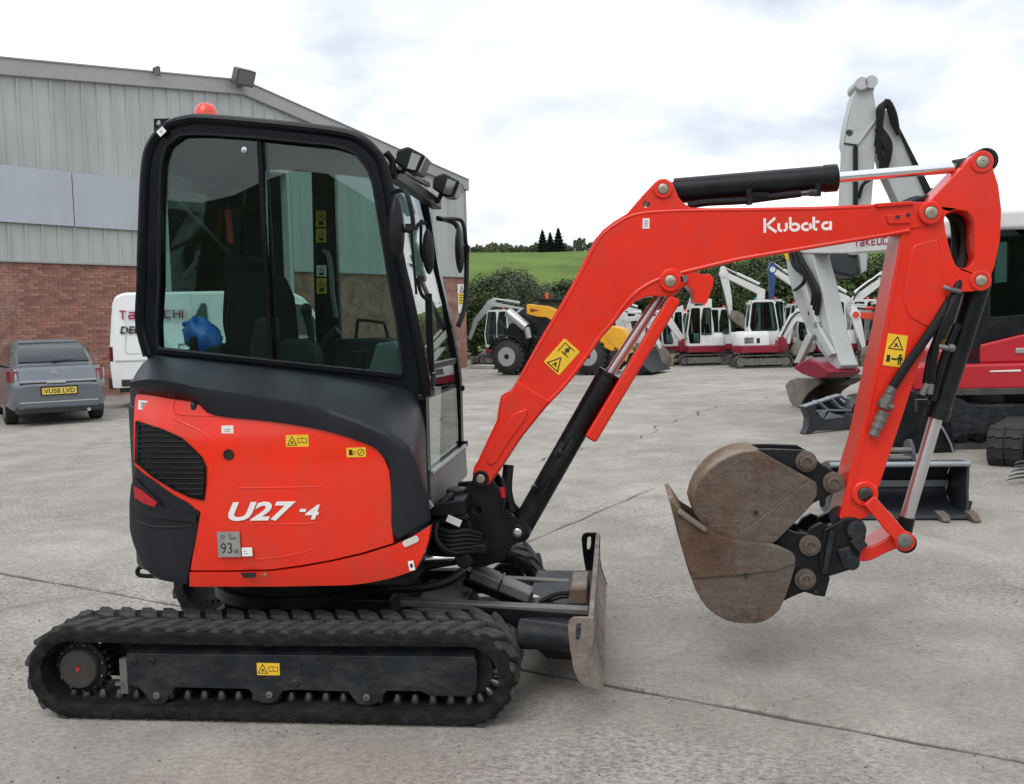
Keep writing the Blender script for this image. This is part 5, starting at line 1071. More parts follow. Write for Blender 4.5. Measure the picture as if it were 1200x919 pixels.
# ---- boom
YA, YZ = .55, .76
bm_top = [(557, 563), (553.5, 556), (556, 546), (560, 540), (571, 516), (582, 493), (584, 478), (587, 464), (592, 460.5), (599, 458), (609, 440), (630, 402), (660, 351), (674, 326), (687, 300), (697.5, 280), (707, 269), (720, 259), (735, 250), (752, 230), (768, 213), (774, 209.5), (781, 209.5), (788, 214), (795, 231), (801, 238), (809, 243), (830, 244), (900, 243), (960, 242), (1025, 239.5), (1070, 236.5), (1088, 237), (1097, 243), (1098, 252), (1094, 260), (1085, 265), (1070, 268), (1025, 276), (960, 287.5), (900, 297.5), (850, 306), (826, 313), (815, 319), (822, 321.5), (832, 321), (837, 327), (835, 338), (828, 356), (814, 354.5), (813, 343), (806, 334), (800, 337), (794, 344), (783, 347.5), (760, 347), (748, 351), (731, 365), (716, 384), (700, 401), (680, 430), (659, 456), (638, 479), (609, 516), (590, 545), (574, 568), (565, 570)]
def pin(parent, px, py, y, r=.030, m=PINM, boss=True, n='pivot_pin', bm=None):
    q = on(px, py, y); mb = MB(); mb.lathe((q.x, y, q.z), (0, -1, 0), [(-.01, r * .80), (.010, r * .80), (.012, r * .70), (.0125, r * .2), (.010, r * .18), (.010, .001)], 22); o = obj(n, mb, m, parent)
    if boss: mb = MB(); mb.lathe((q.x, y, q.z), (0, -1, 0), [(-.01, r * 1.5), (.004, r * 1.5), (.008, r * 1.36), (.008, r * .9), (.002, r * .86)], 26); obj('pin_boss', mb, bm or REDB, parent)
    return o
bt = PL(bm_top, YA)
mb = MB(); mb.prism(YFrame(YA), bt, 0, YZ - YA, holes=[circle(P(757.5, 239.5, YA), .0135, 12)]); boom = obj('boom', mb, REDB, EX, bevel=.009, seg=2)
# rolled edges that stand proud along the web
def rim_tube(name, pxs, y, r, m, par, sm=3):
    mb = MB(); mb.tube([on(*p, y) for p in pxs], r, 8, smooth=sm); return obj(name, mb, m, par)
rim_tube('edge_weld', [(568, 562), (596, 528), (613, 507), (640, 474), (661, 452), (682, 425), (702, 396), (718, 377), (733, 356), (748, 341), (766, 330), (790, 322), (830, 312), (870, 303), (930, 293), (1000, 281.5), (1040, 275), (1066, 270)], YA + .003, .009, REDB, boom)
rim_tube('edge_weld', [(600, 458.5), (611, 441), (636, 398), (664, 351), (679, 324), (691, 300), (701, 282), (711, 271), (724, 261.5), (740, 253), (762, 249), (800, 247), (850, 246.5), (950, 245), (1020, 242.5)], YA + .003, .007, REDB, boom)
def pad(name, pxs, y, h, m, par, bev=.004, rnd=0.0):
    q = PL(pxs, y); q = roundpoly(q, rnd, 4) if rnd else q
    mb = MB(); mb.prism(YFrame(y - h), q, 0, h + .004); return obj(name, mb, m, par, bevel=bev)
pad('foot_casting', [(556, 562), (555, 553), (562, 541), (573, 517), (585, 492), (588, 466), (599, 460), (606, 446), (645, 470), (636, 480), (608, 516), (590, 544), (574, 566), (565, 568)], YA, .010, REDB, boom, .008)
pad('casting_recess', [(574, 546), (569, 541), (588, 505), (601, 485), (620, 478), (616, 492), (598, 515), (581, 543)], YA - .010, .006, REDB, boom, .006, .02)
pad('pin_plate', [(779, 315), (793, 314), (800, 322), (803, 330), (796, 341), (782, 344), (774, 338), (772, 325)], YA, .012, REDB, boom, .006, .03)
pad('joint_plate', [(1038, 252), (1064, 250), (1068, 262), (1040, 263)], YA, .010, REDB, boom, .004, .01)
for px, py in ((1051, 254.5), (1063.5, 252.5)): q = on(px, py, YA); mb = MB(); mb.cyl((q.x, YA - .014, q.z), (q.x, YA, q.z), .008, n=10); obj('bolt_hole', mb, INK, boom)
q = on(801.5, 327, YA)
mb = MB(); mb.cyl((q.x, YA - .012, q.z), (q.x, YA, q.z), .016, n=14); obj('grease_cap', mb, GREYST, boom)
pad('top_flange', [(1024, 239), (1068, 236), (1070, 240), (1026, 243.5)], YA, .014, REDB, boom, .003)
pin(boom, 563.5, 561, YA - .012, .024, bm=BLK); pin(boom, 777, 221.5, YA - .002, .027); pin(boom, 785.5, 329.5, YA - .012, .030); pin(boom, 1090.5, 249.5, YA - .012, .031)
for s_, hgt in (((658, 394), 0),):
    pass
yq = YA - .001
# big rotated warning sticker on the boom
bl_, br_, tl_ = on(637, 424, yq), on(655, 440, yq), on(660, 395, yq)
fr = Frame(bl_, br_ - bl_, tl_ - bl_, (0, -1, 0)); w = (br_ - bl_).length; h = (tl_ - bl_).length; mb = MB(); mb.prism(fr, roundpoly([(0, 0), (w, 0), (w, h), (0, h)], .006, 2), -.002, .001, 0)
class Sub:
    def __init__(s, f, a, b): s.f, s.a, s.b = f, a, b
    def __call__(s, x, y, z=0): return s.f(s.a + x, s.b + y, z)
sym_tri(.5, .5, .9)(mb, Sub(fr, 0, 0), w, h * .48, .001); sym_man(.5, .5, .6)(mb, Sub(fr, 0, h * .5), w, h * .5, .001)
mb.stroke(fr, [(w * .18, h * .55), (w * .18, h * .9), (w * .8, h * .9)], .004, .001, .0014, 1); mb.stroke(fr, [(w * .3, h * .62), (w * .75, h * .62)], .004, .001, .0014, 1)
obj('warning_sticker', mb, [YEL, INK], boom, smooth=False)
sticker('small_label', boom, ((753, 256), (761, 256), (753, 268)), YA - .001, [WHITEP, INK], [sym_ring(.5, .65, .35), sym_ring(.5, .33, .3)])
o_ = on(894.5, 273, YA); u = on(977, 269.5, YA) - o_; fr = Frame(o_, u, (0, 0, 1), (0, -1, 0)); hh = (on(894, 256, YA) - on(894, 273, YA)).length
mb = MB(); wtot = sum(g[0] + .10 for g in G_KUBOTA) * hh; glyph_word(mb, fr, G_KUBOTA, 0, 0, hh, .175, .0012, 0.0, 0, .10, u.length / wtot * 1.0); obj('brand_lettering', mb, WHITEP, boom, smooth=False)
# boom cylinder, rod and the red guard bar
yc = .655
b0, b1, b2 = on(607, 623, yc), on(708, 445, yc), on(783, 332, yc)
p0 = on(610, 620, yc); p1 = on(712, 441, yc)
mb = MB(); mb.cyl(p0, p1, .050, n=28); mb.cyl(p1, p1 + (p1 - p0).normalized() * .02, .052, n=28); mb.cyl(p0 + Vector((0, -.06, 0)), p0 + Vector((0, .06, 0)), .05); bc = obj('boom_cylinder', mb, BLK, EX, bevel=.004)
mb = MB(); mb.cyl(p1, on(783, 333, yc), .022, n=20); obj('cylinder_rod', mb, RODG, bc)
g0_, g1_ = on(791, 349, .60), on(692, 514, .60); mb = MB(); mb.bar(g0_, g1_, .11, .055, (0, 1, 0)); obj('rod_guard', mb, REDB, bc, bevel=.012)
mb = MB(); mb.tube([on(628, 585, .585), on(640, 566, .58), on(660, 535, .58), on(672, 515, .585)], .013, 8); 
for px, py in ((627, 571), (657, 530)): q = on(px, py, .60); mb.lathe(q, (0, -1, 0), [(0, .016), (.03, .016), (.034, .010)], 10)
obj('cylinder_pipe', mb, BLK, bc)
mb = MB(); mb.bar(on(651, 533, .586), on(660, 519, .586), .016, .022); obj('pipe_clamp', mb, FRAMEM, bc)
# arm cylinder on top of the boom
ya = .655
q0, q1, q2 = on(790, 224, ya), on(979, 208.5, ya), on(1120, 196.5, ya)
mb = MB(); mb.cyl(q0, q1, .0545, n=28); d = (q1 - q0).normalized(); mb.cyl(q1 - d * .05, q1 + d * .006, .0575, n=28); mb.cyl(q0 - d * .06, q0 + d * .01, .04); ac = obj('arm_cylinder', mb, BLK, EX, bevel=.003)
mb = MB(); mb.cyl(q1, q2, .0225, n=22); obj('cylinder_rod', mb, CHROME, ac)
mb = MB(); mb.cyl(on(1118, 197, ya), on(1140, 193, ya), .034, n=18); q = on(1150, 190, ya); mb.cyl((q.x, ya - .05, q.z), (q.x, ya + .05, q.z), .05); obj('rod_eye', mb, BLK, ac)
mb = MB(); mb.tube([on(806, 241, .60), on(830, 237.5, .60), on(870, 235.5, .60), on(905, 231, .60), on(938, 227, .60)], .0155, 10); obj('cylinder_hose', mb, HOSE, ac)
mb = MB(); mb.tube([on(938, 227, .60), on(948, 226, .60)], .012, 8); mb.tube([on(948, 226, .6), on(957, 226, .60)], .015, 6); obj('hose_fitting', mb, STUBM, ac)
mb = MB(); mb.cyl(on(958, 214, .61), on(958, 230, .61), .015); obj('hose_clamp', mb, BLK, ac); mb = MB(); mb.bar(on(877, 222, .595), on(878, 240, .595), .04, .022); mb.bar(on(876, 229, .6), on(900, 229, .6), .04, .02); obj('hose_clamp', mb, BLK, ac)

# ---- arm (dipper)
arm_o = [(1057, 272), (1070, 268), (1080, 262), (1086, 240), (1098, 227), (1112, 212.5), (1127, 197), (1136, 186), (1142, 181), (1150, 179), (1158, 182), (1163, 192), (1171, 217), (1174.5, 245), (1173, 280), (1166, 313), (1160, 329), (1153, 338), (1143, 341.5), (1130, 342), (1119, 345), (1105, 362), (1092, 392), (1080, 421), (1058, 489), (1039, 546), (1028, 578), (1018, 606), (1008, 610), (985, 609), (984, 606), (998, 546), (1007, 518), (1037, 379)]
arm_h = [(1107, 256), (1110, 250), (1120, 246), (1134, 247), (1142, 256), (1142.5, 305), (1136, 314), (1122, 314.5), (1115, 297), (1109, 272)]
ao = PL(arm_o, YA); ah = roundpoly(PL(arm_h, YA), .02, 3)
aw = .19
nose = [i for i, p in enumerate(arm_o)]
mb = MB(); mb.prism(YFrame(YA + .006), ao, 0, aw, holes=[ah]); arm = obj('arm', mb, REDB, EX, bevel=.009)
pad('web_panel', [(1069, 288), (1097, 280), (1104, 300), (1109, 325), (1110, 345), (1098, 378), (1088, 384), (1066, 372), (1058, 352)], YA + .006, .006, REDB, arm, .006, .02)
rim_tube('edge_weld', [(1056, 290), (1046, 345), (1034, 410), (1021, 470), (1011, 520), (1003, 552), (996, 590)], YA + .008, .006, REDB, arm)
rim_tube('edge_weld', [(1101, 282), (1108, 318), (1111, 344), (1098, 380), (1088, 386)], YA + .006, .005, REDB, arm)
pin(arm, 1150.5, 190, YA + .006, .030); pin(arm, 1149, 329, YA + .004, .028); q = pin(arm, 1013.5, 579, YA - .004, .036, STUBM)
sticker('warning_sticker', arm, ((1042.5, 391), (1066, 394), (1034.5, 428)), YA + .004, [YEL, INK], [sym_tri(.5, .72, .42), sym_man(.78, .24, .34), sym_box(.12, .12, .3, .34), sym_box(.36, .2, .62, .26)])
mb = MB()
mb.tube([on(1062, 242, .66), on(1090, 233, .70), on(1112, 244, .68), on(1127, 262, .66), on(1131, 285, .66), on(1126, 312, .64), on(1118, 338, .58), on(1104, 368, .54), on(1084, 398, .53), on(1060, 432, .53), on(1046, 454, .53)], .019, 10, smooth=5)
mb.tube([on(1050, 246, .70), on(1085, 236, .74), on(1114, 252, .72), on(1120, 275, .72), on(1120, 300, .7), on(1124, 335, .62), on(1112, 372, .56), on(1094, 410, .56), on(1086, 450, .57)], .019, 10, smooth=5)
mb.tube([on(1130, 300, .64), on(1122, 335, .56), on(1112, 365, .53), on(1098, 400, .54), on(1091, 448, .56)], .016, 10, smooth=5)
obj('arm_hose', mb, HOSE, arm)
mb = MB(); mb.tube([on(1046, 454, .53), on(1042, 461, .53)], .020, 8); mb.tube([on(1030, 470, .53), on(1046, 478, .53)], .016, 8, smooth=0); mb.tube([on(1042, 462, .53), on(1034, 478, .53)], .024, 6, smooth=0); mb.tube([on(1036, 482, .53), on(1023, 511, .53)], [.024, .016], 10, smooth=0)
for t in (.2, .5, .8): q = on(1036 - 13 * t, 482 + 29 * t, .53); mb.tube([q, q + Vector((-.008, 0, -.018))], .026 - .006 * t, 8, smooth=0)
obj('quick_coupler', mb, GREYST, arm)
mb = MB(); mb.tube([on(1106, 336.5, .53), on(1113, 339, .52), on(1125, 342, .54)], .010, 8); obj('hose_clip', mb, GREYST, arm); mb = MB(); mb.tube([on(1100, 406, .53), on(1116, 409, .52)], .011, 8); mb.ball(on(1115, 408, .52), .017); obj('hose_clip', mb, GREYST, arm)
for a, b in (((1087, 450), (1080, 463)), ((1091, 450), (1089, 462))): mb = MB(); mb.cyl(on(*a, .56), on(*b, .56), .014); obj('hose_end', mb, GREYST, arm)
# bucket cylinder
c0, c1, c2 = on(1143, 346, .67), on(1097, 489, .67), on(1062, 609, .67); d = (c1 - c0).normalized()
mb = MB(); mb.cyl(c0 - d * .06, c1, .048, n=26); mb.cyl(c1 - d * .05, c1 + d * .006, .052, n=26); q = on(1080, 475, .6); mb.box(q, (.045, .05, .05)); mb.tube([on(1092, 470, .6), on(1106, 420, .6), on(1122, 380, .6)], .018, 8); kc = obj('bucket_cylinder', mb, BLK, EX, bevel=.003)
mb = MB(); mb.cyl(c1, c2, .028, n=22); obj('cylinder_rod', mb, RODG, kc)
mb = MB(); mb.cyl(on(1063, 606, .67), on(1058, 628, .67), .034, n=18); q = on(1056, 632, .67); mb.cyl((q.x, .60, q.z), (q.x, .74, q.z), .045); obj('rod_eye', mb, BLK, kc)
# links
for y in (.515, .775):
    mb = MB(); mb.bar(on(1018, 586, y), on(1060, 634, y), .024, .058); q = on(1060, 634, y); mb.cyl((q.x, y - .013, q.z), (q.x, y + .013, q.z), .042)
    obj('bucket_link', mb, REDB, EX, bevel=.006)
mb = MB(); lk = cat2(PL([(1050, 624), (1038, 632), (1022, 640), (1005, 642), (1004, 656), (1018, 658), (1040, 648), (1064, 637)], .57), 3, True); mb.prism(YFrame(.57), lk, 0, .17); obj('tipping_link', mb, REDB, EX, bevel=.008)
pin(EX, 1060, 633.5, .50, .038, GREYST, False)
# quick hitch
hit_o = [(960, 640), (966, 620), (982, 612), (990, 607), (1003, 607), (1013, 612), (1016, 623), (1013, 640), (1009, 648), (1006, 660), (998, 668), (972, 676), (960, 670)]
mb = MB()
for y in (.54, .735): mb.prism(YFrame(y), PL(hit_o, .54), 0, .045)
mb.prism(YFrame(.57), PL([(964, 640), (972, 622), (1000, 616), (1004, 640), (996, 660), (968, 670)], .57), 0, .19); mb.cyl(on(985, 606, .60), on(985, 606, .74), .05); qh = obj('quick_hitch', mb, BLK, EX, bevel=.008)
mb = MB(); q = on(1003, 621, .53); mb.lathe((q.x, .54, q.z), (0, -1, 0), [(0, .042), (.03, .040), (.034, .028), (.034, .01)], 16); mb.bar(on(1001, 630, .52), on(1011, 643, .52), .03, .05); mb.bar(on(988, 642, .525), on(996, 664, .525), .02, .055); q = on(998, 659, .525); mb.cyl((q.x, .51, q.z), (q.x, .54, q.z), .032); obj('hitch_latch', mb, FRAMEM, qh, bevel=.006)

# ---- buckets
def sidebucket(name, par, outp, y0, y1, ears, ear_y, pins, plate, holes_, cover, m=RUST, lab=None):
    """hollow digging bucket: curved shell swept across the width, two side plates, hanger ears"""
    mb = MB()
    o_ = PL(outp, y0)
    mb.prism(YFrame(y0), o_, 0, .018)
    root = obj(name, mb, m, par, bevel=.004)
    mb = MB(); mb.prism(YFrame(y1 - .018), o_, 0, .018); obj('side_plate', mb, m, root, bevel=.004)
    sh = PL(cover, y0); n = len(sh); cx = sum(p[0] for p in sh) / n; cz = sum(p[1] for p in sh) / n
    mb = MB(); rings = []
    for i, (x, z) in enumerate(sh):
        a = Vector(sh[min(i + 1, n - 1)]) - Vector(sh[max(i - 1, 0)]); nn = Vector((-a.y, a.x)).normalized(); nn = nn if nn.dot(Vector((cx - x, cz - z))) > 0 else -nn
        rings.append([Vector((x, y0 + .004, z)), Vector((x, y1 - .004, z)), Vector((x + nn.x * .014, y1 - .004, z + nn.y * .014)), Vector((x + nn.x * .014, y0 + .004, z + nn.y * .014))])
    mb.loft(rings); obj('curved_shell', mb, RUST2, root, angle=30)
    mb = MB(); mb.prism(YFrame(y0 - .010), PL(plate, y0), 0, .012); obj('wear_plate', mb, m, root, bevel=.003)
    mb = MB(); 
    for px, py in holes_: q = on(px, py, y0 - .011); mb.cyl((q.x, y0 - .0125, q.z), (q.x, y0 + .002, q.z), .009, n=14)
    obj('drain_hole', mb, INK, root)
    for k, y in enumerate(ear_y):
        mb = MB(); mb.prism(YFrame(y), PL(ears, ear_y[0]), 0, .03); obj('hanger_ear', mb, BLK, root, bevel=.005)
    for px, py in pins:
        q = on(px, py, ear_y[0]); mb = MB(); mb.cyl((q.x, ear_y[0] - .01, q.z), (q.x, ear_y[-1] + .04, q.z), .026); mb.lathe((q.x, ear_y[0] - .002, q.z), (0, -1, 0), [(0, .045), (.014, .045), (.016, .03), (.032, .03), (.034, .018), (.026, .014)], 18); obj('hanger_pin', mb, RUST, root)
    return root
lo_out = [(785, 585), (792, 596), (806, 607), (830, 621), (842, 627), (855, 631.5), (880, 636), (905, 637.5), (915, 641), (924, 645), (930, 649), (932.5, 655), (932, 664), (926, 684), (920, 701), (913, 716), (904, 724), (894, 729), (884, 731), (872, 731), (861, 730), (850, 727), (839, 721), (829, 713), (821, 702), (815, 691), (806, 667), (799, 642), (792, 614)]
lo = sidebucket('bucket', EX, lo_out, .50, .86, [(905, 640), (914, 630), (924, 622), (934, 625), (946, 626), (951, 619), (962, 613), (979, 620), (976, 650), (971, 674), (973, 678), (967, 700), (955, 698), (943, 694), (930, 699), (916, 706), (925, 680)], (.55, .75), [(948.5, 638.5), (943, 678)],
                [(787, 588), (806, 608), (830, 622), (855, 632.5), (905, 638.5), (924, 646), (931.5, 652), (931.5, 660), (908, 668), (860, 674), (811, 677), (799, 642)], [(874, 674)],
                [(785, 584), (792, 614), (799, 642), (806, 667), (815, 691), (829, 713), (850, 727), (872, 731), (894, 729), (913, 716), (920, 701), (926, 684), (932, 664)])
mb = MB(); a, b = on(794, 598, .49), on(828, 622, .49); mb.bar(a, b, .05, .022); obj('side_cutter', mb, WORN, lo, bevel=.008)
a = PL([(783, 583), (790, 586), (800, 600), (807, 640), (806, 645), (800, 642), (792, 612)], .50); mb = MB(); mb.prism(YFrame(.495), a, 0, .37); obj('cutting_lip', mb, RUST2, lo, bevel=.005)
mb = MB(); mb.bar(on(975, 622, .53), on(966, 672, .53), .012, .02); q = on(957, 695, .53); mb.cyl((q.x, .545, q.z), (q.x, .552, q.z), .009); obj('ear_rib', mb, FRAMEM, lo)
up_out = [(813, 601), (811, 592), (814, 579), (819, 568), (825, 559), (833, 550), (841, 543), (851, 537), (861, 533), (871, 530), (888, 528.5), (905, 537), (949, 561), (956, 565), (958, 571), (957, 580), (951, 592), (935, 609), (922, 622), (910, 634), (905, 637), (880, 636), (855, 632), (840, 627), (826, 619)]
ub_lab = 'rusty round backed digging bucket lying upside down inside the hanging bucket'
ub = sidebucket('loose_bucket', None, up_out, .53, .83, [(880, 527), (905, 526.5), (943, 528), (954, 534), (961, 543), (970, 549), (982, 556), (985, 563), (983, 572), (968, 584), (967, 594), (962, 595), (961, 586), (950, 592), (930, 580), (900, 548)], (.58, .75), [(944, 540.5), (976, 565)],
                [(948, 563), (956, 567), (957, 579), (951, 591), (935, 608), (910, 633), (905, 636), (878, 636), (855, 631.5), (885, 612), (915, 588)], [(886, 601)],
                [(826, 619), (813, 601), (811, 592), (814, 579), (819, 568), (825, 559), (833, 550), (841, 543), (851, 537), (861, 533), (871, 530), (888, 528.5), (905, 537)])
tag(ub, ub_lab, 'bucket')

# ------------------------------------------------------------------ machines in the yard behind
EWH = mat('white machine paint', (.66, .665, .65), .4, var=.05, scale=2, dirt=(.42, .40, .36), dirt_amt=.45, dscale=2.5)
EGR = mat('pale grey boom paint', (.44, .46, .455), .42, var=.06, scale=2, dirt=(.30, .30, .28), dirt_amt=.4, dscale=3)
ECR = mat('crimson machine paint', (.22, .008, .026), .38, var=.08, scale=2, dirt=(.16, .02, .03), dirt_amt=.4)
ERD = mat('bright red machine paint', (.46, .012, .022), .3, var=.05, scale=1.5, coat=.3)
EOR = mat('orange red machine paint', (.62, .06, .025), .4, var=.08)
EBL = mat('blue arm paint', (.02, .06, .19), .4, var=.1)
MUD = mat('muddy steel', (.19, .17, .145), .75, var=.3, scale=5, bump=.2, dirt=(.10, .075, .055), dirt_amt=.6)
TPNT = mat('far rubber track', (.045, .044, .043), .85, var=.3, scale=4, bump=.3, bscale=20, dirt=(.15, .14, .13), dirt_amt=.5)
EGL = glass('machine cab glass', (.60, .74, .72))
def stadium(x0, x1, r, zc, n=10): return [(x1 + r * math.cos(rad(a)), zc + r * math.sin(rad(a))) for a in [-90 + 180 * i / n for i in range(n + 1)]] + [(x0 + r * math.cos(rad(a)), zc + r * math.sin(rad(a))) for a in [90 + 180 * i / n for i in range(n + 1)]]
def limbpoly(pts, ws):
    pts = [Vector(p) for p in pts]; L_, R_ = [], []
    for i, p in enumerate(pts):
        a = (pts[min(i + 1, len(pts) - 1)] - pts[max(i - 1, 0)]).normalized(); n = Vector((-a.y, a.x)); w = ws[i] / 2; L_.append(p + n * w); R_.append(p - n * w)
    return [(p.x, p.y) for p in L_] + [(p.x, p.y) for p in reversed(R_)]
def limb(par, name, pts, ws, y, t, m, bev=.02, ends=True):
    mb = MB(); mb.prism(YFrame(y - t / 2), limbpoly(pts, ws), 0, t)
    if ends:
        for p, w in ((pts[0], ws[0]), (pts[-1], ws[-1])): mb.cyl((p[0], y - t * .62, p[1]), (p[0], y + t * .62, p[1]), w * .55, n=14)
    return obj(name, mb, m, par, bevel=bev)
def rot2(p, a): return (p[0] * math.cos(a) - p[1] * math.sin(a), p[0] * math.sin(a) + p[1] * math.cos(a))
def digger(loc, rz, s, label, boom=((.0, .9), (.9, 2.3), (2.0, 2.7)), arm=((2.0, 2.7), (2.35, 1.2)), bk=-100, body=None, cab=True, skirt=None, boomc=None, armc=None, slew=0.0, bladeside=1, buckm=None, group='white excavators parked at the back of the yard', name='parked_excavator', cabs=1.0, tracks=True):
    body = body or EWH; skirt = skirt or ECR; boomc = boomc or EWH; armc = armc or boomc; buckm = buckm or MUD
    t = thing(name, label, 'excavator', loc, rz, group); t.scale = (s, s, s)
    if tracks:
        for sy in (-1, 1):
            y0 = sy * .62 - .17; mb = MB(); mb.prism(YFrame(y0), stadium(-.85, .85, .25, .25), 0, .34, holes=[stadium(-.85, .85, .19, .25)]); tr = obj('rubber_track', mb, TPNT, t, bevel=.02)
            mb = MB(); mb.prism(YFrame(y0 + .06), stadium(-.80, .80, .13, .25), 0, .24); mb.cyl((-.85, y0 + .03, .25), (-.85, y0 + .3, .25), .17); mb.cyl((.85, y0 + .03, .25), (.85, y0 + .3, .25), .15); obj('track_frame', mb, GREYST, tr)
            mb = MB()
            for i in range(28):
                d = i / 28; per = 4 * .85 + 2 * math.pi * .25; q = d * per
                if q < 1.7: p, n = (-.85 + q, .0), (0, -1)
                elif q < 1.7 + math.pi * .25: a = -math.pi / 2 + (q - 1.7) / .25; p, n = (.85 + .25 * math.cos(a), .25 + .25 * math.sin(a)), (math.cos(a), math.sin(a))
                elif q < 3.4 + math.pi * .25: p, n = (.85 - (q - 1.7 - math.pi * .25), .5), (0, 1)
                else: a = math.pi / 2 + (q - 3.4 - math.pi * .25) / .25; p, n = (-.85 + .25 * math.cos(a), .25 + .25 * math.sin(a)), (math.cos(a), math.sin(a))
                if p[1] < .01: continue
                mb.bar((p[0] - n[0] * .01, y0 + .17, p[1] - n[1] * .01), (p[0] + n[0] * .022, y0 + .17, p[1] + n[1] * .022), .33, .055)
            o = obj('track_lugs', mb, TPNT, tr, smooth=False); o['kind'] = 'stuff'
        mb = MB(); mb.box((0, 0, .33), (1.2, 1.0, .22)); mb.cyl((0, 0, .4), (0, 0, .58), .45); obj('chassis', mb, BLK, t, bevel=.03)
        mb = MB(); bx = 1.38 * bladeside; mb.prism(YFrame(-.78), [(bx, .03), (bx + .07 * bladeside, .03), (bx + .02 * bladeside, .2), (bx + .06 * bladeside, .42), (bx - .02 * bladeside, .42), (bx - .05 * bladeside, .2)], 0, 1.56)
        for y in (-.3, .3): mb.bar((.5 * bladeside, y, .25), (bx, y, .22), .09, .10)
        obj('dozer_blade', mb, buckm, t, bevel=.01)
    def tr_(p): return (p[0], p[1])
    u = bpy.data.objects.new('upper_body', None)
    # upper structure drawn in its own slewed frame
    cs, sn = math.cos(slew), math.sin(slew)
    def put(o): o.rotation_euler = (0, 0, slew); return o
    plan = roundpoly([(-1.0, -.74), (.55, -.74), (.72, -.6), (.72, .74), (-1.0, .74)], [.5, .1, .1, .1, .5], 6)
    FZ = Frame((0, 0, 0), (1, 0, 0), (0, 1, 0))
    mb = MB(); mb.prism(FZ, plan, .58, .86); put(obj('skirt', mb, skirt, t, bevel=.03))
    mb = MB(); mb.loft([[Vector((x * a - .02 * (1 - a), y * a, z)) for x, y in roundpoly([(-.99, -.73), (.25, -.73), (.25, .1), (.25, .73), (-.99, .73)], [.5, .12, .02, .12, .5], 6)] for a, z in ((1, .862), (1, 1.15), (.96, 1.30), (.86, 1.40))]); bd = put(obj('engine_cover', mb, body, t, bevel=.02))
    mb = MB()
    for k in range(4): mb.box((-.55, -.735, .98 + .06 * k), (.34, .02, .03))
    mb.box((-.2, -.735, 1.05), (.12, .02, .18)); put(obj('cover_vents', mb, INK, t))
    if cab:
        h = 1.72 * cabs; side = roundpoly([(-.35, .868), (.68, .868), (.76, 1.4), (.58, .86 + h), (-.28, .86 + h), (-.42, 1.6)], [.03, .05, .1, .16, .14, .1], 4)
        ins = lambda x0, x1, z0, z1, k=0: roundpoly([(x0, z0), (x1, z0), (x1 + .0, (z0 + z1) / 2), (x1 - .10 - k, z1), (x0 + .03, z1)], .06, 3)
        hA = ins(-.30, .12, 1.35, .76 + h); hB = roundpoly([(.2, 1.0), (.62, 1.0), (.68, 1.45), (.53, .76 + h), (.2, .76 + h)], .05, 3); hR = roundpoly([(-.29, 1.42), (.66, 1.42), (.68, 1.5), (.52, .77 + h), (-.24, .77 + h), (-.34, 1.6)], .07, 3)
        cabm = MB()
        cabm.prism(YFrame(-.02), side, 0, .06, holes=[hR]); cabm.prism(YFrame(.66), side, 0, .06, holes=[hA, hB])
        zt = .86 + h; cabm.box((.15, .35, zt - .02), (.84, .66, .07)); cabm.box((-.36, .35, 1.2), (.07, .64, .66)); cabm.box((.70, .35, 1.0), (.05, .64, .26))
        for x, z in ((.66, 1.9), (-.38, 2.0)): pass
        cabm.box((.62, .35, zt - .1), (.06, .64, .08)); cabm.box((-.34, .35, zt - .1), (.06, .64, .08))
        cb_ = put(obj('cab', cabm, body, t, bevel=.015))
        mb = MB()
        mb.prism(YFrame(.012), hR, 0, .008); mb.prism(YFrame(.69), hA, 0, .008); mb.prism(YFrame(.69), hB, 0, .008)
        mb.prism(YFrame(.06), [(.735, 1.15), (.755, 1.42), (.60, zt - .1), (.592, zt - .1), (.747, 1.42), (.727, 1.15)], 0, .58)
        mb.prism(YFrame(.06), [(-.385, 1.5), (-.395, 1.6), (-.30, zt - .1), (-.292, zt - .1), (-.387, 1.6), (-.377, 1.5)], 0, .58); obj('window_panes', mb, EGL, cb_, smooth=False)
        mb = MB(); mb.stroke(YFrame(-.026), hR, .05, 0, .012, 0, True); mb.stroke(YFrame(.714), hA, .05, 0, .012, 0, True); mb.stroke(YFrame(.714), hB, .05, 0, .012, 0, True); mb.bar((.14, .0, 1.42), (.14, .0, .76 + h), .03, .03); obj('window_seal', mb, HOSE, cb_)
        mb = MB(); mb.box((-.05, .35, 1.15), (.4, .45, .2)); mb.box((-.2, .35, 1.5), (.12, .42, .6)); mb.box((.5, .35, 1.15), (.15, .4, .5)); obj('seat', mb, SEATM, cb_, bevel=.04)
        mb = MB(); mb.lathe((-.1, .2, zt + .015), (0, 0, 1), [(0, .05), (.08, .05), (.1, .02)], 12); obj('beacon', mb, mat('green beacon', (.02, .35, .20), .3) if 'green' in label else ORANGEP, cb_)
    by = -.22
    mb = MB(); b0 = boom[0]; mb.prism(YFrame(by - .2), [(b0[0] - .25, .60), (b0[0] + .18, .60), (b0[0] + .2, b0[1]), (b0[0] + .05, b0[1] + .15), (b0[0] - .1, b0[1] + .1)], 0, .4); put(obj('swing_post', mb, skirt, t, bevel=.03))
    n = len(boom); ws = [.24] + [.36] * (n - 2) + [.22]
    bo = put(limb(t, 'boom', boom, ws, by, .22, boomc))
    ma = arm; ar = put(limb(t, 'arm', ma, [.34] + [.24] * (len(ma) - 2) + [.15], by, .18, armc))
    # cylinders
    mid = boom[n // 2]; fx = (boom[0][0] + .30, boom[0][1] - .12)
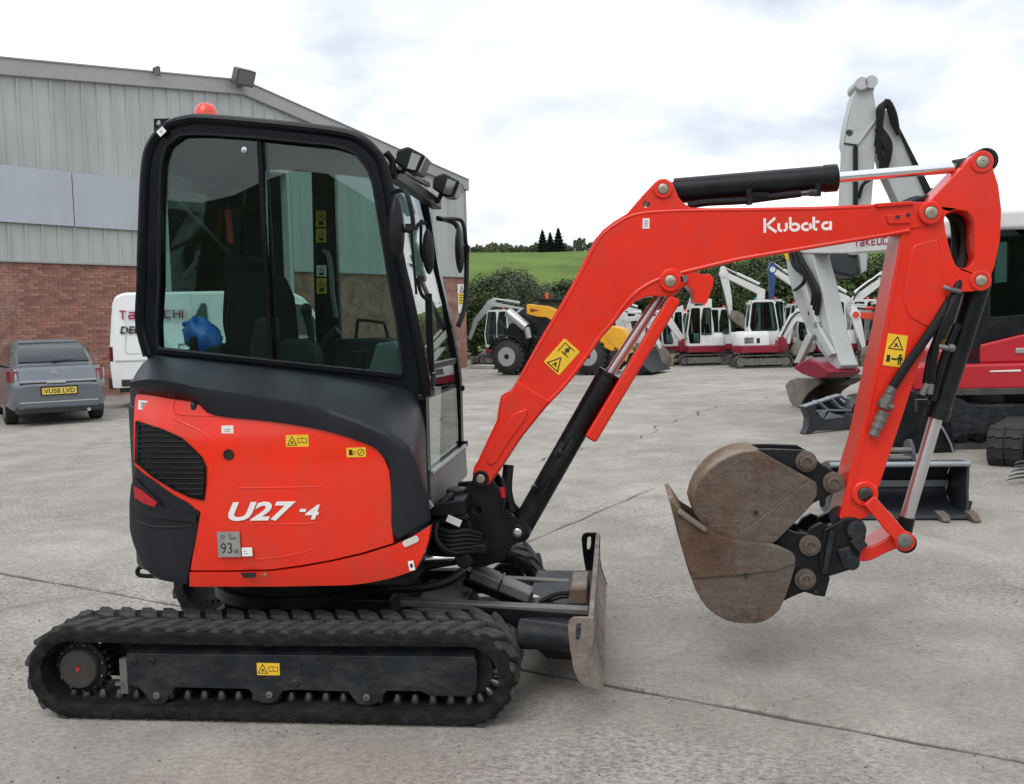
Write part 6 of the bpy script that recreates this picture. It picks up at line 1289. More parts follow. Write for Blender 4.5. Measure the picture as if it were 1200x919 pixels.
    def rod(par, a, b, r, y):
        mb = MB(); A = Vector((a[0], y, a[1])); B = Vector((b[0], y, b[1])); mb.cyl(A, A + (B - A) * .6, r, n=14); o = put(obj('cylinder', mb, boomc if par == 0 else boomc, t)); mb = MB(); mb.cyl(A + (B - A) * .6, B, r * .5, n=12); obj('cylinder_rod', mb, RODG, o)
    rod(0, fx, ((mid[0] * .8 + boom[0][0] * .2), (mid[1] * .8 + boom[0][1] * .2) - .1), .07, by)
    tip = boom[-1]; pre = boom[-2]; dx, dz = tip[0] - pre[0], tip[1] - pre[1]; ln = math.hypot(dx, dz); nx, nz = -dz / ln, dx / ln
    ax, az = arm[0]; bx2, bz2 = arm[1]; la = math.hypot(bx2 - ax, bz2 - az); ux, uz = (bx2 - ax) / la, (bz2 - az) / la
    hd_ = (ax - ux * .32, az - uz * .32); mb = MB(); mb.prism(YFrame(by - .09), limbpoly([hd_, arm[0]], [.16, .34]), 0, .18); obj('arm_head', mb, armc, ar, bevel=.02)
    sgn = 1 if nx * (hd_[0] - ax) + nz * (hd_[1] - az) > 0 else -1
    rod(1, (pre[0] + dx * .12 + nx * .26 * sgn, pre[1] + dz * .12 + nz * .26 * sgn), hd_, .06, by)
    mb = MB(); mb.tube([(boom[0][0], by - .16, boom[0][1] + .1)] + [(p[0] + nx * .12, by - .15, p[1] + .12) for p in boom[1:-1]] + [(tip[0], by - .16, tip[1] + .2), ((ax * .6 + bx2 * .4), by - .14, (az * .6 + bz2 * .4))], .03, 6); put(obj('hose', mb, HOSE, t))
    # bucket
    if bk is not None:
        tp = arm[-1]; a = rad(bk); prof = [(0, .08), (-.12, .0), (-.1, -.25), (.05, -.5), (.3, -.62), (.58, -.58), (.62, -.5), (.4, -.2), (.16, .06)]
        pp = [(tp[0] + rot2(p, a)[0], tp[1] + rot2(p, a)[1]) for p in prof]; mb = MB()
        for y in (by - .28, by + .25): mb.prism(YFrame(y), pp, 0, .03)
        sh = pp[1:7]; mb.loft([[Vector((x, by - .25, z)), Vector((x, by + .25, z)), Vector((x + .01, by + .25, z + .025)), Vector((x + .01, by - .25, z + .025))] for x, z in sh]); put(obj('bucket', mb, buckm, t, bevel=.008))
        mb = MB(); mb.bar((tp[0], by, tp[1]), (pp[8][0], by, pp[8][1]), .2, .08); q = (tp[0] - ux * .35 + .1, tp[1] - uz * .35); mb.bar((q[0], by, q[1]), (pp[8][0], by, pp[8][1]), .16, .06); put(obj('bucket_linkage', mb, GREYST, t))
    return t
def gp(px, py, z=0): q = gnd(px, py, z); return (q.x, q.y, 0)
# white excavator whose cab and track show right of the boom (faces right)
digger(gp(890, 430.5), rad(4), .80, 'white excavator with green beacon, crimson skirt and square cab facing right, blade lowered', boom=((.75, 1.05), (1.25, 1.9), (1.85, 1.75)), arm=((1.85, 1.75), (1.95, .75)), bk=-120)
# the one left of it, facing left with folded arm
digger(gp(822, 428), rad(186), .76, 'white excavator with tall cab facing left, arm folded in front beside the square cab one', boom=((.75, 1.05), (1.5, 2.2), (2.3, 2.0)), arm=((2.3, 2.0), (1.75, .75)), bk=-60)
digger(gp(786, 426), rad(200), .72, 'muddy white excavator with an upright arm behind the black ram of the red machine', boom=((.75, 1.05), (1.3, 2.3), (2.2, 2.2)), arm=((2.2, 2.2), (1.8, .9)), bk=-80, buckm=MUD)
digger(gp(748, 426), rad(170), .85, 'white excavator with orange red rear cover between boom and black ram', boom=((.75, 1.05), (.9, 2.4), (2.0, 2.6)), arm=((2.0, 2.6), (2.0, 1.1)), bk=-90, skirt=EOR, cab=False)
# booms raised further back
q0 = gp(905, 424.5); hh = TH + rad(2)
def digger_px(base, rz, s, label, bpx, apx, **kw):
    def loc(p):
        a = hit(p[0], p[1], base, rz); return (a[0] / s, a[1] / s)
    b = [(.55, .95)] + [loc(p) for p in bpx]; a = [b[-1]] + [loc(p) for p in apx]
    return digger(base, rz, s, label, boom=b, arm=a, **kw)
digger_px(gp(905, 425.5), rad(182), .82, 'white excavator behind the square cab one, its boom bent high like an elbow', [(893, 342), (849, 321)], [(855, 350), (857, 368)], bk=-90)
digger_px(gp(950, 426), rad(184), .78, 'white excavator with a blue painted arm held upright', [(940, 338), (906, 316)], [(906, 334), (905, 356)], armc=EBL, bk=None)
digger_px(gp(975, 428), rad(180), .78, 'white excavator with a hosed curved arm, nearest left of the big grey arm', [(960, 372), (938, 366)], [(921, 385), (917, 402)], bk=-40)
digger_px(gp(985, 425), rad(2), .8, 'white excavator with a sharply peaked boom seen left of the red arm', [(1000, 352), (1033, 328)], [(1037, 350), (1036, 372)], bk=-100)
digger_px(gp(1058, 428), rad(183), .85, 'white excavator with an orange red boom in front of the white row', [(1045, 372), (1004, 369)], [(1010, 392), (1014, 408)], boomc=EOR, armc=EWH, bk=-40)
digger_px(gp(772, 426), rad(182), .72, 'white excavator with bent boom left of the muddy one, behind the red guard bar', [(748, 366), (728, 360)], [(733, 385), (730, 405)], bk=-60, buckm=MUD)
digger_px(gp(815, 424.5), rad(178), .74, 'white excavator with lowered tangled arm in front of the tall cab one', [(797, 360), (778, 370)], [(780, 392), (790, 414)], bk=-30, buckm=MUD, cab=False)
digger_px(gp(1012, 425.5), rad(182), .78, 'white excavator with long straight boom between grey arm and red arm', [(992, 350), (974, 341)], [(970, 365), (982, 396)], bk=-40)
digger_px(gp(1040, 427.5), rad(180), .76, 'white excavator with low hooked arm beside the orange red boom', [(1018, 366), (996, 366)], [(990, 388), (1001, 412)], bk=-60, boomc=EGR)
digger(gp(935, 424.5), rad(8), .76, 'white excavator whose cab peeps out behind the hosed curved arm', boom=((.75, 1.05), (1.3, 2.0), (2.0, 1.9)), arm=((2.0, 1.9), (2.1, .8)), bk=-110)
digger(gp(715, 425), rad(178), .78, 'white excavator hidden mostly behind the yellow handler and the red boom', boom=((.75, 1.05), (1.3, 2.2), (2.0, 2.3)), arm=((2.0, 2.3), (2.2, 1.1)), bk=-90)
digger_px(gp(800, 425.5), rad(186), .70, 'white excavator with low folded arm between the muddy one and the tall cab one', [(786, 372), (770, 380)], [(764, 398), (772, 416)], bk=-50, buckm=MUD)
digger_px(gp(846, 423.5), rad(176), .74, 'white excavator half hidden between the tall cab one and the square cab one', [(830, 352), (812, 352)], [(804, 372), (806, 392)], bk=-80, buckm=MUD)
digger_px(gp(1000, 424), rad(178), .74, 'white excavator with raised elbow behind the grey arm, second from the red arm', [(985, 358), (968, 346)], [(962, 372), (966, 400)], bk=-60)
digger_px(gp(1030, 424), rad(4), .78, 'white excavator whose low boom points right at the red arm', [(1045, 366), (1060, 360)], [(1062, 384), (1056, 402)], bk=-90, boomc=EGR)
def spare_bucket(px, py, w, h, m, rz, label):
    g = gnd(px, py); d = (g - CP).dot(CF); sw = w * d / FPX; sh_ = h * d / FPX; t = thing('spare_bucket', label, 'bucket', (g.x, g.y, 0), rz, 'spare buckets on the concrete before the parked machines')
    pr = [(0, 0), (-.5 * sh_, .1 * sh_), (-.62 * sh_, .5 * sh_), (-.4 * sh_, .92 * sh_), (0, sh_), (.28 * sh_, .85 * sh_), (.12 * sh_, .4 * sh_)]
    for y in (-sw / 2, sw / 2 - .03): mb = MB(); mb.prism(YFrame(y), pr, 0, .03); obj('side_plate', mb, m, t, bevel=.005)
    mb = MB(); mb.loft([[Vector((x, -sw / 2 + .02, z)), Vector((x, sw / 2 - .02, z)), Vector((x + .025, sw / 2 - .02, z)), Vector((x + .025, -sw / 2 + .02, z))] for x, z in pr[:6]]); obj('shell', mb, m, t)
    mb = MB(); mb.prism(YFrame(-.12), [(.0, .8 * sh_), (-.3 * sh_, .95 * sh_), (-.2 * sh_, 1.25 * sh_), (.1 * sh_, 1.2 * sh_)], 0, .24); obj('hanger_ear', mb, BLK, t, bevel=.01); return t
spare_bucket(772, 428.5, 17, 17, MUD, rad(200), 'muddy brown bucket on the ground just behind the black handler bucket')
spare_bucket(789, 427.5, 15, 14, RUST2, rad(80), 'rust brown bucket on the ground close to the track of the tall cab excavator')
spare_bucket(943, 430, 16, 13, MUD, rad(95), 'grey brown bucket on the ground between the square cab excavator and the crimson hitch')
spare_bucket(1016, 421, 20, 20, MUD, rad(150), 'grey brown bucket on the ground just left of the red arm')
# behind the telehandler on the left
digger_px(gp(574, 428), rad(180), 1.15, 'pale grey excavator with crimson skirt parked by the brick corner behind the telehandler', [(607, 363), (574, 356)], [(556, 376), (549, 392)], boomc=EGR, bk=None) if False else None
digger_px(gp(590, 427.5), rad(178), .80, 'white excavator with crimson skirt parked between the brick corner and the telehandler', [(612, 362), (574, 356)], [(557, 376), (550, 396)], boomc=EGR, bk=None)

# big red and white excavator cut off by the right edge
RA = gp(1262, 512); RAH = rad(174)
RAH = math.atan2(gnd(930, 500).y - RA[1], gnd(930, 500).x - RA[0])
big = thing('tracked_excavator', 'big bright red excavator with black undercarriage and white roof at the right edge', 'excavator', RA, TH - rad(5), None)
def bl_loc(px, py, y=-1.0):                         # pixel -> local (x, z) on the near side plane of that machine
    h = TH - rad(5); n = Vector((-math.sin(h), math.cos(h), 0)); o_ = Vector((RA[0], RA[1], 0)) + n * y
    return hit(px, py, (o_.x, o_.y), h)
def blp(pts, y): return [bl_loc(a, b, y) for a, b in pts]
mb = MB(); x0, z0 = bl_loc(1095, 500, -1.0); mb.prism(YFrame(-1.0), stadium(x0 + .2, x0 + 3.6, .34, .34), 0, .45, holes=[stadium(x0 + .2, x0 + 3.6, .27, .34)]); bt_ = obj('rubber_track', mb, TPNT, big, bevel=.03)
mb = MB(); mb.prism(YFrame(-.97), [(x0 + .2, .16), (x0 + 3.6, .16), (x0 + 3.6, .50), (x0 + .2, .50)], 0, .3); mb.cyl((x0 + .2, -.98, .34), (x0 + .2, -.7, .34), .25); obj('track_frame', mb, FRAMEM, bt_, bevel=.02)
mb = MB()
for i in range(16): mb.cyl((x0 + .3 + .2 * i, -.99, .12), (x0 + .3 + .2 * i, -.7, .12), .05, n=10)
obj('track_roller', mb, BLK, bt_)
mb = MB(); mb.prism(YFrame(.55), stadium(x0 + 1.0, x0 + 4.2, .34, .34), 0, .45); obj('rubber_track', mb, TPNT, big, bevel=.03)
mb = MB(); mb.box((x0 + 1.9, 0, .55), (2.0, 1.3, .35)); mb.cyl((x0 + 1.9, 0, .6), (x0 + 1.9, 0, .82), .6); obj('chassis', mb, BLK, big, bevel=.03)
mb = MB(); mb.prism(YFrame(-.95), blp([(1075, 428), (1240, 424), (1240, 456), (1070, 459), (1066, 445)], -.95), 0, .8); obj('skirt', mb, ERD, big, bevel=.04)
mb = MB(); mb.prism(YFrame(-.90), blp([(1112, 428), (1112, 410), (1152, 402), (1205, 389), (1260, 380), (1260, 424)], -.90), 0, 1.8); bb = obj('body_side', mb, ERD, big, bevel=.04)
mb = MB(); a = bl_loc(1160, 436, -.955); b = bl_loc(1196, 436, -.955); mb.prism(YFrame(-.958), [(a[0], a[1]), (b[0], a[1]), (b[0], a[1] + .02), (a[0], a[1] + .014)], 0, .01); obj('white_stripe', mb, WHITEP, big); mb = MB(); a = bl_loc(1199, 411, -.91); mb.box((a[0], -.905, a[1]), (.16, .02, .06)); obj('door_catch', mb, RODG, big, bevel=.008)
cabout = blp([(1128, 428), (1148, 262), (1156, 258), (1290, 252), (1290, 395), (1205, 390), (1150, 403), (1150, 428)], -.90)
hole1 = blp([(1160, 278), (1160, 372), (1230, 366), (1230, 274)], -.90); 
mb = MB(); mb.prism(YFrame(-.90), cabout, 0, .06, holes=[roundpoly(hole1, .05, 3)]); cbn = obj('cab', mb, BLK, big, bevel=.015)
mb = MB(); mb.prism(YFrame(.1), cabout, 0, .06, holes=[roundpoly(hole1, .05, 3)]); obj('far_side_frame', mb, BLK, cbn, bevel=.015)
a = bl_loc(1150, 262, -.9); mb = MB(); mb.box((a[0] + 1.0, -.37, a[1] + .03), (2.1, 1.16, .22)); obj('roof', mb, EWH, cbn, bevel=.05)
mb = MB(); mb.prism(YFrame(-.868), hole1, 0, .008); mb.prism(YFrame(.13), hole1, 0, .008); f_ = blp([(1133, 420), (1151, 275)], -.9); mb.prism(YFrame(-.84), [f_[0], f_[1], (f_[1][0] + .01, f_[1][1]), (f_[0][0] + .01, f_[0][1])], 0, .94); obj('window_panes', mb, DARKG, cbn, smooth=False)
mb = MB(); mb.prism(YFrame(-.6), blp([(1180, 330), (1200, 330), (1215, 425), (1160, 425), (1165, 400), (1180, 395)], -.6), 0, .5); obj('seat', mb, SEATM, cbn, bevel=.04)
mb = MB(); mb.prism(YFrame(-.90), blp([(1118, 330), (1138, 330), (1132, 430), (1116, 430)], -.9), 0, .05); obj('front_post', mb, BLK, cbn, bevel=.02)
# its low white boom and hanging arm
nB = (RA[0] + math.cos(RAH) * 1.0, RA[1] + math.sin(RAH) * 1.0)
tipg = gnd(948, 480); foot = gnd(1150, 510); BH = math.atan2(tipg.y - foot.y, tipg.x - foot.x); BO = (foot.x, foot.y)
boomT = thing('low_white_boom', 'x', 'x', (foot.x, foot.y, 0), BH) if False else None
rigM = Matrix.Translation((foot.x, foot.y, 0)) @ Matrix.Rotation(BH, 4, 'Z')
class RigF:
    def __init__(s, M): s.M = M
    def __call__(s, a, b, h=0.0): return s.M @ Vector((a, h, b))
bigM = Matrix.Translation(RA) @ Matrix.Rotation(TH - rad(5), 4, 'Z'); toBig = bigM.inverted() @ rigM
RF = RigF(toBig)
def bq(pts): return [hit(a, b, BO, BH) for a, b in pts]
def rig(name, pts, y, t, m, bev=.02, par=None):
    mb = MB(); mb.prism(RF, bq(pts), -y - t / 2, -y + t / 2); return obj(name, mb, m, par or big, bevel=bev)
rg_b = rig('boom', [(1150, 330), (1128, 318), (1090, 298), (1060, 293), (1000, 297), (955, 297), (936, 296), (929, 290), (933, 280), (960, 274), (1010, 270), (1062, 271), (1100, 276), (1150, 300)], 0, .34, EWH)
rg_a = rig('arm', [(929, 288), (938, 283), (960, 284), (965, 310), (972, 335), (978, 362), (984, 390), (993, 420), (997, 428), (992, 434), (985, 430), (970, 410), (952, 380), (940, 350), (932, 320)], 0, .30, EGR)
rig('bucket_cylinder', [(954, 335), (959, 333), (973, 378), (968, 380)], -.2, .09, EGR, .02, rg_a); rig('cylinder_rod', [(969, 378), (972, 377), (980, 405), (977, 406)], -.2, .05, RODG, .005, rg_a)
rig('linkage', [(968, 386), (975, 384), (992, 414), (986, 418)], -.2, .08, EGR, .01, rg_a); rig('linkage', [(960, 392), (968, 392), (952, 425), (945, 425)], -.2, .08, EGR, .01, rg_a)
mb = MB()
def r3(px, py, y): a = hit(px, py, BO, BH); return RF(a[0], a[1], -y)
for k in range(3): mb.tube([r3(938 + 4 * k, 292, -.2), r3(945 + 5 * k, 312 - 3 * k, -.22), r3(960 + 4 * k, 325 + 2 * k, -.22), r3(968 + k * 3, 345, -.22), r3(962 + k * 4, 368, -.2)], .035, 8)
mb.tube([r3(955, 318, -.2), r3(958, 330, -.24), r3(950, 338, -.24), r3(944, 340, -.2)], .03, 8); obj('arm_hose', mb, HOSE, rg_a)
rig('warning_sticker', [(927.5, 293), (936, 292), (938, 303), (931, 305)], -.155, .004, YEL, 0, rg_a)
o_ = r3(1014, 289, -.173); u = r3(1056, 286, -.173) - o_; mb = MB(); fr = Frame(o_, u, (0, 0, 1), RF(0, 0, 1) - RF(0, 0, 0)); hh = (r3(1014, 280, -.173) - o_).length; glyph_word(mb, fr, tk(), 0, 0, hh, .16, .004, 0, 0, .24, u.length / (hh * 7.1)); obj('boom_lettering', mb, RLET, rg_b, smooth=False)
rig('tilt_hitch', [(948, 430), (958, 424), (968, 419), (980, 424), (993, 432), (996, 436), (988, 442), (975, 443), (960, 438)], -.05, .55, ECR, .04, rg_a)
rb_ = [(921, 452), (926, 446), (935, 443), (950, 444), (962, 448), (958, 452), (948, 460), (941, 470), (938, 481), (934, 481), (926, 470)]
bkt = rig('bucket', rb_, 0, .03, MUD, .004, None); rig('bucket_side', rb_, .62, .03, MUD, .004, bkt)
sh = bq([(958, 449), (950, 444), (935, 443), (926, 446), (921, 452), (926, 470), (934, 481)]); mb = MB(); mb.loft([[RF(x, z, -.63), RF(x, z, -.01), RF(x - .03, z - .02, -.01), RF(x - .03, z - .02, -.63)] for x, z in sh]); obj('bucket_shell', mb, MUD, bkt)
rig('bucket_ear', [(944, 436), (955, 432), (980, 440), (985, 445), (972, 452), (958, 452), (950, 446)], .3, .3, BLK, .02, rg_a)

# tall raised boom of a big machine behind it
TB = gp(1215, 475); THD = math.atan2(gnd(985, 478).y - TB[1], gnd(985, 478).x - TB[0])
tall = thing('tall_excavator', 'tall pale grey excavator boom raised high against the sky behind the red arm', 'excavator', TB, THD)
def tq(pts): return [hit(a, b, TB, THD) for a, b in pts]
def tl(name, pts, y, t, m, bev=.02, par=None, holes=None):
    mb = MB(); mb.prism(YFrame(-y - t / 2), tq(pts), 0, t, holes=holes); return obj(name, mb, m, par or tall, bevel=bev)
arm_ = tl('arm', [(1004, 99), (1010, 97), (1019, 98), (1022, 104), (1020, 112), (1025, 140), (1026, 155), (1022, 185), (1018, 240), (1012, 285), (1006, 300), (992, 300), (986, 285), (985, 240), (988, 178), (986, 170), (988, 152), (996, 118)], 0, .40, EGR, .02, None, [circle(tq([(992.5, 159)])[0], .055, 12)])
mb = MB(); 
for px, py in ((1005, 103), (1016, 101)): a = tq([(px, py)])[0]; mb.cyl((a[0], -.3, a[1]), (a[0], .3, a[1]), .10, n=16)
obj('pin_boss', mb, EGR, arm_)
tl('arm_rib', [(998, 172), (1002, 173), (1022, 146), (1024, 140), (1021, 143)], -.21, .06, EGR, .01, arm_); tl('arm_cylinder', [(996, 175), (1001, 175), (1001, 250), (996, 250)], -.24, .08, BLK, .01, arm_); tl('joint_line', [(986, 170), (1000, 172), (1000, 174), (986, 172)], -.205, .02, INK, 0, arm_)
bm_ = tl('boom', [(1030, 135), (1036, 130), (1042, 140), (1058, 172), (1078, 212), (1092, 245), (1112, 300), (1140, 350), (1110, 360), (1080, 300), (1055, 250), (1034, 205), (1026, 175), (1024, 150)], .05, .40, EGR)
tl('boom_edge', [(1042, 138), (1048, 148), (1086, 222), (1094, 246), (1089, 247), (1078, 224)], -.18, .06, BLK, .01, bm_)
mb = MB()
def t3(px, py, y): a = tq([(px, py)])[0]; return (a[0], -y, a[1])
for k in range(4): mb.tube([t3(1022 + 2 * k, 175 + 8 * k, -.26), t3(1024 + k, 150, -.3), t3(1024 + 3 * k, 132 - 3 * k, -.3), t3(1034 + 3 * k, 128 + 3 * k, -.28), t3(1042 + 2 * k, 150 + 4 * k, -.24)], .035, 8)
for k in range(3): mb.tube([t3(1022 + 3 * k, 155, -.26), t3(1029 + 4 * k, 170, -.3), t3(1033 + 2 * k, 185, -.3), t3(1027 + 3 * k, 202, -.26)], .035, 8)
mb.tube([t3(1002, 235, -.25), t3(1006, 220, -.3), t3(1016, 212, -.3), t3(1020, 205, -.25)], .03, 8); mb.tube([t3(1085, 225, -.25), t3(1092, 230, -.3), t3(1094, 246, -.3), t3(1098, 262, -.25)], .035, 8)
mb.tube([t3(1050, 243, -.26), t3(1068, 236, -.3), t3(1085, 239, -.28)], .05, 8); obj('hose', mb, HOSE, bm_)
bk_ = tl('bucket', [(965, 300), (985, 288), (1002, 296), (1006, 318), (998, 326), (980, 322), (968, 318)], .2, .7, mat('dark slate steel', (.045, .052, .06), .6, var=.25, scale=4), .05); tl('bucket_ear', [(1000, 290), (1012, 286), (1010, 318), (1004, 322)], -.3, .08, EGR, .01, bk_)
mb = MB(); mb.prism(YFrame(-1.2), stadium(-1.6, 1.6, .42, .42), 0, .5); mb.prism(YFrame(.7), stadium(-1.6, 1.6, .42, .42), 0, .5); obj('rubber_track', mb, TPNT, tall, bevel=.04)
mb = MB(); mb.box((-.6, 0, 1.45), (2.6, 2.3, 1.0)); obj('body', mb, ECR, tall, bevel=.1); mb = MB(); mb.cyl((0, 0, .4), (0, 0, 1.0), .7); obj('chassis', mb, BLK, tall)
mb = MB(); mb.box((.35, .65, 2.1), (1.4, .95, 1.5)); obj('cab', mb, EWH, tall, bevel=.1)
mb = MB(); mb.box((.4, .65, 2.3), (1.46, .8, .8)); mb.box((.35, .65, 2.3), (1.1, 1.0, .8)); obj('window_panes', mb, CARGL, tall, bevel=.05)

# ------------------------------------------------------------------ telehandler
TLY = mat('telehandler yellow', (.74, .36, .015), .42, var=.08, scale=2, dirt=(.45, .25, .05), dirt_amt=.35)
a_, b_ = gnd(594, 440), gnd(689, 440); thd = math.atan2(b_.y - a_.y, b_.x - a_.x)
tele = thing('telehandler', 'yellow and black telescopic handler on big agricultural tyres behind the red boom', 'telehandler', (a_.x, a_.y, 0), thd)
n_ = Vector((-math.sin(thd), math.cos(thd), 0))
WB = (b_ - a_).length; RT = .56
def th(px, py, y=0.0): o_ = a_ + n_ * y; return hit(px, py, (o_.x, o_.y), thd)
def thp(pts, y): return [th(p[0], p[1], y) for p in pts]
for k, (x, y) in enumerate(((0, .0), (WB, .0), (0, 1.75), (WB, 1.75))):
    mb = MB(); mb.lathe((x, y, RT), (0, 1, 0), [(0, RT * .52), (.02, RT * .6), (.06, RT * .88), (.10, RT * .95), (.36, RT * .95), (.42, RT * .86), (.44, RT * .5), (.3, RT * .48), (.12, RT * .48), (0, RT * .52)], 36, caps=False)
    for i in range(20):
        for s_ in (0, 1):
            an = 2 * math.pi * (i + .5 * s_) / 20; c = Vector((x + RT * .965 * math.cos(an), y + (.13 if s_ == 0 else .32), RT + RT * .965 * math.sin(an))); t_ = Vector((-math.sin(an), 0, math.cos(an))); n2 = Vector((math.cos(an), 0, math.sin(an)))
            mb.bar(c - Vector((0, .11, 0)) + t_ * (.05 if s_ == 0 else -.05), c + Vector((0, .11, 0)) - t_ * (.05 if s_ == 0 else -.05), .055, .055, t_)
    w_ = obj('wheel', mb, TYRE, tele); mb = MB(); mb.lathe((x, y + .03, RT), (0, 1, 0), [(-.02, RT * .56), (.0, RT * .55), (.10, RT * .42), (.12, RT * .24), (.06, RT * .22), (.05, .02)], 28); obj('rim', mb, ALLOY, w_)
    mb = MB(); mb.lathe((x, y + .05, RT), (0, -1, 0), [(-.1, RT * .22), (.03, RT * .20), (.05, RT * .1), (.055, .01)], 14); obj('hub', mb, BLK, w_)
mb = MB(); mb.prism(YFrame(.30), thp([(585, 402), (602, 394), (625, 392), (640, 402), (668, 404), (700, 402), (712, 412), (706, 428), (610, 428), (600, 420)], .3), 0, 1.3); obj('chassis', mb, BLK, tele, bevel=.05)
mb = MB(); ar_ = arc(0, RT, RT * 1.16, RT * 1.16, 25, 160, 12); mb.loft([[Vector((x * g, y, RT + (z - RT) * g)) for g, y in ((1, -.02), (1, .46), (.94, .46), (.94, -.02))] for x, z in ar_]); obj('mudguard', mb, BLK, tele, bevel=.015)
mb = MB(); mb.prism(YFrame(.5), thp([(600, 395), (600, 372), (612, 362), (622, 358), (636, 352), (664, 352), (668, 402), (640, 404)], .5), 0, .95); cab_t = obj('cab', mb, mat('cab dark', (.012, .014, .016), .35, var=.15), tele, bevel=.04)
mb = MB(); mb.prism(YFrame(.45), thp([(629, 350), (664, 350), (662, 353.5), (630, 353.5)], .45), 0, 1.05); obj('roof', mb, BLK, cab_t, bevel=.02)
mb = MB(); mb.prism(YFrame(.485), thp([(640, 356), (664, 356), (666, 385), (642, 385)], .485), 0, .01); obj('window_pane', mb, CARGL, cab_t)
c_ = th(641, 347.5, .9); mb = MB(); mb.lathe((c_[0], .9, c_[1] - .06), (0, 0, 1), [(0, .06), (.12, .055), (.15, .03)], 14); obj('beacon', mb, ORANGEP, tele)
mb = MB(); mb.prism(YFrame(.12), thp([(617, 356.5), (640, 359), (700, 386), (724, 400), (718, 412), (696, 402), (640, 372), (630, 371.5), (617, 368)], .12), 0, .38); tb_ = obj('lift_arm', mb, TLY, tele, bevel=.02)
mb = MB(); mb.prism(YFrame(.115), thp([(621, 361.5), (632, 364), (622, 366)], .115), 0, .01); obj('arm_decal', mb, mat('dark red print', (.16, .03, .02), .5), tb_)
mb = MB(); mb.prism(YFrame(.10), thp([(705, 386), (716, 382), (729, 385), (736, 396), (738, 408), (728, 414), (722, 408), (712, 400)], .1), 0, .5); obj('arm_end', mb, TLY, tb_, bevel=.03)
mb = MB(); mb.prism(YFrame(-.1), thp([(737, 414), (746, 412), (750, 425), (764, 437), (738, 438), (733, 426)], -.1), 0, 2.0); obj('bucket', mb, BLK, tele, bevel=.02)
mb = MB(); mb.prism(YFrame(.15), thp([(727, 405), (737, 410), (742, 424), (732, 424)], .15), 0, .4); obj('carriage', mb, TLY, tele, bevel=.02)
A, B = th(596, 366, .2), th(618, 384, .2); mb = MB(); mb.cyl((A[0], .16, A[1]), (B[0], .16, B[1]), .155, n=24); mb.cyl((B[0], .16, B[1]), (B[0] + .07, .16, B[1] - .32), .11, .10, n=18); obj('exhaust_silencer', mb, mat('galvanised silencer', (.46, .47, .47), .35, metal=.7, var=.1), tele, bevel=.01)
mb = MB(); mb.prism(YFrame(.2), thp([(590, 392), (598, 378), (616, 385), (622, 396), (618, 412), (604, 402)], .2), 0, .3); mb.box((th(640, 414, .2)[0], .25, .95), (.5, .3, .4)); obj('engine_parts', mb, BLK, tele, bevel=.03)

# ------------------------------------------------------------------ loose attachments lying on the concrete
SLATE = mat('slate painted steel', (.035, .042, .052), .42, var=.2, scale=4, bump=.05, dirt=(.10, .10, .10), dirt_amt=.3)
SLATEL = mat('light grey worn steel', (.27, .30, .33), .45, metal=.3, var=.15, scale=6)
# grey ribbed blade attachment lying on its back
g0_ = gnd(950, 509); g1_ = gnd(1014, 502); hb = math.atan2(g1_.y - g0_.y, g1_.x - g0_.x)
def hp(pts, o, h): return [hit(a, b, o, h) for a, b in pts]
ob = (g0_.x, g0_.y); blade = thing('blade_attachment', 'dark slate angled blade attachment with pale ribs lying on the concrete', 'blade', (g0_.x, g0_.y, 0), hb)
face = hp([(943, 477), (986, 462.5), (995, 464), (999, 472), (998, 486), (1030, 486), (1034, 502), (957, 505), (950, 509), (943, 509), (947, 500), (948, 490)], ob, hb)
mb = MB(); mb.prism(YFrame(0), hp([(943, 477), (957, 472), (958, 487), (1032, 484), (1034, 502), (957, 505), (950, 509), (943, 509), (947, 500), (948, 490)], ob, hb), 0, .10); bm0 = obj('blade_skin', mb, SLATE, blade, bevel=.015)
mb = MB(); mb.prism(YFrame(.10), hp([(944, 477), (987, 462.5), (996, 465), (1000, 474), (997, 488), (958, 489)], ob, hb), 0, .05); obj('back_plate', mb, SLATE, blade, bevel=.01)
mb = MB()
for p, q in (((944, 477), (987, 463)), ((959, 470), (972, 481)), ((974, 465.5), (985, 477)), ((955, 482), (972, 481)), ((972, 481), (997, 481)), ((985, 477), (998, 482)), ((996, 466), (999, 474))):
    a, b = hit(*p, ob, hb), hit(*q, ob, hb); mb.bar((a[0], .05, a[1]), (b[0], .05, b[1]), .10, .025, (0, 1, 0))
mb.prism(YFrame(-.006), hp([(958, 484), (970, 481), (964, 491)], ob, hb), 0, .012); mb.prism(YFrame(-.006), hp([(966, 492), (972, 483), (990, 489)], ob, hb), 0, .012); mb.cyl((hit(990, 472, ob, hb)[0], .0, hit(990, 472, ob, hb)[1]), (hit(992, 468, ob, hb)[0], .12, hit(992, 468, ob, hb)[1]), .02); obj('rib', mb, SLATEL, blade, bevel=.006)
# wide black bucket with teeth in front of it all
t0, t1 = gnd(976, 608), gnd(1133, 608); hb2 = math.atan2(t1.y - t0.y, t1.x - t0.x); ob2 = (t0.x, t0.y); wdt = (t1 - t0).length
bb_ = thing('toothed_bucket', 'wide black toothed digging bucket lying open side forward behind the red arm', 'bucket', (t0.x, t0.y, 0), hb2)
prof = [(.0, .02), (-.02, .30), (.03, .395), (.14, .41), (.34, .36), (.47, .24), (.48, .12), (.38, .03), (.2, .0)]
mb = MB(); n = len(prof)
sh = cat2([(-.0, .40), (.14, .41), (.34, .36), (.46, .24), (.46, .11), (.36, .03), (.2, .02), (.0, .02)], 3)
mb.loft([[Vector((x_, y, z)) for x_, y, z in ((0, y, z), (wdt, y, z), (wdt, y + .012, z + .012), (0, y + .012, z + .012))] for y, z in sh]); sk = obj('shell', mb, SLATE, bb_, angle=40)
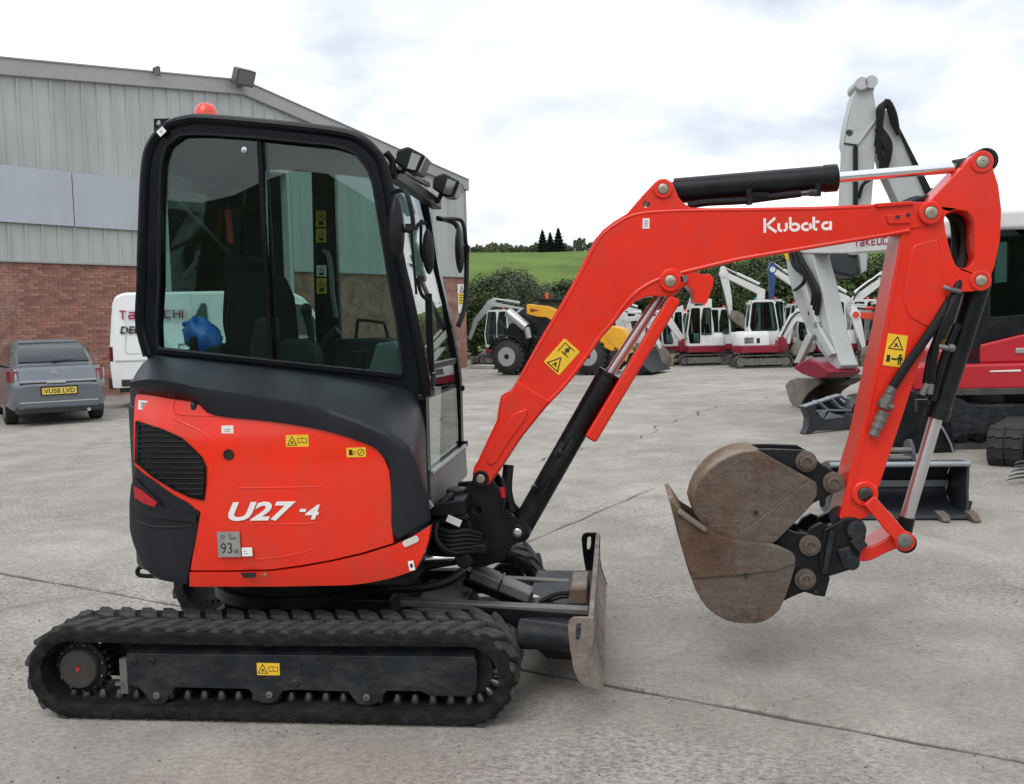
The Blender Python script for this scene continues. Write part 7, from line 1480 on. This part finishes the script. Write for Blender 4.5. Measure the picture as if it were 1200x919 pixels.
for x in (-.02, wdt):
    mb = MB(); vs = [(.0, .0), (.02, .2), (-.0, .42), (.15, .42), (.35, .37), (.47, .24), (.47, .11), (.37, .02), (.2, .0)]; mb.loft([[Vector((xx, y, z)) for y, z in vs] for xx in (x, x + .02)]); obj('side_plate', mb, SLATE, bb_, bevel=.004)
mb = MB(); mb.cyl((-.02, .0, .41), (wdt + .02, .0, .41), .020, n=14); obj('top_tube', mb, SLATEL, bb_)
mb = MB(); mb.box((wdt / 2, .40, .20), (wdt - .02, .02, .05)); obj('inner_rib', mb, SLATEL, bb_)
mb = MB(); mb.box((wdt / 2, -.03, .025), (wdt + .02, .1, .025)); obj('cutting_edge', mb, SLATE, bb_, bevel=.004)
for px in (976, 1037, 1101, 1136):
    x = hit(px, 604, ob2, hb2)[0]; mb = MB(); mb.loft([[Vector((x - .035 * k, y, z - h)), Vector((x + .035 * k, y, z - h)), Vector((x + .035 * k, y, z + h)), Vector((x - .035 * k, y, z + h))] for y, z, k, h in ((.02, .035, 1, .025), (-.10, .03, 1, .022), (-.17, .018, .75, .008))]); obj('tooth', mb, WORN, bb_, bevel=.004)
mb = MB(); mb.loft([[Vector((wdt + .02, y, z)) for y, z in ((.1, .12), (.16, .10), (.22, .02), (.16, .02))], [Vector((wdt + .06, y, z)) for y, z in ((.06, .12), (.14, .10), (.20, .02), (.12, .02))]]); obj('side_cutter', mb, WORN, bb_)
mb = MB()
for x in (.42 * wdt, .62 * wdt): mb.prism(Frame((x, .2, .38), (0, 1, 0), (0, 0, 1)), roundpoly([(-.12, 0), (.14, 0), (.12, .16), (.0, .20), (-.1, .12)], .04), 0, .03)
obj('hanger_ear', mb, SLATE, bb_, bevel=.005)
mb = MB()
for z in (.44, .50): mb.cyl((.42 * wdt - .1, .12, z), (.62 * wdt, .12, z), .022, n=12)
obj('hanger_pin', mb, GREYST, bb_)
# upright narrow black bucket behind
nb = gnd(1068, 532); nbk = thing('narrow_bucket', 'narrow black bucket standing upright behind the wide toothed bucket', 'bucket', (nb.x, nb.y, 0), TH)
o2 = (nb.x, nb.y); pr_ = hp([(1040, 512), (1042, 480), (1052, 462), (1066, 458), (1090, 470), (1112, 490), (1117, 530), (1040, 534)], o2, TH)
mb = MB()
for y in (0, .42): mb.prism(YFrame(y), pr_, 0, .03)
nr = obj('side_plate', mb, BLK, nbk, bevel=.006); mb = MB(); mb.loft([[Vector((x, .0, z)), Vector((x, .44, z)), Vector((x + .02, .44, z - .02)), Vector((x + .02, 0, z - .02))] for x, z in pr_[1:7]]); obj('shell', mb, BLK, nbk)
mb = MB(); a = [hit(*p, o2, TH) for p in ((1087, 486), (1102, 500), (1113, 520), (1117, 534))]; mb.tube([(p[0], -.02, p[1]) for p in a], .012, 6); obj('lip', mb, SLATEL, nbk)
# round black drum like bucket next to the blade
rb = gnd(1000, 502); rbk = thing('round_bucket', 'round backed black bucket beside the ribbed blade attachment', 'bucket', (rb.x, rb.y, 0), TH)
pr_ = hp([(998, 498), (997, 486), (1001, 474), (1010, 466), (1022, 464), (1036, 468), (1044, 480), (1046, 500), (1020, 503)], (rb.x, rb.y), TH); mb = MB()
for y in (0, .5): mb.prism(YFrame(y), pr_, 0, .03)
obj('side_plate', mb, BLK, rbk, bevel=.006); mb = MB(); mb.loft([[Vector((x, .01, z)), Vector((x, .52, z)), Vector((x + .015, .52, z - .015)), Vector((x + .015, .01, z - .015))] for x, z in pr_[0:8]]); obj('shell', mb, BLK, rbk)
# loose rubber tracks on the right, tread towards us
def loose_track(p0, wpx, hpx, label, dpt=1.4):
    g = gnd(*p0); g2 = gnd(p0[0] + wpx, p0[1]); o = (g.x, g.y); h = math.atan2(g2.y - g.y, g2.x - g.x); w = (g2 - g).length; top = hit(p0[0], p0[1] - hpx, o, h)[1]; r = top / 2
    t = thing('loose_rubber_track', label, 'rubber track', (g.x, g.y, 0), h - rad(26), 'spare rubber tracks on the concrete')
    path = []
    for i in range(13): a = -math.pi / 2 - math.pi * i / 12; path.append((r + r * math.cos(a) * 1.0, r + r * math.sin(a)))
    path = [(dpt, 0)] + path + [(dpt, 2 * r)] + [(dpt + r * math.cos(-math.pi / 2 + math.pi * i / 8) * -1 * -1, r + r * -math.sin(-math.pi / 2 + math.pi * i / 8)) for i in range(1, 8)]
    n = len(path); rings = []
    for i, (y, z) in enumerate(path):
        cy = dpt / 2; d = Vector((y - (r if y < r else dpt if y > dpt else y), z - r)); d = d.normalized() if d.length > 1e-6 else Vector((0, 1))
        rings.append([Vector((0, y, z)), Vector((w, y, z)), Vector((w, y - d.x * .04, z - d.y * .04)), Vector((0, y - d.x * .04, z - d.y * .04))])
    mb = MB(); mb.loft(rings + [rings[0]], caps=False); b = obj('belt', mb, TYRE, t, angle=60)
    lm = None
    for i in range(1, 14):
        y, z = path[i]; d = Vector((y - r, z - r)); d = d.normalized() if d.length > 1e-6 else Vector((0, 1))
        if i % 2: continue
        for k in (0, 1):
            X = Vector((1, 0, 0)); Z = Vector((0, d.x, d.y)); Y = Z.cross(X)
            if lm is None:
                m0 = MB(); ww = w * .42; m0.prism(Frame((0, 0, 0), (1, 0, 0), (0, 1, 0)), [(-ww / 2, -.05), (-ww * .1, -.035), (0, -.055), (ww / 2, -.045), (ww / 2, .05), (.0, .04), (-ww * .1, .06), (-ww / 2, .04)], -.01, .022); o_ = obj('tread_block', m0, TYRE, t, bevel=.006); lm = o_.data
            else: o_ = bpy.data.objects.new('tread_block', lm); COL.objects.link(o_); o_.parent = t
            xx = w * (.26 + .48 * k); o_.matrix_basis = Matrix(((X.x, Y.x, Z.x, xx), (X.y, Y.y, Z.y, y), (X.z, Y.z, Z.z, z), (0, 0, 0, 1)))
    return t
loose_track((1155.5, 547), 40, 44, 'black loose rubber track lying end on, nearest of the spare tracks')
loose_track((1174, 524), 40, 40, 'black loose rubber track lying behind the nearest spare track')
loose_track((1198, 548), 40, 42, 'black loose rubber track cut off at the right edge')
rk = gnd(1183, 570); rake = thing('bucket_rake', 'dark tined rake bucket at the right edge on the concrete', 'rake', (rk.x, rk.y, 0), TH)
for k in range(5):
    mb = MB(); z = .05 + .035 * k; mb.tube([(-.02 + .02 * k, .02, z), (.10, .03, z + .02), (.3, .05, z + .02), (.7, .1, z + .02)], [.004, .022], 6); obj('tine', mb, SLATE, rake)
mb = MB(); mb.box((.62, .12, .16), (.1, .2, .3)); obj('bar', mb, SLATE, rake, bevel=.01)
# timber and small things by the brick corner
tm = gnd(553, 425); 
WOOD = mat('pale timber', (.36, .24, .13), .75, var=.2, scale=3)
for k, (a, b, z) in enumerate((((551, 424), (577, 424), .15), ((553, 427), (572, 427), .06))):
    p, q = gnd(*a), gnd(*b); h = math.atan2(q.y - p.y, q.x - p.x); mb = MB(); L2 = (q - p).length; mb.box((L2 / 2, 0, z), (L2, .2, .12)); o = obj('timber_beam', mb, WOOD, bevel=.01); o.location = (p.x, p.y, 0); o.rotation_euler = (0, 0, h); tag(o, ['long pale timber beam resting above a shorter one by the brick corner', 'shorter pale timber beam lying lowest by the brick corner'][k], 'timber', 'timber by the brick corner')
p, q = gnd(550, 432), gnd(592, 433); mb = MB(); d = (q - p).normalized(); mb.prism(Frame((p.x, p.y, 0), d, (-d.y, d.x, 0)), [(0, 0), ((q - p).length, 0), ((q - p).length, .6), (0, .6)], 0, .12); tag(obj('kerb_slab', mb, mat('pale kerb', (1, 1, 1)), bevel=.02), 'pale concrete kerb strip running from the brick corner to the telehandler', 'kerb')
mb = MB(); p = gnd(583, 431); mb.box((p.x, p.y, .3), (.22, .3, .5)); tag(obj('white_container', mb, EWH, bevel=.03), 'small white container standing on the kerb beside the timber', 'container')

# ------------------------------------------------------------------ trees and hedges
def leafmat(name, c0, c1, sc):
    m = bpy.data.materials.new(name); m.use_nodes = True; t = m.node_tree; b = t.nodes['Principled BSDF']; l = t.links.new
    co = N(t, 'ShaderNodeTexCoord'); nz = N(t, 'ShaderNodeTexNoise'); nz.inputs['Scale'].default_value = sc; nz.inputs['Detail'].default_value = 5; l(co.outputs['Object'], nz.inputs['Vector'])
    rp = N(t, 'ShaderNodeValToRGB'); rp.color_ramp.elements[0].position = .34; rp.color_ramp.elements[1].position = .66; rp.color_ramp.elements[0].color = (*c0, 1); rp.color_ramp.elements[1].color = (*c1, 1); l(nz.outputs[0], rp.inputs[0])
    oi = N(t, 'ShaderNodeObjectInfo'); mr = N(t, 'ShaderNodeMapRange'); mr.inputs['To Min'].default_value = .75; mr.inputs['To Max'].default_value = 1.25; l(oi.outputs['Random'], mr.inputs['Value'])
    hs = N(t, 'ShaderNodeHueSaturation'); l(rp.outputs[0], hs.inputs['Color']); l(mr.outputs[0], hs.inputs['Value']); l(hs.outputs[0], b.inputs['Base Color'])
    b.inputs['Roughness'].default_value = .7; b.inputs['Specular IOR Level'].default_value = .25; return m
LEAF = leafmat('broad leaves', (.030, .050, .018), (.085, .115, .045), 1.2)
LEAFW = leafmat('grey green willow leaves', (.050, .070, .036), (.135, .155, .090), 1.0)
LEAFD = leafmat('dark leaves', (.022, .036, .012), (.062, .090, .028), 1.1)
CONI = leafmat('conifer needles', (.016, .030, .021), (.036, .056, .036), 1.0)
BARK = mat('bark', (.07, .055, .042), .9, var=.3, scale=4, bump=.5, bscale=15)
def crown_mesh(name, m, rx, rz_, zc, nleaf, ls, seed, clumps=26, up=.5, shape=None):
    rnd = random.Random(seed); vs = []; fs = []; cl = []
    for i in range(clumps):
        while True:
            p = Vector((rnd.uniform(-1, 1), rnd.uniform(-1, 1), rnd.uniform(-1, 1)))
            if .25 < p.length < 1: break
        cl.append((Vector((p.x * rx, p.y * rx, zc + p.z * rz_)), rnd.uniform(.22, .42) * min(rx, rz_)))
    for i in range(nleaf):
        c, r = cl[rnd.randrange(clumps)]; d = Vector((rnd.gauss(0, 1), rnd.gauss(0, 1), rnd.gauss(0, 1))).normalized(); p = c + d * r * (rnd.random() ** .45) * (1.35 if rnd.random() < .08 else 1)
        if shape: p = shape(p, rnd)
        nrm = (d + Vector((rnd.gauss(0, .5), rnd.gauss(0, .5), rnd.gauss(0, .5) + up))).normalized(); a = nrm.orthogonal().normalized(); a = Matrix.Rotation(rnd.uniform(0, 6.28), 3, nrm) @ a; b = nrm.cross(a); s = ls * rnd.uniform(.6, 1.3)
        k = len(vs); vs += [p - a * s, p - b * s * .45, p + a * s, p + b * s * .45]; fs.append((k, k + 1, k + 2, k + 3))
    me = bpy.data.meshes.new(name); me.from_pydata([tuple(v) for v in vs], [], fs); me.materials.append(m); return me
def trunk_mesh(h, r, seed, rx):
    rnd = random.Random(seed); mb = MB(); mb.tube([(0, 0, -.3), (.05, 0, h * .3), (-.06, .05, h * .6), (0, 0, h * .95)], [r, r * .25], 8)
    for i in range(9):
        z = h * rnd.uniform(.15, .8); a = rnd.uniform(0, 6.28); q = rx * rnd.uniform(.5, .9); mb.tube([(0, 0, z), (math.cos(a) * q * .5, math.sin(a) * q * .5, z + q * .35), (math.cos(a) * q, math.sin(a) * q, z + q * .8)], [r * .4, r * .08], 5)
    me = bpy.data.meshes.new('trunk'); me.from_pydata(mb.v, [], mb.f); me.materials.append(BARK); return me
VAR = {}
for k in range(3): VAR['willow', k] = (crown_mesh('crown', LEAFW, 2.0, 2.3, 2.6, 14000, .085, 10 + k, 34), trunk_mesh(3.6, .14, 10 + k, 1.5))
for k in range(3): VAR['bush', k] = (crown_mesh('crown', LEAFD, 2.3, 2.1, 2.3, 14000, .095, 20 + k, 36), trunk_mesh(3.2, .16, 20 + k, 1.6))
for k in range(2): VAR['tree', k] = (crown_mesh('crown', LEAF, 2.5, 2.9, 3.6, 16000, .10, 30 + k, 44), trunk_mesh(5.0, .2, 30 + k, 2.0))
def coneshape(p, r): return p
for k in range(2):
    rnd = random.Random(50 + k); vs = []; fs = []
    for i in range(5000):
        t = rnd.random() ** .7; z = 1.0 + 9.0 * (1 - t) ; rr0 = 1.9 * t * (1 + .25 * math.sin(z * 5)) ; a = rnd.uniform(0, 6.28); q = rr0 * rnd.random() ** .4; p = Vector((q * math.cos(a), q * math.sin(a), z - q * .25)); d = Vector((math.cos(a), math.sin(a), -.3)); nrm = Vector((rnd.gauss(0, 1), rnd.gauss(0, 1), 1)).normalized(); b = nrm.cross(d).normalized(); s = .32
        j = len(vs); vs += [p - d * s, p - b * s * .3, p + d * s, p + b * s * .3]; fs.append((j, j + 1, j + 2, j + 3))
    me = bpy.data.meshes.new('crown'); me.from_pydata([tuple(v) for v in vs], [], fs); me.materials.append(CONI); VAR['conifer', k] = (me, trunk_mesh(8.5, .2, 50 + k, .3))
def tree(kind, k, loc, sc, rz, label, group, name=None):
    t = thing(name or {'willow': 'willow_bush', 'bush': 'leafy_bush', 'tree': 'leafy_tree', 'conifer': 'conifer_tree'}[kind], label, 'conifer' if kind == 'conifer' else 'tree' if kind == 'tree' else 'bush', loc, rz, group); t.scale = sc if isinstance(sc, tuple) else (sc, sc, sc)
    for n, me in zip(('crown', 'trunk'), VAR[kind, k]): o = bpy.data.objects.new(n, me); COL.objects.link(o); o.parent = t
    return t
rt_ = random.Random(5)
def at_depth(px, d):
    q = ray(px, 380); q = Vector((q.x, q.y, 0)).normalized(); k = d / q.dot(Vector((CF.x, CF.y, 0)).normalized()); return (q.x * k + CP.x, q.y * k + CP.y, 0)
WL = ['grey green willowy bush behind the telehandler, nearest the warehouse corner', 'grey green willowy bush, second from the warehouse corner', 'grey green willowy bush rising behind the telehandler cab', 'grey green willowy bush half hidden by the lower red boom', 'grey green willowy bush just right of the lower red boom', 'grey green willowy bush seen through the boom bend']
for i, (px, d, top, kind) in enumerate(((557, 44, 308, 'bush'), (584, 46, 306, 'willow'), (613, 41, 322, 'willow'), (640, 47, 318, 'willow'), (680, 44, 308, 'bush'), (705, 47, 312, 'bush'), (535, 46, 312, 'willow'), (599, 52, 308, 'bush'), (658, 53, 326, 'willow'))):
    z = CP.z + d * (378 - top) / FPX; kk = z / 5.4
    lab = ['dark bush right beside the warehouse corner above the white excavator', 'grey green willowy bush, second from the warehouse corner', 'grey green willowy bush right above the telehandler', 'grey green willowy bush left of the lower red boom', 'grey green willowy bush touching the lower red boom', 'dark bush hidden mostly by the red boom', 'grey green bush half hidden by the warehouse corner', 'dark tall bush at the back of the left hedge', 'dark tall bush at the back, beside the lower red boom'][i]
    tree(kind, i % 3, at_depth(px, d), (kk * 1.15, kk * 1.15, kk), rt_.uniform(0, 6), lab, 'bushes along the back of the yard')
rl = ['darkest', 'rounded', 'broad', 'ragged', 'tall', 'low', 'dense', 'loose', 'leaning', 'bright', 'shaded', 'spreading', 'slim', 'squat', 'bushy', 'open', 'far']
for i, (px, d, top, kind) in enumerate(((735, 46, 330, 'bush'), (765, 44, 322, 'tree'), (798, 47, 312, 'bush'), (828, 45, 306, 'tree'), (860, 48, 298, 'bush'), (892, 46, 290, 'tree'), (925, 44, 284, 'bush'), (958, 47, 280, 'tree'), (990, 45, 286, 'tree'), (1022, 46, 280, 'bush'), (1055, 44, 282, 'tree'), (1088, 47, 286, 'bush'), (1122, 45, 282, 'tree'), (1158, 47, 280, 'tree'), (1192, 45, 286, 'bush'), (1225, 46, 284, 'tree'), (845, 52, 300, 'tree'))):
    z = CP.z + d * (375 - top) / FPX; kk = z / (4.9 if kind == 'bush' else 7.2)
    where = ['above the row of machines between the two black rams', 'behind the folded arms of the white row', 'under the hook of the red boom', 'left of the bent white boom', 'behind the bent white boom', 'behind the blue arm', 'left of the hanging grey arm', 'behind the hanging grey arm', 'behind the dark raised bucket', 'left of the red arm', 'behind the red arm', 'right of the red arm', 'behind the black cab', 'behind the red machine', 'at the right edge', 'past the right edge', 'at the back behind the square cab'][i]
    tree(kind, i % (3 if kind == 'bush' else 2), at_depth(px, d), (kk * 1.2, kk * 1.2, kk), rt_.uniform(0, 6), rl[i] + ' dark green ' + ('tree ' if kind == 'tree' else 'bush ') + where, 'trees along the back of the yard')
def hill_z(x, y): r = math.hypot(x, y); return hz(r, math.atan2(x, y))
for i, (px, base, top) in enumerate(((638, 291, 266), (647, 292, 269), (656.5, 292, 264.5))):
    p = at_depth(px, 168); z = hill_z(p[0], p[1]); h = (base - top) / FPX * 168
    tree('conifer', i % 2, (p[0], p[1], CP.z + 168 * (376.5 - base) / FPX - .5), (h / 10 * 1.7, h / 10 * 1.7, h / 9.6), i, ['dark conifer, left of three on the skyline hedge', 'dark conifer, middle and shortest of three on the skyline hedge', 'dark conifer, right and tallest of three on the skyline hedge'][i], 'conifers on the skyline')
# the far hedge on the skyline reads as one mass
rnd = random.Random(8); vs = []; fs = []
for i in range(16000):
    px = rnd.uniform(430, 830); d = 172 + rnd.uniform(-3, 5); p = at_depth(px, d); hgt = 1.75 + .25 * math.sin(px * .11) + .2 * math.sin(px * .37 + 1) + .15 * math.sin(px * 1.1) + (.9 if 674 < px < 688 else 0); z = hill_z(p[0], p[1]) - .4 + rnd.random() ** .7 * hgt
    nrm = Vector((rnd.gauss(0, 1), rnd.gauss(0, 1) - .8, rnd.gauss(0, 1) + .5)).normalized(); a = nrm.orthogonal().normalized(); b = nrm.cross(a); s = rnd.uniform(.12, .32); c = Vector((p[0], p[1], z)); k = len(vs); vs += [c - a * s, c - b * s * .6, c + a * s, c + b * s * .6]; fs.append((k, k + 1, k + 2, k + 3))
mb = MB(); mb.add(vs, fs); tag(obj('skyline_hedge', mb, leafmat('far hedge leaves', (.045, .06, .028), (.10, .11, .06), .25), smooth=False), 'long dark hedge along the skyline above the green field', 'hedge', kind='stuff')

# loose grit lying on the slabs
rnd = random.Random(21); mb = MB()
for i in range(1500):
    if i < 900: d = rnd.uniform(2.6, 14) ; p = at_depth(rnd.uniform(-40, 1240), d)
    else: u = rnd.uniform(-9, 9); q = DA * u + DB * (row0 + rnd.gauss(0, .06)); p = (q.x, q.y, 0)
    r = rnd.uniform(.002, .0065) * (1.6 if rnd.random() < .06 else 1); c = Vector((p[0], p[1], r * .5)); R = Matrix.Rotation(rnd.uniform(0, 6.3), 3, 'Z')
    vs = [c + R @ Vector((x * r * rnd.uniform(.7, 1.4), y * r * rnd.uniform(.6, 1.1), z * r * .7)) for x, y, z in ((1, 0, -.6), (0, 1, -.6), (-1, 0, -.6), (0, -1, -.6), (.2, .1, 1))]
    mb.add(vs, [(0, 1, 4), (1, 2, 4), (2, 3, 4), (3, 0, 4), (3, 2, 1, 0)])
tag(obj('grit', mb, mat('loose grit', (.20, .19, .17), .9, var=.5, scale=3), smooth=False), 'loose grit and small stones scattered over the concrete', 'grit', kind='stuff')
